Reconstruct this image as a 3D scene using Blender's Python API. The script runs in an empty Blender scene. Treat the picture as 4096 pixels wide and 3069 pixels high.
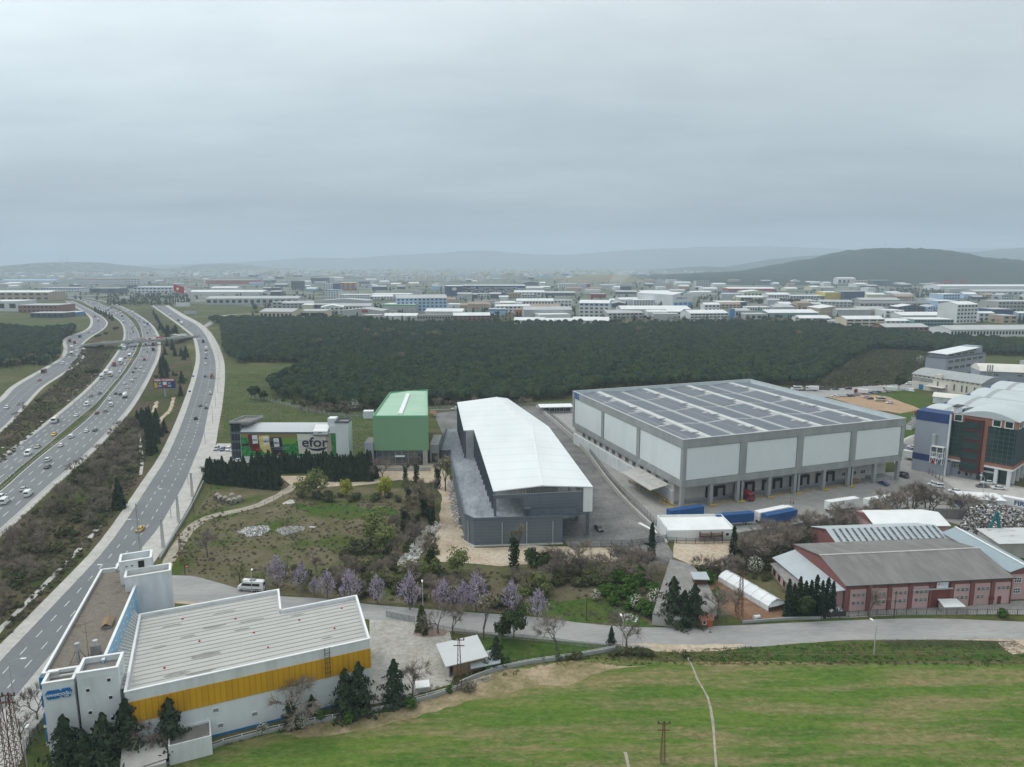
import bpy, math, random
from mathutils import Vector, Matrix, noise
R = random.Random(7)
rad = math.radians
sc = bpy.context.scene
C = sc.collection
F, CX, CY, HOR, CAMH = 2840., 2048., 1534.5, 1050., 85.
PITCH = math.atan((CY - HOR) / F)
cam = bpy.data.cameras.new('camera'); cam.sensor_width = 36; cam.sensor_fit = 'HORIZONTAL'
cam.lens = F / 4096 * 36; cam.clip_start = 1; cam.clip_end = 40000
co = bpy.data.objects.new('camera', cam); C.objects.link(co)
co.location = (0, 0, CAMH); co.rotation_euler = (math.pi / 2 - PITCH, 0, 0); sc.camera = co
SUN_EL, SUN_AZ = rad(52), rad(-62)           # azimuth from +Y, clockwise positive
w = bpy.data.worlds.new('World'); sc.world = w; w.use_nodes = True
nt = w.node_tree; nt.nodes.clear()
def N(t, **k):
 n = nt.nodes.new(t)
 for a, b in k.items(): setattr(n, a, b)
 return n
def L(a, b): nt.links.new(a, b)
def mth(op, a, b=None, c=None):
 n = N('ShaderNodeMath', operation=op)
 for i, s in enumerate((a, b, c)):
  if s is None: continue
  if hasattr(s, 'is_linked'): L(s, n.inputs[i])
  else: n.inputs[i].default_value = s
 return n.outputs[0]
sky = N('ShaderNodeTexSky', sky_type='NISHITA'); sky.sun_disc = False
sky.sun_elevation = SUN_EL; sky.sun_rotation = SUN_AZ; sky.air_density = 1.5; sky.dust_density = 3
tc = N('ShaderNodeTexCoord'); sx = N('ShaderNodeSeparateXYZ'); L(tc.outputs['Generated'], sx.inputs[0])
zc = mth('MAXIMUM', sx.outputs[2], 0.0)
den = mth('ADD', zc, 0.11)
cb = N('ShaderNodeCombineXYZ'); L(mth('DIVIDE', sx.outputs[0], den), cb.inputs[0]); L(mth('DIVIDE', sx.outputs[1], den), cb.inputs[1])
def cloudnoise(scale, detail, rough, loc, sxy=(1, 1)):
 mp = N('ShaderNodeMapping'); L(cb.outputs[0], mp.inputs[0]); mp.inputs['Location'].default_value = loc
 mp.inputs['Scale'].default_value = (sxy[0], sxy[1], 1)
 n = N('ShaderNodeTexNoise'); L(mp.outputs[0], n.inputs['Vector'])
 n.inputs['Scale'].default_value = scale; n.inputs['Detail'].default_value = detail; n.inputs['Roughness'].default_value = rough
 return n.outputs['Fac']
n1 = cloudnoise(0.30, 6, .55, (3.7, 1.3, 0), (1, 1.3))
n2 = cloudnoise(1.0, 6, .6, (9.1, 4.2, 0), (.8, 1.5))
dn = mth('ADD', mth('MULTIPLY', n1, .7), mth('MULTIPLY', n2, .3))
rp = N('ShaderNodeValToRGB'); L(dn, rp.inputs[0])
e = rp.color_ramp.elements
e[0].position, e[0].color = .36, (.84, .865, .885, 1)
e[1].position, e[1].color = .64, (1.22, 1.20, 1.17, 1)
gr = N('ShaderNodeValToRGB'); L(zc, gr.inputs[0]); ge = gr.color_ramp.elements
ge[0].position, ge[0].color = 0.0, (.365, .455, .54, 1)
ge[1].position, ge[1].color = 1.0, (1.0, 1.05, 1.06, 1)
for pos, c in ((.06, (.415, .50, .578, 1)), (.16, (.595, .70, .765, 1)), (.30, (.82, .91, .955, 1)), (.46, (.95, 1.03, 1.06, 1))):
 q = ge.new(pos); q.color = c
dv = N('ShaderNodeVectorMath', operation='DOT_PRODUCT'); L(tc.outputs['Generated'], dv.inputs[0])
dv.inputs[1].default_value = (math.sin(SUN_AZ) * math.cos(SUN_EL), math.cos(SUN_AZ) * math.cos(SUN_EL), math.sin(SUN_EL))
glow = mth('POWER', mth('MAXIMUM', dv.outputs['Value'], 0.0), 3.0)
gain = mth('ADD', mth('MULTIPLY', glow, .80), .84)
m1 = N('ShaderNodeMix', data_type='RGBA', blend_type='MULTIPLY'); m1.inputs[0].default_value = 1
L(gr.outputs[0], m1.inputs[6]); L(rp.outputs[0], m1.inputs[7])
vs = N('ShaderNodeVectorMath', operation='SCALE'); L(m1.outputs[2], vs.inputs[0]); L(gain, vs.inputs['Scale'])
v10 = N('ShaderNodeVectorMath', operation='SCALE'); L(vs.outputs[0], v10.inputs[0]); v10.inputs['Scale'].default_value = 10.0
mx = N('ShaderNodeMix', data_type='RGBA'); mx.inputs[0].default_value = .95
L(sky.outputs[0], mx.inputs[6]); L(v10.outputs[0], mx.inputs[7])
bg = N('ShaderNodeBackground'); bg.inputs[1].default_value = .1; L(mx.outputs[2], bg.inputs[0])
wo = N('ShaderNodeOutputWorld'); L(bg.outputs[0], wo.inputs[0])
sl = bpy.data.lights.new('sun', 'SUN'); sl.energy = 1.0; sl.angle = rad(22); sl.color = (1, .97, .92)
so = bpy.data.objects.new('sun', sl); C.objects.link(so); so.location = (0, 0, 400)
so.rotation_euler = Vector((-math.sin(SUN_AZ) * math.cos(SUN_EL), -math.cos(SUN_AZ) * math.cos(SUN_EL), -math.sin(SUN_EL))).to_track_quat('-Z', 'Y').to_euler()
sc.view_settings.view_transform = 'Standard'; sc.view_settings.look = 'None'; sc.view_settings.gamma = 1
sc.view_settings.exposure = 0.0; sc.view_settings.use_curve_mapping = False
cy = sc.cycles; cy.max_bounces = 5; cy.diffuse_bounces = 3; cy.glossy_bounces = 2; cy.transmission_bounces = 2; cy.volume_bounces = 1
cy.use_denoising = True; cy.use_adaptive_sampling = True; cy.adaptive_threshold = .015
cy.caustics_reflective = False; cy.caustics_refractive = False
sc.render.engine = 'CYCLES'
cp_, sp_ = math.cos(PITCH), math.sin(PITCH)
def P(x, y, z=0.):
 a, b = (x - CX) / F, -(y - CY) / F
 dy, dz = cp_ + b * sp_, -sp_ + b * cp_
 t = (z - CAMH) / dz
 return Vector((a * t, dy * t, z))
def HT(x, y0, y1):
 Y = P(x, y0).y; b = -(y1 - CY) / F
 return CAMH + Y * (-sp_ + b * cp_) / (cp_ + b * sp_)
class MB:
 def __init__(s): s.v, s.f, s.m = [], [], []
 def add(s, vs, fs, m=0):
  o = len(s.v); s.v += [tuple(p) for p in vs]
  s.f += [tuple(i + o for i in f) for f in fs]; s.m += [m] * len(fs); return s
 def box(s, x0, y0, z0, x1, y1, z1, m=0, mt=None):
  v = [(x0, y0, z0), (x1, y0, z0), (x1, y1, z0), (x0, y1, z0), (x0, y0, z1), (x1, y0, z1), (x1, y1, z1), (x0, y1, z1)]
  s.add(v, [(0, 3, 2, 1), (0, 1, 5, 4), (1, 2, 6, 5), (2, 3, 7, 6), (3, 0, 4, 7)], m)
  s.add(v[4:], [(0, 1, 2, 3)], m if mt is None else mt); return s
 def prism(s, poly, z0, z1, m=0, mt=None, bottom=True):
  n = len(poly); z1s = z1 if isinstance(z1, (list, tuple)) else [z1] * n
  v = [(p[0], p[1], z0) for p in poly] + [(p[0], p[1], z1s[i]) for i, p in enumerate(poly)]
  s.add(v, [(i, (i + 1) % n, n + (i + 1) % n, n + i) for i in range(n)], m)
  s.add(v[n:], [tuple(range(n))], m if mt is None else mt)
  if bottom: s.add(v[:n], [tuple(reversed(range(n)))], m)
  return s
 def face(s, pts, m=0): return s.add(pts, [tuple(range(len(pts)))], m)
 def tube(s, p, q, r0, r1=None, n=6, m=0, cap=True):
  p, q = Vector(p), Vector(q); r1 = r0 if r1 is None else r1
  d = q - p
  if d.length < 1e-6: return s
  d.normalize(); a = d.orthogonal().normalized(); b = d.cross(a)
  v = []
  for c, r in ((p, r0), (q, r1)):
   for i in range(n):
    t = 2 * math.pi * i / n; v.append(c + (a * math.cos(t) + b * math.sin(t)) * r)
  fs = [(i, (i + 1) % n, n + (i + 1) % n, n + i) for i in range(n)]
  if cap: fs += [tuple(reversed(range(n))), tuple(range(n, 2 * n))]
  return s.add(v, fs, m)
 def bar(s, p, q, wx, wz, m=0):
  "rectangular bar between two points"
  p, q = Vector(p), Vector(q); d = (q - p).normalized()
  a = d.cross(Vector((0, 0, 1)));
  a = Vector((1, 0, 0)) if a.length < 1e-4 else a.normalized(); b = a.cross(d)
  v = []
  for c in (p, q):
   for i, j in ((-1, -1), (1, -1), (1, 1), (-1, 1)): v.append(c + a * wx * i / 2 + b * wz * j / 2)
  return s.add(v, [(0, 1, 5, 4), (1, 2, 6, 5), (2, 3, 7, 6), (3, 0, 4, 7), (3, 2, 1, 0), (4, 5, 6, 7)], m)
 def mesh(s, name, mats, smooth=False):
  me = bpy.data.meshes.new(name); me.from_pydata(s.v, [], s.f)
  mats = mats if isinstance(mats, (list, tuple)) else [mats]
  for k in mats: me.materials.append(MAT[k] if isinstance(k, str) else k)
  if len(mats) > 1: me.polygons.foreach_set('material_index', s.m)
  if smooth: me.polygons.foreach_set('use_smooth', [True] * len(me.polygons))
  me.update(); return me
 def build(s, name, mats, parent=None, smooth=False):
  return obj(name, s.mesh(name, mats, smooth), parent)
def obj(name, me, parent=None, loc=None, rz=0, sc_=None):
 o = bpy.data.objects.new(name, me); C.objects.link(o)
 if parent is not None: o.parent = parent
 if loc is not None: o.location = loc
 if rz: o.rotation_euler = (0, 0, rz)
 if sc_ is not None: o.scale = (sc_,) * 3 if isinstance(sc_, (int, float)) else sc_
 return o
def tag(o, label, cat, group=None):
 o['label'] = label; o['category'] = cat
 if group: o['group'] = group
 return o
def thing(name, label, cat, loc=(0, 0, 0), rz=0, group=None, s=None):
 o = obj(name, None, None, loc, rz, s); o.empty_display_size = .5
 return tag(o, label, cat, group)
def struct(o, kind='structure'): o['kind'] = kind; return o
MAT = {}
def mat(name, col, rough=.85, col2=None, scale=.3, var=None, bump=0., bscale=4., metal=0., stretch=(1, 1, 1), world=False,
  col3=None, scale3=.05, t3=(.45, .62), detail=6, t=(.35, .68), spec=.25, wave=None, coat=0., fine=1.):
 m = bpy.data.materials.new(name); m.use_nodes = True; t_ = m.node_tree; b = t_.nodes['Principled BSDF']
 b.inputs['Roughness'].default_value = rough; b.inputs['Metallic'].default_value = metal
 b.inputs['Specular IOR Level'].default_value = spec; b.inputs['Coat Weight'].default_value = coat
 MAT[name] = m
 c4 = lambda c: (c[0], c[1], c[2], 1)
 b.inputs['Base Color'].default_value = c4(col)
 if col2 is None and var is None and not wave: return m
 if col2 is None: k = 1 - (var or 0); col2 = tuple(x * k for x in col)
 nd, lk = t_.nodes, t_.links
 if world: src = nd.new('ShaderNodeNewGeometry').outputs['Position']
 else: src = nd.new('ShaderNodeTexCoord').outputs['Object']
 mp = nd.new('ShaderNodeMapping'); mp.inputs['Scale'].default_value = stretch; lk.new(src, mp.inputs[0])
 def nz(sc1, d, rgh=.6):
  n = nd.new('ShaderNodeTexNoise'); n.inputs['Scale'].default_value = sc1; n.inputs['Detail'].default_value = d
  n.inputs['Roughness'].default_value = rgh; lk.new(mp.outputs[0], n.inputs['Vector']); return n.outputs['Fac']
 def ramp(f, a, b2, ca, cb2):
  r = nd.new('ShaderNodeValToRGB'); lk.new(f, r.inputs[0]); el = r.color_ramp.elements
  el[0].position, el[0].color, el[1].position, el[1].color = a, ca, b2, cb2; return r.outputs[0]
 out = ramp(nz(scale, detail), t[0], t[1], c4(col), c4(col2))
 if col3 is not None:
  f3 = ramp(nz(scale3, 5), t3[0], t3[1], (0, 0, 0, 1), (1, 1, 1, 1))
  mx_ = nd.new('ShaderNodeMix'); mx_.data_type = 'RGBA'; lk.new(f3, mx_.inputs[0]); lk.new(out, mx_.inputs[6])
  mx_.inputs[7].default_value = c4(col3); out = mx_.outputs[2]
 if world:
  f4 = ramp(nz(.9, 6, .72), .30, .70, (.68, .69, .68, 1), (1.24, 1.23, 1.22, 1))
  mx_ = nd.new('ShaderNodeMix'); mx_.data_type = 'RGBA'; mx_.blend_type = 'MULTIPLY'; mx_.inputs[0].default_value = fine; lk.new(out, mx_.inputs[6]); lk.new(f4, mx_.inputs[7]); out = mx_.outputs[2]
 if wave:                                            # ribs: (axis, spacing, darkening)
  ax, sp, dk = wave
  sp3 = nd.new('ShaderNodeSeparateXYZ'); lk.new(src, sp3.inputs[0])
  mm = nd.new('ShaderNodeMath'); mm.operation = 'PINGPONG'; lk.new(sp3.outputs['XYZ'.index(ax)], mm.inputs[0]); mm.inputs[1].default_value = sp / 2
  m2 = nd.new('ShaderNodeMath'); m2.operation = 'LESS_THAN'; lk.new(mm.outputs[0], m2.inputs[0]); m2.inputs[1].default_value = sp * .09
  m3 = nd.new('ShaderNodeMath'); m3.operation = 'MULTIPLY'; lk.new(m2.outputs[0], m3.inputs[0]); m3.inputs[1].default_value = dk
  mx_ = nd.new('ShaderNodeMix'); mx_.data_type = 'RGBA'; mx_.blend_type = 'MULTIPLY'; lk.new(m3.outputs[0], mx_.inputs[0])
  lk.new(out, mx_.inputs[6]); mx_.inputs[7].default_value = (.35, .35, .37, 1); out = mx_.outputs[2]
 lk.new(out, b.inputs['Base Color'])
 if bump:
  bp = nd.new('ShaderNodeBump'); bp.inputs['Strength'].default_value = bump; bp.inputs['Distance'].default_value = .3
  lk.new(nz(bscale, 4), bp.inputs['Height']); lk.new(bp.outputs[0], b.inputs['Normal'])
 return m
mat('grass', (.060, .082, .024), 1, (.108, .105, .05), .12, bump=.5, bscale=1.2, world=True, col3=(.17, .145, .085), scale3=.02, t3=(.5, .72), spec=.05)
mat('farland', (.12, .135, .10), 1, (.27, .265, .25), .014, world=True, col3=(.075, .10, .06), scale3=.006, spec=.05)
mat('verge', (.042, .064, .018), 1, (.085, .088, .038), .25, bump=.6, bscale=1.5, world=True, col3=(.10, .08, .052), scale3=.03, t3=(.42, .58), spec=.05)
mat('lush', (.042, .092, .018), 1, (.075, .115, .03), .35, bump=.7, bscale=1.5, world=True, col3=(.09, .10, .03), scale3=.06, spec=.05)
mat('meadow', (.066, .095, .032), 1, (.11, .115, .056), .15, bump=.4, bscale=1.5, world=True, col3=(.05, .10, .02), scale3=.02, t3=(.5, .7), spec=.05)
mat('waste', (.105, .10, .05), 1, (.165, .14, .095), .13, bump=.6, bscale=1.2, world=True, col3=(.065, .095, .022), scale3=.055, t3=(.5, .62), spec=.05)
mat('scrubland', (.10, .095, .05), 1, (.155, .13, .09), .2, bump=.8, bscale=1, world=True, spec=.05)
mat('dirt', (.44, .35, .255), 1, (.53, .46, .37), .16, bump=.4, bscale=2, world=True, col3=(.36, .28, .20), scale3=.06, t3=(.55, .7), spec=.1)
mat('red_dirt', (.42, .29, .19), 1, (.34, .24, .16), .12, bump=.3, bscale=2, world=True, spec=.1)
mat('soil', (.20, .115, .072), 1, (.25, .155, .10), .4, bump=.6, bscale=3, world=True, spec=.1)
mat('track', (.40, .36, .30), 1, (.30, .27, .22), .3, bump=.4, bscale=2, world=True, spec=.1)
mat('asphalt', (.155, .163, .172), .92, (.19, .197, .205), .05, world=True, col3=(.145, .15, .165), scale3=.4, t3=(.5, .8), spec=.3, fine=.35)
mat('asphalt_motorway', (.16, .167, .176), .92, (.20, .206, .212), .04, world=True, stretch=(1, .3, 1), spec=.3, fine=.35)
mat('asphalt_old', (.34, .335, .325), .95, (.27, .268, .265), .12, world=True, stretch=(.4, 1.5, 1), bump=.15, bscale=2, spec=.2, fine=.5)
mat('asphalt_dark', (.13, .13, .13), .95, (.24, .235, .225), .10, bump=.2, bscale=2, world=True, col3=(.30, .29, .27), scale3=.35, t3=(.6, .75), spec=.2)
mat('yard', (.29, .283, .27), .95, (.36, .35, .33), .08, world=True, col3=(.24, .235, .225), scale3=.25, t3=(.5, .75), spec=.2, fine=.6)
mat('concrete_path', (.50, .485, .455), .95, (.40, .385, .36), .2, world=True, bump=.15, bscale=2, spec=.15, fine=.6)
mat('pavers', (.42, .40, .37), .95, (.34, .32, .29), .25, world=True, bump=.2, bscale=6, spec=.15)
mat('paint', (.68, .68, .66), .8, (.50, .50, .48), .6, world=True, fine=.3)
mat('pavers_red', (.24, .17, .15), .95, (.30, .22, .19), .5, world=True)
mat('white_wall', (.70, .73, .745), .8, (.60, .635, .65), .25, stretch=(1, 1, .35))
mat('white_wall_worn', (.66, .69, .70), .85, (.50, .52, .52), .35, stretch=(1, 1, .25), t=(.45, .72))
mat('white_trim', (.78, .785, .78), .7, (.68, .685, .68), .6)
mat('white_metal', (.79, .81, .81), .55, (.73, .75, .75), .1, wave=('X', 1.2, .10))
mat('white_roof', (.71, .735, .74), .6, (.64, .665, .675), .08, stretch=(1, .3, 1), wave=('Y', 9.5, .08))
mat('roof_grey', (.46, .46, .44), .9, (.40, .40, .385), .35, stretch=(.25, 1, 1), col3=(.30, .30, .29), scale3=.5, t3=(.62, .75))
mat('gravel_roof', (.235, .205, .17), 1, (.165, .145, .118), 1.6, bump=.8, bscale=5, col3=(.10, .10, .05), scale3=.25, t3=(.58, .72))
mat('felt', (.17, .165, .155), .95, (.235, .225, .21), .5)
mat('concrete', (.335, .345, .34), .9, (.26, .27, .265), .25, stretch=(1, 1, .3))
mat('concrete_light', (.47, .46, .43), .95, (.36, .35, .32), .4, stretch=(1, 1, .3))
mat('concrete_dark', (.20, .195, .185), .95, (.28, .27, .255), .6, bump=.3)
mat('panel_light', (.70, .735, .735), .6, (.66, .70, .70), .15, wave=('X', 1.0, .07))
mat('dock_wall', (.52, .50, .47), .9, (.44, .43, .40), .2)
mat('dark_grey_wall', (.125, .15, .172), .8, (.145, .17, .192), .2, wave=('Z', 1.0, .25))
mat('dark_grey', (.10, .122, .142), .8, (.125, .148, .17), .5)
mat('yellow_panel', (.63, .34, .012), .7, (.54, .285, .012), .5, col3=(.44, .24, .02), scale3=.35, t3=(.58, .8), wave=('X', 1.0, .35), stretch=(1, 1, .2))
mat('blue', (.02, .19, .42), .6, (.025, .16, .36), .5)
mat('blue_light', (.24, .47, .68), .8, (.32, .53, .70), .3, stretch=(1, 1, .5))
mat('blue_deep', (.024, .052, .15), .6, (.03, .06, .17), .3)
mat('blue_truck', (.018, .075, .22), .5, (.022, .09, .25), .3, wave=('X', .8, .2))
mat('sign_blue', (.012, .15, .40), .5)
mat('green_panel', (.185, .345, .20), .6, (.20, .365, .215), .2, wave=('Z', 1.2, .12))
mat('green_roof', (.37, .54, .41), .7, (.32, .48, .36), .1, wave=('X', 1.0, .10))
mat('green_trim', (.16, .40, .22), .6)
mat('glass_dark', (.02, .026, .032), .08, spec=.6)
mat('glass_green', (.012, .040, .036), .08, (.02, .055, .05), .1, spec=.6)
mat('glass_grey', (.10, .115, .125), .12, spec=.6)
mat('pane_light', (.30, .32, .33), .2, (.2, .215, .22), 2.)
mat('black', (.02, .02, .022), .7)
mat('dark_steel', (.06, .055, .055), .7)
mat('steel', (.36, .38, .39), .5, metal=.3)
mat('galv', (.45, .46, .46), .55, metal=.2)
mat('rust', (.16, .075, .045), .9, (.10, .05, .035), 1.5)
mat('yellow_paint', (.60, .40, .03), .6)
mat('tin_grey', (.44, .48, .50), .6, (.38, .42, .44), .2, wave=('Y', .9, .18))
mat('tin_grey_x', (.44, .48, .50), .6, (.38, .42, .44), .2, wave=('X', .9, .16))
mat('tin_blue', (.27, .33, .36), .55, (.30, .36, .39), .2, wave=('Y', .9, .22))
mat('tin_white', (.78, .79, .78), .6, (.70, .71, .70), .2, wave=('X', .8, .14))
mat('tin_rusty', (.55, .56, .56), .7, (.50, .51, .51), .3, wave=('Y', .6, .12), col3=(.30, .15, .10), scale3=.6, t3=(.6, .66), stretch=(.35, 1, 1))
mat('asbestos', (.16, .158, .15), .95, (.225, .22, .205), .45, stretch=(1, .22, 1), wave=('X', .9, .22), col3=(.30, .295, .28), scale3=.35, t3=(.66, .78))
mat('pink', (.53, .35, .345), .9, (.47, .31, .305), .25, stretch=(1, 1, .4))
mat('maroon', (.245, .10, .095), .9, (.20, .085, .08), .3)
mat('maroon_door', (.16, .045, .04), .7)
mat('cream', (.66, .63, .55), .85, (.58, .55, .48), .3, stretch=(1, 1, .4))
mat('cream_roof', (.70, .68, .62), .8, (.62, .60, .54), .2)
mat('vault_grey', (.34, .36, .36), .6, (.30, .32, .315), .2)
mat('vault_white', (.52, .56, .57), .6, (.44, .48, .49), .12, stretch=(1, .3, 1))
mat('wall_bluegrey', (.33, .36, .41), .75, (.30, .33, .38), .15, wave=('X', 1.2, .08))
mat('terracotta', (.34, .155, .105), .8, (.30, .13, .09), .6, wave=('X', 1.5, .2))
mat('burgundy', (.075, .022, .026), .6)
mat('solar', (.10, .112, .138), .3, (.112, .124, .15), 2., wave=('Y', 1.05, .0), spec=.5)
mat('solar_far', (.15, .165, .19), .35, (.17, .185, .21), 1., spec=.5)
mat('polyfilm', (.72, .74, .75), .45, (.62, .64, .65), .5, stretch=(1, .3, 1))
mat('fabric_white', (.70, .72, .73), .8)
mat('orange', (.60, .16, .02), .7)
mat('red', (.42, .03, .03), .5)
mat('orange_wall', (.42, .10, .03), .85, (.35, .09, .03), 1)
mat('tile_red', (.36, .15, .11), .9, (.28, .12, .09), 1)
mat('teal', (.02, .15, .16), .6)
mat('wood', (.28, .20, .12), .9, (.20, .14, .09), 1)
mat('rubber', (.015, .015, .016), .9)
mat('skin', (.50, .32, .24), .6)
mat('cloth_dark', (.03, .035, .05), .9)
mat('rubble', (.42, .41, .39), .95, (.30, .285, .265), .8)
mat('scrap', (.60, .60, .60), .5, (.20, .19, .18), .8, t=(.42, .6))
# ================================================================== terrain
g = MB(); X1, Y0, Y1 = 11000, -400, 14500
g.face([(-X1, Y0, 0), (X1, Y0, 0), (X1, Y1, 0), (-X1, Y1, 0)])
struct(g.build('ground', 'farland'))
def edge(pts, step=5., amp=1.):
 out = []; n = len(pts)
 for i in range(n):
  a, b = pts[i], pts[(i + 1) % n]; d = b - a; k = max(1, int(d.length / step))
  nn = Vector((-d.y, d.x, 0)).normalized() if d.length > 0 else Vector()
  for j in range(k):
   q = a + d * (j / k); s = noise.noise((q.x * .09, q.y * .09, 1.7)) + .5 * noise.noise((q.x * .3, q.y * .3, 4.1))
   out.append(q + nn * (s * amp * (1 if j else .4)))
 return out
PZ = [0]
def patch(name, px, m, z, amp=1., step=5., kind='structure'):
 PZ[0] += 1; z += .0011 * (PZ[0] % 13)
 pts = [P(*q) for q in px]
 pts = edge(pts, step, amp) if amp else pts
 b = MB(); b.face([(q.x, q.y, z) for q in pts]); o = b.build(name, m); o['kind'] = kind; return o
patch('grassland', [(-900, 3600), (5200, 3600), (6500, 1330), (3300, 1262), (2000, 1262), (1000, 1225), (300, 1190), (-900, 1210), (-3000, 1320)], 'grass', .02, 0)
patch('verge', [(0, 2950), (0, 2150), (300, 1880), (480, 1700), (640, 1450), (632, 1350), (530, 1260), (600, 1235), (720, 1310), (770, 1450), (770, 1550), (700, 1720), (560, 1950), (370, 2215)], 'verge', .04, .4)
patch('verge', [(-40, 1930), (0, 1720), (240, 1510), (320, 1455), (330, 1400), (420, 1300), (380, 1240), (330, 1210), (430, 1250), (500, 1310), (480, 1400), (400, 1500), (200, 1690)], 'verge', .04, .4)
patch('meadow', [(870, 1500), (900, 1470), (1240, 1462), (1290, 1450), (1080, 1530), (1090, 1590), (1290, 1640), (1490, 1650), (1500, 1760), (1450, 1850), (1000, 1790), (890, 1780), (905, 1600)], 'meadow', .045, 1)
patch('meadow', [(-30, 1330), (0, 1297), (180, 1290), (350, 1292), (330, 1310), (200, 1320)], 'meadow', .045, 0)
patch('wasteland', [(860, 1925), (820, 2000), (640, 2260), (690, 2310), (1000, 2370), (1560, 2420), (1720, 2330), (1740, 2100), (1700, 1960), (1240, 1940), (1180, 1960), (1100, 1900)], 'waste', .045, 1)
patch('wasteland', [(1560, 2410), (2500, 2505), (2780, 2500), (2830, 2380), (2920, 2240), (2650, 2230), (2200, 2330), (1740, 2300)], 'scrubland', .045, 1)
patch('grass_plot', [(2000, 2465), (2150, 2400), (2420, 2400), (2560, 2440), (2600, 2510), (2300, 2495)], 'lush', .06, 3, 2)
patch('grass_plot', [(1940, 2560), (2050, 2540), (2450, 2580), (2560, 2600), (2300, 2640), (2060, 2640), (1900, 2700)], 'lush', .06, 1.0)
patch('grass_plot', [(2740, 2620), (3000, 2590), (3300, 2568), (3700, 2565), (4200, 2575), (4200, 2640), (3400, 2650), (2850, 2640)], 'lush', .06, 1.0)
patch('grass_plot', [(1160, 2010), (1440, 2030), (1580, 2040), (1600, 2070), (1400, 2080), (1180, 2040)], 'lush', .06, 4, 2)
patch('grass_plot', [(3280, 2478), (3600, 2462), (4200, 2462), (4200, 2487), (3700, 2475), (3330, 2486), (2900, 2500), (2900, 2492)], 'lush', .06, .3)
patch('grass_plot', [(90, 2960), (250, 2850), (330, 2880), (420, 3000), (420, 3120), (90, 3120)], 'lush', .06, 1)
mat('rough_ground', (.06, .058, .036), 1, (.10, .085, .06), .12, bump=.8, bscale=1, world=True, spec=.05)
patch('scrub_ground', [(3160, 1570), (3290, 1530), (3390, 1460), (3480, 1395), (3640, 1395), (3780, 1430), (3700, 1490), (3640, 1540), (3400, 1550)], 'rough_ground', .05, 2)
def field_mat():
 m = bpy.data.materials.new('crop_field'); m.use_nodes = True; t = m.node_tree; nd, lk = t.nodes, t.links
 b = nd['Principled BSDF']; b.inputs['Roughness'].default_value = 1; b.inputs['Specular IOR Level'].default_value = .05
 pos = nd.new('ShaderNodeNewGeometry').outputs['Position']
 def nz(sx_, sy_, d, off, rgh=.6):
  mp = nd.new('ShaderNodeMapping'); mp.inputs['Scale'].default_value = (sx_, sy_, 1); mp.inputs['Location'].default_value = (off, off * .7, 0)
  mp.inputs['Rotation'].default_value = (0, 0, rad(-3)); lk.new(pos, mp.inputs[0])
  n = nd.new('ShaderNodeTexNoise'); n.inputs['Scale'].default_value = 1; n.inputs['Detail'].default_value = d; n.inputs['Roughness'].default_value = rgh
  lk.new(mp.outputs[0], n.inputs['Vector']); return n.outputs['Fac']
 def ramp(f, st):
  r = nd.new('ShaderNodeValToRGB'); lk.new(f, r.inputs[0]); el = r.color_ramp.elements
  el[0].position, el[0].color = st[0][0], (*st[0][1], 1); el[1].position, el[1].color = st[-1][0], (*st[-1][1], 1)
  for p_, c in st[1:-1]: q = el.new(p_); q.color = (*c, 1)
  return r.outputs[0]
 def mix(f, a, c):
  x = nd.new('ShaderNodeMix'); x.data_type = 'RGBA'; lk.new(f, x.inputs[0]); lk.new(a, x.inputs[6]); lk.new(c, x.inputs[7]); return x.outputs[2]
 crop = ramp(nz(.05, .16, 6, 3.1), [(.3, (.036, .112, .012)), (.5, (.068, .150, .018)), (.72, (.125, .185, .032))])
 bare = ramp(nz(.5, .8, 5, 8.), [(.3, (.30, .22, .135)), (.7, (.17, .155, .07))])
 band = ramp(nz(.026, .17, 9, 5.3, .74), [(.46, (0, 0, 0)), (.62, (1, 1, 1))])
 fine = ramp(nz(1.1, 2.4, 6, 1., .75), [(.38, (0, 0, 0)), (.66, (1, 1, 1))])
 a = nd.new('ShaderNodeMath'); a.operation = 'MULTIPLY_ADD'; lk.new(fine, a.inputs[0]); a.inputs[1].default_value = .5; lk.new(band, a.inputs[2])
 s = nd.new('ShaderNodeMath'); s.operation = 'MULTIPLY'; s.use_clamp = True; lk.new(a.outputs[0], s.inputs[0]); s.inputs[1].default_value = .85
 col = mix(s.outputs[0], crop, bare)
 dk = ramp(nz(.5, 1.1, 7, 12., .75), [(.32, (.62, .68, .60)), (.68, (1.2, 1.2, 1.15))])
 mm = nd.new('ShaderNodeMix'); mm.data_type = 'RGBA'; mm.blend_type = 'MULTIPLY'; mm.inputs[0].default_value = 1; lk.new(col, mm.inputs[6]); lk.new(dk, mm.inputs[7])
 lk.new(mm.outputs[2], b.inputs['Base Color'])
 bp = nd.new('ShaderNodeBump'); bp.inputs['Strength'].default_value = .7; bp.inputs['Distance'].default_value = .25
 lk.new(nz(1.2, 2.2, 4, 2.), bp.inputs['Height']); lk.new(bp.outputs[0], b.inputs['Normal']); MAT['field'] = m
field_mat()
mat('stubble', (.34, .265, .17), 1, (.15, .145, .06), .22, bump=.6, bscale=2, world=True, col3=(.40, .32, .22), scale3=.1, t3=(.5, .65), spec=.05)
patch('field', [(500, 3600), (640, 3060), (800, 2995), (1120, 2915), (1450, 2870), (1690, 2800), (1900, 2720), (2080, 2660), (2400, 2640), (2800, 2648), (3300, 2655), (4600, 2660), (5200, 3600)], 'field', .07, 1.2)
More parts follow.
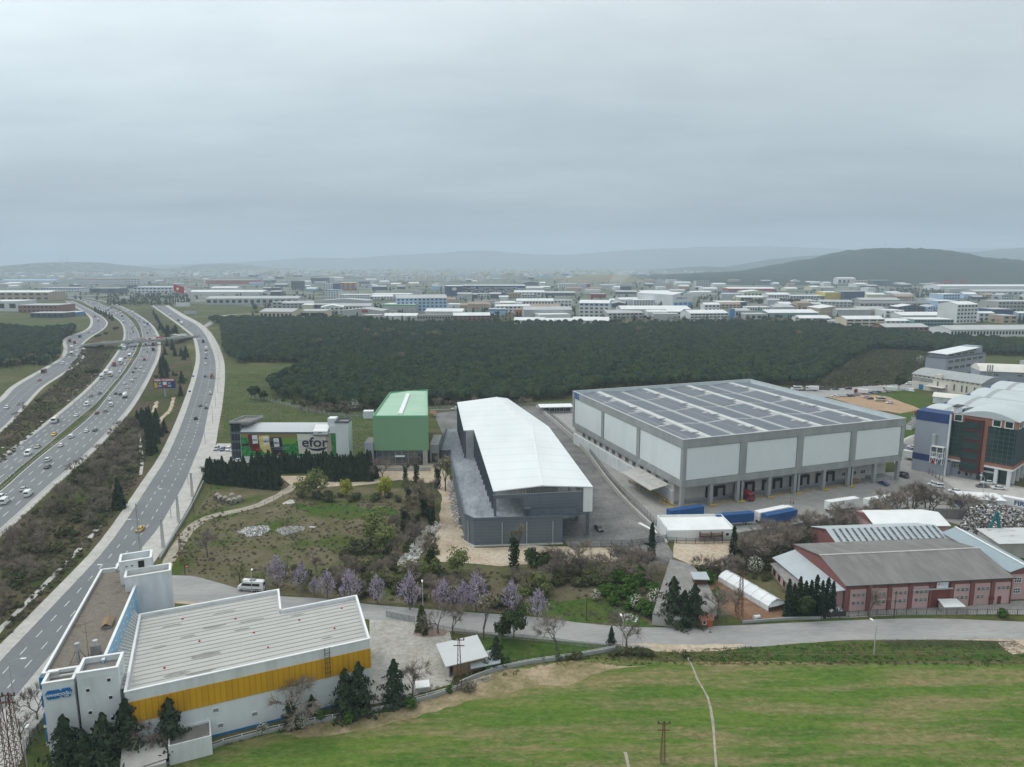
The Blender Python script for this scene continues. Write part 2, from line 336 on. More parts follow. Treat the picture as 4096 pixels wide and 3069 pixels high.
patch('bare_strip', [(1010, 2960), (1300, 2890), (1560, 2850), (1750, 2760), (1960, 2690), (2150, 2660), (2350, 2656), (2600, 2664), (2400, 2692), (2230, 2745), (2080, 2760), (1900, 2800), (1700, 2850), (1400, 2920)], 'stubble', .085, 2.2, 2.)
def wline(pts, step=3.):
 "Catmull-Rom through world points"
 out = []; n = len(pts)
 for i in range(n - 1):
  p0, p1, p2, p3 = pts[max(i - 1, 0)], pts[i], pts[i + 1], pts[min(i + 2, n - 1)]
  k = max(2, int((p2 - p1).length / step))
  for j in range(k):
   t = j / k
   out.append(.5 * ((2 * p1) + (p2 - p0) * t + (2 * p0 - 5 * p1 + 4 * p2 - p3) * t * t + (3 * p1 - p0 - 3 * p2 + p3) * t ** 3))
 out.append(pts[-1].copy()); return out
def ribbon(name, line, width, m, z, kind='structure', amp=0.):
 b = MB(); v = []; n = len(line)
 for i, q in enumerate(line):
  d = (line[min(i + 1, n - 1)] - line[max(i - 1, 0)]).normalized(); s = Vector((-d.y, d.x, 0))
  w_ = width / 2 * (1 + amp * noise.noise((q.x * .2, q.y * .2, 0)))
  v += [(q.x + s.x * w_, q.y + s.y * w_, z), (q.x - s.x * w_, q.y - s.y * w_, z)]
 b.add(v, [(2 * i, 2 * i + 1, 2 * i + 3, 2 * i + 2) for i in range(n - 1)]); o = b.build(name, m); o['kind'] = kind; return o
ribbon('field_path', wline([P(*q) for q in ((2690, 2600), (2750, 2630), (2790, 2720), (2830, 2790), (2850, 2880), (2858, 2980), (2875, 3200))]), .42, 'track', .10, amp=.6)
ribbon('field_path', wline([P(*q) for q in ((2500, 3010), (2512, 3060), (2530, 3200))]), .5, 'track', .10, amp=.6)
ribbon('dirt_track', wline([P(*q) for q in ((1250, 1915), (1193, 1930), (1163, 1955), (1098, 1990), (1023, 2025), (924, 2049), (824, 2074), (764, 2114), (729, 2159), (690, 2219), (650, 2300))]), 3.6, 'track', .07, amp=.4)
ribbon('drain_channel', wline([P(*q) for q in ((555, 1720), (562, 1780), (568, 1850), (562, 1900))]), 1.2, 'concrete_path', .09)
ribbon('drain_channel', wline([P(*q) for q in ((415, 2085), (360, 2150), (300, 2215), (150, 2370), (0, 2520), (-60, 2600))]), 1.5, 'concrete_path', .09, amp=.3)
ribbon('worn_path', wline([P(*q) for q in ((695, 1590), (680, 1640), (650, 1670), (630, 1700))]), 2.2, 'dirt', .06, amp=.8)
ribbon('worn_path', wline([P(*q) for q in ((628, 1605), (620, 1630), (608, 1650))]), 2.0, 'dirt', .06, amp=.8)
# ================================================================== roads
ROAD = {}
def resample(a, n):
 d = [0.]
 for i in range(1, len(a)): d.append(d[-1] + (a[i] - a[i - 1]).length)
 out = []; j = 0
 for k in range(n):
  t = d[-1] * k / (n - 1)
  while j < len(a) - 2 and d[j + 1] < t: j += 1
  out.append(a[j].lerp(a[j + 1], (t - d[j]) / max(1e-6, d[j + 1] - d[j])))
 return out
def road(key, name, lp, rp_, m, z, lanes, edge_l=True, edge_r=True, dash=(6, 9), lw=.22):
 l = wline([P(*q) for q in lp]); r = wline([P(*q) for q in rp_]); n = 160
 l, r = resample(l, n), resample(r, n); ROAD[key] = (l, r)
 b = MB(); v = []
 for a, c in zip(l, r):
  s = (a - c).normalized() * .9; v += [(a.x + s.x, a.y + s.y, z), (c.x - s.x, c.y - s.y, z)]
 b.add(v, [(2 * i, 2 * i + 1, 2 * i + 3, 2 * i + 2) for i in range(n - 1)]); o = struct(b.build(name, m))
 k = MB(); zz = z + .012
 def strip(f, s0, s1, wd):
  pass
 for f in ([0.] if edge_l else []) + ([1.] if edge_r else []):
  c = [a.lerp(q, f) for a, q in zip(l, r)]; vv = []
  for i in range(n):
   d = (c[min(i + 1, n - 1)] - c[max(i - 1, 0)]).normalized(); s = Vector((-d.y, d.x, 0)) * lw * .6
   vv += [(c[i].x + s.x, c[i].y + s.y, zz), (c[i].x - s.x, c[i].y - s.y, zz)]
  k.add(vv, [(2 * i, 2 * i + 1, 2 * i + 3, 2 * i + 2) for i in range(n - 1)])
 for j in range(1, lanes):
  c = [a.lerp(q, j / lanes) for a, q in zip(l, r)]; d = [0.]
  for i in range(1, n): d.append(d[-1] + (c[i] - c[i - 1]).length)
  def at(t):
   lo = 0
   for i in range(n - 1):
    if d[i + 1] >= t: lo = i; break
   return c[lo].lerp(c[lo + 1], (t - d[lo]) / max(1e-6, d[lo + 1] - d[lo]))
  t = (j % 2) * 3.
  while t + dash[0] < d[-1] and c[0].y < 3000:
   a, q = at(t), at(t + dash[0]); u = (q - a).normalized(); s = Vector((-u.y, u.x, 0)) * lw / 2
   if a.y < 900: k.face([(a.x + s.x, a.y + s.y, zz), (a.x - s.x, a.y - s.y, zz), (q.x - s.x, q.y - s.y, zz), (q.x + s.x, q.y + s.y, zz)])
   t += dash[0] + dash[1]
 if k.f:
  q = k.build('lane_marking', 'paint', o); q['kind'] = 'stuff'
 return o
SL = [(-330, 2990), (-160, 2805), (0, 2635), (126, 2504), (286, 2336), (399, 2215), (477, 2113), (538, 2020), (598, 1927), (658, 1835), (700, 1747), (737, 1654), (765, 1570), (786, 1496), (796, 1440), (792, 1390), (778, 1348), (741, 1316), (704, 1288), (657, 1255), (611, 1223)]
SR = [(-220, 3100), (0, 2876), (63, 2803), (142, 2703), (400, 2400), (556, 2215), (640, 2113), (695, 2020), (746, 1927), (783, 1835), (816, 1747), (839, 1635), (858, 1566), (866, 1496), (861, 1431), (843, 1381), (819, 1334), (782, 1297), (722, 1265), (662, 1223)]
RL = [(-300, 2200), (0, 1969), (93, 1886), (199, 1798), (297, 1724), (385, 1645), (445, 1570), (505, 1496), (542, 1440), (558, 1413), (572, 1367), (569, 1334), (556, 1293), (532, 1269), (491, 1242), (431, 1214), (380, 1200), (300, 1187)]
RR = [(-300, 2370), (0, 2118), (93, 2034), (185, 1951), (278, 1872), (371, 1788), (464, 1691), (524, 1617), (570, 1543), (602, 1482), (623, 1436), (632, 1390), (627, 1344), (606, 1306), (569, 1274), (523, 1246), (463, 1219), (407, 1202), (320, 1187)]
LL = [(-300, 2070), (0, 1844), (93, 1770), (185, 1700), (278, 1626), (352, 1561), (408, 1503), (454, 1441), (486, 1390), (502, 1343), (495, 1302), (468, 1274), (417, 1246), (361, 1223), (319, 1202), (240, 1187)]
LR = [(-300, 2165), (0, 1937), (60, 1885), (199, 1770), (297, 1686), (385, 1612), (445, 1543), (491, 1488), (532, 1422), (551, 1380), (556, 1343), (542, 1311), (514, 1274), (468, 1242), (407, 1218), (361, 1202), (275, 1187)]
AL = [(-250, 1790), (0, 1610), (70, 1543), (199, 1468), (255, 1431), (268, 1394), (262, 1367), (280, 1348), (343, 1325), (368, 1302), (368, 1274), (343, 1251), (300, 1225), (265, 1205)]
AR = [(-250, 1920), (0, 1723), (93, 1626), (162, 1553), (232, 1506), (296, 1464), (329, 1431), (335, 1399), (325, 1380), (361, 1348), (407, 1320), (426, 1293), (407, 1269), (370, 1246), (325, 1222), (285, 1204)]
def shift(px, dx): return [(x + dx * (y - 1050) / 1000., y) for x, y in px]
def band(name, a, b_, m, z, k=None):
 l, r = resample(wline([P(*q) for q in a]), 120), resample(wline([P(*q) for q in b_]), 120)
 v = [];
 for p_, q in zip(l, r): v += [(p_.x, p_.y, z), (q.x, q.y, z)]
 n = 120; fs = [(2 * i, 2 * i + 1, 2 * i + 3, 2 * i + 2) for i in range(n - 1)]
 o = MB()
 o.add(v, fs)
 if k:                                              # kerb face
  for off in (0, 1):
   vv = []
   for i in range(n): x, y, _ = v[2 * i + off]; vv += [(x, y, z), (x, y, 0)]
   o.add(vv, fs)
 return struct(o.build(name, m))
band('pavement', shift(SL, -34), shift(SL, 8), 'concrete_path', .15, True)
SW = [(60, 3100), (110, 2960), (230, 2800), (480, 2430), (644, 2215), (705, 2113), (760, 2020), (807, 1914), (838, 1853), (862, 1784), (874, 1710), (892, 1603), (900, 1496), (893, 1431), (868, 1370), (838, 1325), (795, 1290), (735, 1258), (672, 1221)]
band('pavement', shift(SR, -6), SW, 'concrete_path', .15, True)
road('S', 'service_road', SL, SR, 'asphalt', .09, 3, dash=(3, 4.5))
band('motorway_shoulder', shift(RR, -6), shift(RR, 34), 'concrete_path', .07)
band('motorway_shoulder', shift(LL, -26), shift(LL, 6), 'concrete_path', .07)
road('R', 'motorway', RL, RR, 'asphalt_motorway', .09, 4, dash=(5, 7), lw=.27)
road('L', 'motorway', LL, LR, 'asphalt_motorway', .09, 4, dash=(5, 7), lw=.27)
band('pavement', shift(AL, -40), shift(AL, 6), 'concrete_path', .12, True)
band('pavement', shift(AR, -6), shift(AR, 22), 'concrete_path', .12, True)
road('A', 'service_road', AL, AR, 'asphalt', .09, 3, dash=(3, 4.5))
TL = [(640, 2310), (760, 2310), (880, 2340), (1050, 2385), (1300, 2402), (1482, 2425), (1667, 2441), (1852, 2456), (2130, 2476), (2350, 2503), (2593, 2519), (2964, 2510), (3335, 2492), (3705, 2482), (4096, 2495), (4700, 2520)]
TR = [(600, 2400), (760, 2400), (900, 2425), (1050, 2440), (1300, 2455), (1482, 2473), (1667, 2492), (1852, 2519), (2130, 2547), (2408, 2571), (2593, 2584), (2964, 2584), (3335, 2556), (3705, 2553), (4096, 2553), (4700, 2580)]
road('T', 'country_road', TL, TR, 'asphalt_old', .085, 1, False, False)
band('dirt_shoulder', shift(TR, 0), [(x, y + 14 + 8 * math.sin(x * .02)) for x, y in TR], 'dirt', .055)
patch('dirt_shoulder', [(2420, 2572), (2700, 2598), (2960, 2590), (2990, 2580), (2700, 2580)], 'dirt', .1, .8, 2)
ribbon('street', wline([P(*q) for q in ((770, 1330), (830, 1300), (900, 1262), (1060, 1255))]), 9, 'asphalt_old', .06)
patch('car_park', [(868, 1775), (1000, 1775), (1000, 1850), (950, 1860), (850, 1880), (835, 1850)], 'concrete_path', .075, 0)
patch('sandy_lot', [(1120, 1905), (1230, 1905), (1400, 1930), (1480, 1925), (1490, 1860), (1560, 1850), (1760, 1855), (1800, 1930), (1740, 1935), (1600, 1920), (1420, 1945), (1180, 1955)], 'dirt', .08, 1.2)
patch('dirt_lane', [(1740, 1930), (1800, 1900), (1850, 2170), (1900, 2195), (2270, 2185), (2480, 2190), (2560, 2230), (2300, 2260), (2000, 2265), (1760, 2250), (1700, 2200), (1760, 2080), (1770, 2000)], 'dirt', .085, 2.)
patch('asphalt_yard', [(1735, 1655), (1825, 1645), (2070, 1625), (2180, 1625), (2330, 1780), (2480, 1960), (2640, 2110), (2660, 2165), (2560, 2185), (2280, 2190), (2240, 2150), (1900, 1900), (1780, 1760)], 'asphalt_dark', .08, 0)
patch('asphalt_yard', [(2430, 2195), (2660, 2165), (2700, 2225), (2660, 2260), (2540, 2240), (2450, 2230)], 'asphalt_dark', .09, 1.5)
patch('warehouse_yard', [(2160, 1640), (2290, 1640), (2310, 1690), (2720, 1950), (3700, 1880), (3770, 1910), (3720, 1990), (3500, 2080), (3150, 2120), (2640, 2160), (2560, 2040), (2330, 1790)], 'yard', .075, 0)
patch('warehouse_yard', [(3560, 1800), (3700, 1790), (4300, 2140), (4300, 2260), (4050, 2160), (3800, 2090), (3640, 2040)], 'yard', .07, 0)
patch('forecourt', [(3740, 1900), (3830, 1900), (4300, 1990), (4300, 2130), (4050, 2040), (3850, 1975)], 'concrete_path', .085, 0)
patch('service_yard', [(3600, 1720), (3700, 1690), (3720, 1800), (3640, 1830), (3590, 1800)], 'concrete_path', .08, 0)
patch('bare_earth', [(2700, 2165), (2930, 2165), (2940, 2230), (2890, 2265), (2760, 2260), (2690, 2230)], 'dirt', .10, 2)
patch('garden_soil', [(2830, 2360), (2900, 2310), (2960, 2300), (3120, 2430), (3150, 2480), (2980, 2490), (2880, 2440)], 'soil', .10, 1)
patch('car_park', [(3310, 1590), (3420, 1572), (3500, 1580), (3560, 1590), (3690, 1640), (3600, 1655), (3500, 1640)], 'red_dirt', .09, 1.5)
patch('grass_plot', [(3480, 1572), (3640, 1560), (3760, 1610), (3740, 1640), (3690, 1640), (3560, 1590)], 'lush', .08, 1)
patch('grass_plot', [(3580, 1655), (3680, 1645), (3680, 1730), (3600, 1760), (3580, 1700)], 'lush', .08, 1)
patch('street', [(3120, 1560), (3300, 1545), (3500, 1540), (3660, 1525), (3680, 1540), (3640, 1560), (3500, 1575), (3300, 1590), (3160, 1580)], 'asphalt_old', .10, .5)
patch('scrap_yard', [(3800, 2120), (3960, 2070), (4300, 2110), (4300, 2230), (4050, 2220), (3840, 2170)], 'concrete_dark', .10, .6)
patch('factory_forecourt', [(3290, 2450), (3560, 2425), (4300, 2395), (4300, 2460), (3600, 2462), (3280, 2478)], 'yard', .08, 0)
patch('paved_yard', [(1478, 2480), (1680, 2490), (1800, 2530), (1830, 2680), (1800, 2740), (1600, 2800), (1480, 2820)], 'pavers', .09, 0)
patch('paved_yard', [(600, 2990), (900, 2880), (1200, 2840), (1220, 2860), (900, 2930), (620, 3030)], 'pavers', .09, 0)
patch('flower_bed', [(1658, 2522), (1730, 2510), (1790, 2525), (1780, 2545), (1690, 2552), (1652, 2540)], 'pavers_red', .12, .2, 1)
patch('slab_remains', [(1128, 2015), (1165, 1998), (1185, 2000), (1178, 2014), (1135, 2020)], 'concrete_path', .10, .2, 1)
patch('ploughed_slope', [(2705, 2250), (2760, 2255), (2830, 2300), (2760, 2310)], 'scrubland', .10, 1)
# ================================================================== hills
def ridge(name, d, pts, front, back, m, rough=.05, nx=90, ny=18, seed=0, bumps=0.):
 top = []
 for x, y in pts:
  a, b = (x - CX) / F, -(y - CY) / F; dy, dz = cp_ + b * sp_, -sp_ + b * cp_
  top.append(Vector((a * d / dy, d, max(0., CAMH + d * dz / dy))))
 line = resample(wline(top, (top[-1] - top[0]).length / 60), nx)
 v = []; f = []
 for i, q in enumerate(line):
  for j in range(ny + 1):
   t = j / ny * 2 - 1
   yy = q.y + (t * front if t < 0 else t * back)
   k = math.cos(t * math.pi / 2) ** 1.3 if abs(t) < 1 else 0
   h_ = q.z * k
   h_ += k * q.z * rough * noise.noise((q.x * .004 + seed, yy * .004, 0)) * (1 - k * .7) * 3
   if bumps: h_ += bumps * k * noise.noise((q.x * .03, yy * .03, seed))
   ed = min(i, nx - 1 - i) / 6.
   v.append((q.x, yy, h_ * min(1, ed) - .5 + (.5 if 0 < j < ny else 0) * 0))
 n = ny + 1
 for i in range(nx - 1):
  for j in range(ny): f.append((i * n + j, (i + 1) * n + j, (i + 1) * n + j + 1, i * n + j + 1))
 b = MB(); b.add(v, f); return struct(b.build(name, m, None, True))
mat('hill_forest', (.028, .042, .030), 1, (.04, .055, .038), .02, world=True, bump=1., bscale=.12, spec=.02)
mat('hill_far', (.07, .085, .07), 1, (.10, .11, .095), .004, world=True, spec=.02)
mat('hill_town', (.10, .11, .09), 1, (.30, .29, .28), .02, world=True, spec=.02, t=(.5, .6))
mat('quarry', (.26, .22, .16), 1, (.16, .16, .10), .02, world=True, spec=.02)
ridge('hill', 13200, [(200, 1062), (700, 1058), (1024, 1045), (1250, 1031), (1400, 1034), (1560, 1022), (1750, 1013), (1930, 1002), (2048, 1012), (2250, 1020), (2500, 1002), (2700, 993), (2850, 987), (3072, 986), (3300, 992), (3500, 1000), (4096, 990), (4400, 1000)], 1200, 1000, 'hill_far', seed=3)
ridge('hill', 7200, [(2560, 1100), (2650, 1088), (2740, 1072), (2830, 1066), (2900, 1072), (3000, 1058), (3072, 1044), (3150, 1031), (3260, 1023), (3370, 1028), (3500, 1040), (3700, 1060)], 1500, 1500, 'hill_far', seed=5)
ridge('hill', 8200, [(3500, 1045), (3640, 1020), (3740, 1012), (3820, 1005), (3900, 1009), (4000, 998), (4096, 993), (4300, 985), (4600, 1010)], 1500, 1500, 'hill_far', seed=6)
ridge('hill', 6000, [(-400, 1080), (-100, 1078), (60, 1074), (170, 1066), (210, 1056), (260, 1048), (330, 1049), (400, 1061), (470, 1071), (600, 1086), (700, 1098)], 1500, 1500, 'hill_town', seed=8)
ridge('hill', 7600, [(600, 1092), (650, 1086), (750, 1073), (840, 1059), (880, 1055), (950, 1059), (1024, 1072), (1150, 1090), (1220, 1098)], 1400, 1500, 'hill_town', seed=9)
ridge('hill', 8800, [(1000, 1090), (1060, 1076), (1120, 1072), (1250, 1082), (1400, 1078), (1550, 1075), (1650, 1088), (1750, 1096)], 1400, 1000, 'hill_town', seed=11)
ridge('hill', 3900, [(2440, 1140), (2560, 1131), (2617, 1125), (2742, 1103), (2900, 1094), (3072, 1083), (3165, 1061), (3266, 1037), (3350, 1024), (3396, 1017), (3433, 1003), (3489, 994), (3581, 992), (3674, 999), (3743, 1019), (3813, 1026), (3952, 1040), (4044, 1054), (4096, 1063), (4300, 1075), (4600, 1100)], 1250, 1300, 'hill_forest', seed=2, nx=220, ny=46, bumps=9.)
ridge('quarry_mound', 3400, [(2240, 1118), (2300, 1106), (2380, 1103), (2450, 1099), (2500, 1101), (2540, 1112), (2580, 1122)], 260, 200, 'quarry', seed=4)
# ================================================================== building helpers
def xf(b, ang=0., ox=0., oy=0., k=0.):
 c, s = math.cos(ang), math.sin(ang)
 b.v = [(x * c - y * s + ox + k * y, x * s + y * c + oy, z) for x, y, z in b.v]; return b
WC = {}
def win_mesh(w_, h_, fr='white_trim', gl='glass_dark', nx=1, ny=1, t=.10):
 key = (round(w_, 2), round(h_, 2), fr, gl, nx, ny)
 if key not in WC:
  b = MB(); b.face([(-w_ / 2, -.03, 0), (w_ / 2, -.03, 0), (w_ / 2, -.03, h_), (-w_ / 2, -.03, h_)], 1)
  b.box(-w_ / 2 - t, -.16, -t, w_ / 2 + t, -.01, 0); b.box(-w_ / 2 - t, -.12, h_, w_ / 2 + t, -.01, h_ + t)
  b.box(-w_ / 2 - t, -.12, 0, -w_ / 2, -.01, h_); b.box(w_ / 2, -.12, 0, w_ / 2 + t, -.01, h_)
  for i in range(1, nx): x = -w_ / 2 + w_ * i / nx; b.box(x - t / 2, -.09, 0, x + t / 2, -.01, h_)
  for i in range(1, ny): z = h_ * i / ny; b.box(-w_ / 2, -.085, z - t / 2, w_ / 2, -.01, z + t / 2)
  WC[key] = b.mesh('window', [fr, gl])
 return WC[key]
FACE = {'F': 0, 'R': math.pi / 2, 'B': math.pi, 'L': -math.pi / 2}
def window(par, x, y, z, w_, h_, face='F', ang=0., **k):
 return obj('window', win_mesh(w_, h_, **k), par, (x, y, z), FACE[face] + ang if isinstance(face, str) else face)
FONT_CACHE = {}
def text(par, s, size, loc, rot, m, bold=0., ext=.03, name='lettering', sx_=1.):
 cu = bpy.data.curves.new('lettering', 'FONT'); cu.body = s; cu.size = size; cu.extrude = ext; cu.offset = bold * size
 cu.align_x = 'CENTER'; cu.align_y = 'CENTER'
 o = bpy.data.objects.new('lettering', cu); C.objects.link(o)
 dg = bpy.context.evaluated_depsgraph_get(); me = bpy.data.meshes.new_from_object(o.evaluated_get(dg))
 bpy.data.objects.remove(o); bpy.data.curves.remove(cu)
 me.materials.clear(); me.materials.append(MAT[m]); me.transform(Matrix.Diagonal((sx_, 1, 1, 1)))
 t = obj(name, me, par, loc); t.rotation_euler = rot; return t
def rim(b, poly, z0, z1, t=.35, m=0):
 "parapet ring along a polygon (counter-clockwise)"
 n = len(poly)
 for i in range(n):
  a, q = Vector(poly[i]), Vector(poly[(i + 1) % n]); d = (q - a).normalized(); s = Vector((-d.y, d.x)) * t
  a2 = a - d * 0; q2 = q
  v = [a2, q2, q2 + s - d * t, a2 + s + d * t]
  b.prism([(p_.x, p_.y) for p_ in v], z0, z1 + .003 * i, m)
# ================================================================== white office + yellow banded warehouse (near left)
HB = thing('office_warehouse', 'white office block joined to a grey roofed warehouse with a yellow band', 'building', (-66.3, 110.8, 0), rad(24.5))
wp = [(0, 0), (42.3, 0), (44, 19.4), (28, 19.4), (28.7, 29.6), (.8, 29.6)]
MB().prism(wp, 0, 6.5, 0).build('lower_wall', 'white_wall', HB)
MB().box(-.02, -.06, 0, 42.33, .3, .45).build('base_stripe', 'blue', HB)
b = MB(); b.box(-.05, -.12, 6.5, 42.4, .3, 10.5); b.prism([(42.1, .3), (42.42, .3), (44.1, 19.3), (43.8, 19.3)], 6.5, 10.5)
b.build('yellow_cladding', 'yellow_panel', HB)
MB().prism([(.3, .3), (42.1, .3), (43.7, 19.2), (27.7, 19.2), (28.4, 29.3), (1.1, 29.3)], 6.5, 11.7).build('upper_wall', 'white_wall_worn', HB)
b = MB(); rim(b, wp, 10.5, 12.45, .35); b.build('parapet', 'white_wall_worn', HB)
b = MB(); rim(b, [(-.1, -.1), (42.4, -.1), (44.1, 19.5), (28.1, 19.5), (28.8, 29.7), (.7, 29.7)], 12.45, 12.62, .42); b.build('coping', 'white_trim', HB)
RF = MB().prism([(.3, .3), (42, .3), (43.6, 19), (27.6, 19), (28.3, 29.2), (1.1, 29.2)], 11.7, 11.85).build('roof', 'roof_grey', HB)
mat('seam', (.40, .385, .35), .95, (.33, .32, .29), .4)
for i in range(19):                                    # standing roof seams
 y = 1.2 + i * 1.52; x1 = 42 + y * .085 if y < 18.8 else 27.5 + (y - 19) * .07
 obj('roof_seam', MB().box(.9, -.11, 11.85, x1 - .2, .11, 11.93).mesh('roof_seam', 'seam'), RF, (0, y, 0))
for (x, y) in ((6, 6.5), (12, 14), (19, 20.5), (24, 6), (31, 14.5), (37, 8), (40, 16), (9, 25), (22, 13)):
 obj('roof_vent', MB().tube((0, 0, 11.85), (0, 0, 12.1), .22, .16, 8).mesh('roof_vent', 'red'), RF, (x, y, 0))
mat('puddle_stain', (.20, .195, .185), .7, (.30, .29, .28), 1.2)
for (x, y, a, c) in ((13, 8.2, 2.6, 1.1), (8, 3.5, 2.2, .6), (12, 2.4, 2.6, .5), (15, 19, 2.2, .6), (22, 18.5, 2.6, .5), (20, 15.5, 1.6, .4), (31, 17, 1.5, .35), (7, 23, 2, .5), (17, 24.5, 2.3, .45), (5, 15, 1.5, .5), (35, 5, 1.2, .3), (10, 17, 1.4, .4)):
 q = [(x + a * math.cos(t) * (1 + .35 * noise.noise((x + math.cos(t) * 2, y + math.sin(t) * 2, 0))), y + c * math.sin(t) * (1 + .4 * noise.noise((x + math.sin(t) * 3, y, 2)))) for t in [i * .42 for i in range(15)]]
 b = MB(); b.face([(u, v, 11.862) for u, v in q]); b.build('water_stain', 'puddle_stain', RF)
b = MB(); b.face([(-3.6, 2.5, 12.3), (.3, 2.5, 11.75), (1.1, 29.4, 11.75), (-.5, 33.5, 12.3)]); b.face([(-3.6, 2.5, 12.2), (-.5, 33.5, 12.2), (1.1, 29.4, 11.6), (.3, 2.5, 11.6)])
SK = b.build('ribbed_gutter_roof', 'concrete_light', HB)
for i in range(24):
 t = (i + .5) / 24; obj('rib', MB().bar((-3.5 + 3.0 * t, 2.6 + 30.5 * t, 12.33), (.35 + .75 * t, 2.6 + 26.6 * t, 11.8), .12, .1).mesh('rib', 'white_trim'), SK)
for x, z in ((7.5, 2.2), (14, 4.8), (14.6, 1.6), (20.5, 2.2), (26.5, 3.2)): window(HB, x, 0, z, .9, .75, gl='pane_light')
LD = MB(); [LD.tube((34 + s, -.45, 6.6), (34 + s, -.45, 12.9), .05) for s in (-.45, .45)]; [LD.tube((33.55, -.45, 6.8 + .5 * i), (34.45, -.45, 6.8 + .5 * i), .03, n=4) for i in range(12)]
for i in range(5): LD.box(33.5, -1.15, 8.0 + i, 34.5, -1.1, 8.06 + i); LD.box(33.5, -1.15, 8 + i, 33.55, -.4, 8.06 + i); LD.box(34.45, -1.15, 8 + i, 34.5, -.4, 8.06 + i)
LD.build('ladder', 'dark_steel', HB)
b = MB(); b.box(6.2, -5, 0, 13, -.02, 3.2); rim(b, [(6.2, -5), (13, -5), (13, -.02), (6.2, -.02)], 3.2, 3.7, .25); b.build('lean_to', 'white_wall_worn', HB)
MB().box(6.5, -4.7, 3.2, 12.7, -.3, 3.3).build('lean_to_roof', 'felt', HB)
b = MB(); b.face([(-1, -7.5, 2.6), (6, -6.5, 2.6), (6, -.1, 3.6), (-1, -.1, 3.6)]); b.face([(-1, -7.5, 2.5), (-1, -.1, 3.5), (6, -.1, 3.5), (6, -6.5, 2.5)]); b.build('porch_roof', 'concrete_light', HB)
MB().box(-.8, -7.3, 0, 5.8, -6.4, 2.4).build('porch_wall', 'concrete_light', HB)
OA = rad(-6.3); T = lambda b: xf(b, OA, -12.8, 6.8)
T(MB().box(.6, 0, 0, 9.2, 44, 14.6)).build('office_wall', 'white_wall', HB)
T(MB().box(.5, .3, 14.6, 8.9, 43.7, 14.7)).build('gravel_roof', 'gravel_roof', HB)
b = MB(); b.box(9.2, .5, 0, 9.45, 36, 15.9); T(b).build('blue_wall', 'blue_light', HB)
b = MB(); b.box(9.1, .5, 15.9, 9.6, 36.2, 16.05); b.box(0, 0, 15.3, .45, 44.3, 15.5); b.box(.45, 0, 15.3, 2.6, .4, 15.502); b.box(.45, 43.9, 15.3, 3, 44.3, 15.502); b.box(3.0, 43.5, 15.3, 3.5, 50, 15.506); b.box(3.5, 49.6, 15.3, 8, 50, 15.504); T(b).build('coping', 'white_trim', HB)
b = MB(); b.box(.05, .05, 14.6, .4, 44.2, 15.3); b.box(.4, .05, 14.6, 2.6, .35, 15.3); b.box(3.05, 43.8, 0, 8, 49.9, 14.9); b.box(3.05, 44, 14.9, 3.4, 49.9, 15.3); b.box(3.4, 49.65, 14.9, 8, 49.9, 15.3); T(b).build('parapet', 'concrete_light', HB)
for i in range(9):
 q = Vector((9.45, 3 + i * 3.4 + (.6 if i % 3 == 0 else 0), 13.0)); c, s = math.cos(OA), math.sin(OA)
 window(HB, q.x * c - q.y * s - 12.8, q.x * s + q.y * c + 6.8, 13.3, .6, 1.2, 'R', OA)
for k in range(4):                                     # blue balcony boxes down the road side
 b = MB(); b.box(-.5 - k * .0, .2, 12.4 - k * 3.4, .6, 40, 14.6 - k * 3.4); T(b).build('balcony_band', 'blue', HB)
 b = MB(); b.box(-.6, .1, 12.0 - k * 3.4, .58, 40.1, 12.4 - k * 3.4); T(b).build('balcony_slab', 'white_trim', HB)
b = MB(); b.box(.9, -3.2, 0, 5.6, 2.5, 14.2); T(b).build('sign_tower', 'white_wall_worn', HB)
b = MB(); rim(b, [(.9, -3.2), (5.6, -3.2), (5.6, 1.0), (.9, 1.0)], 14.2, 15.2, .3); T(b).build('tower_parapet', 'white_wall', HB)
b = MB(); rim(b, [(.8, -3.3), (5.7, -3.3), (5.7, 1.1), (.8, 1.1)], 15.2, 15.36, .5); T(b).build('coping', 'white_trim', HB)
MB2 = T(MB().box(1.3, -2.8, 14.2, 5.2, .7, 14.3)); MB2.build('tower_roof', 'gravel_roof', HB)
b = MB(); b.box(5.6, -2.0, 0, 6.1, 2.5, 14.0); T(b).build('blue_recess', 'blue_deep', HB)
b = MB(); b.box(6.1, -3.4, 0, 12.4, 1.6, 15.2); T(b).build('stair_tower', 'white_wall_worn', HB)
b = MB(); rim(b, [(6.1, -3.4), (12.4, -3.4), (12.4, 1.6), (6.1, 1.6)], 15.2, 16.2, .3); T(b).build('tower_parapet', 'white_wall', HB)
b = MB(); rim(b, [(6.0, -3.5), (12.5, -3.5), (12.5, 1.7), (6.0, 1.7)], 16.2, 16.36, .5); T(b).build('coping', 'white_trim', HB)
T(MB().box(6.4, -3.1, 15.2, 12.1, 1.3, 15.3)).build('tower_roof', 'felt', HB)
def OW(x, y, z, w_, h_, f, **k):
 c, s = math.cos(OA), math.sin(OA); window(HB, x * c - y * s - 12.8, x * s + y * c + 6.8, z, w_, h_, f, OA, **k)
for x, z in ((7.6, 12.6), (10.9, 13.9), (7.6, 8.4), (10.9, 10.6), (7.6, 4.3), (10.9, 6.6)): OW(x, -3.4, z, .55, .6, 'F')
for z in (13.5, 9.5, 5.5): OW(12.4, -1.5, z, .45, .9, 'R')
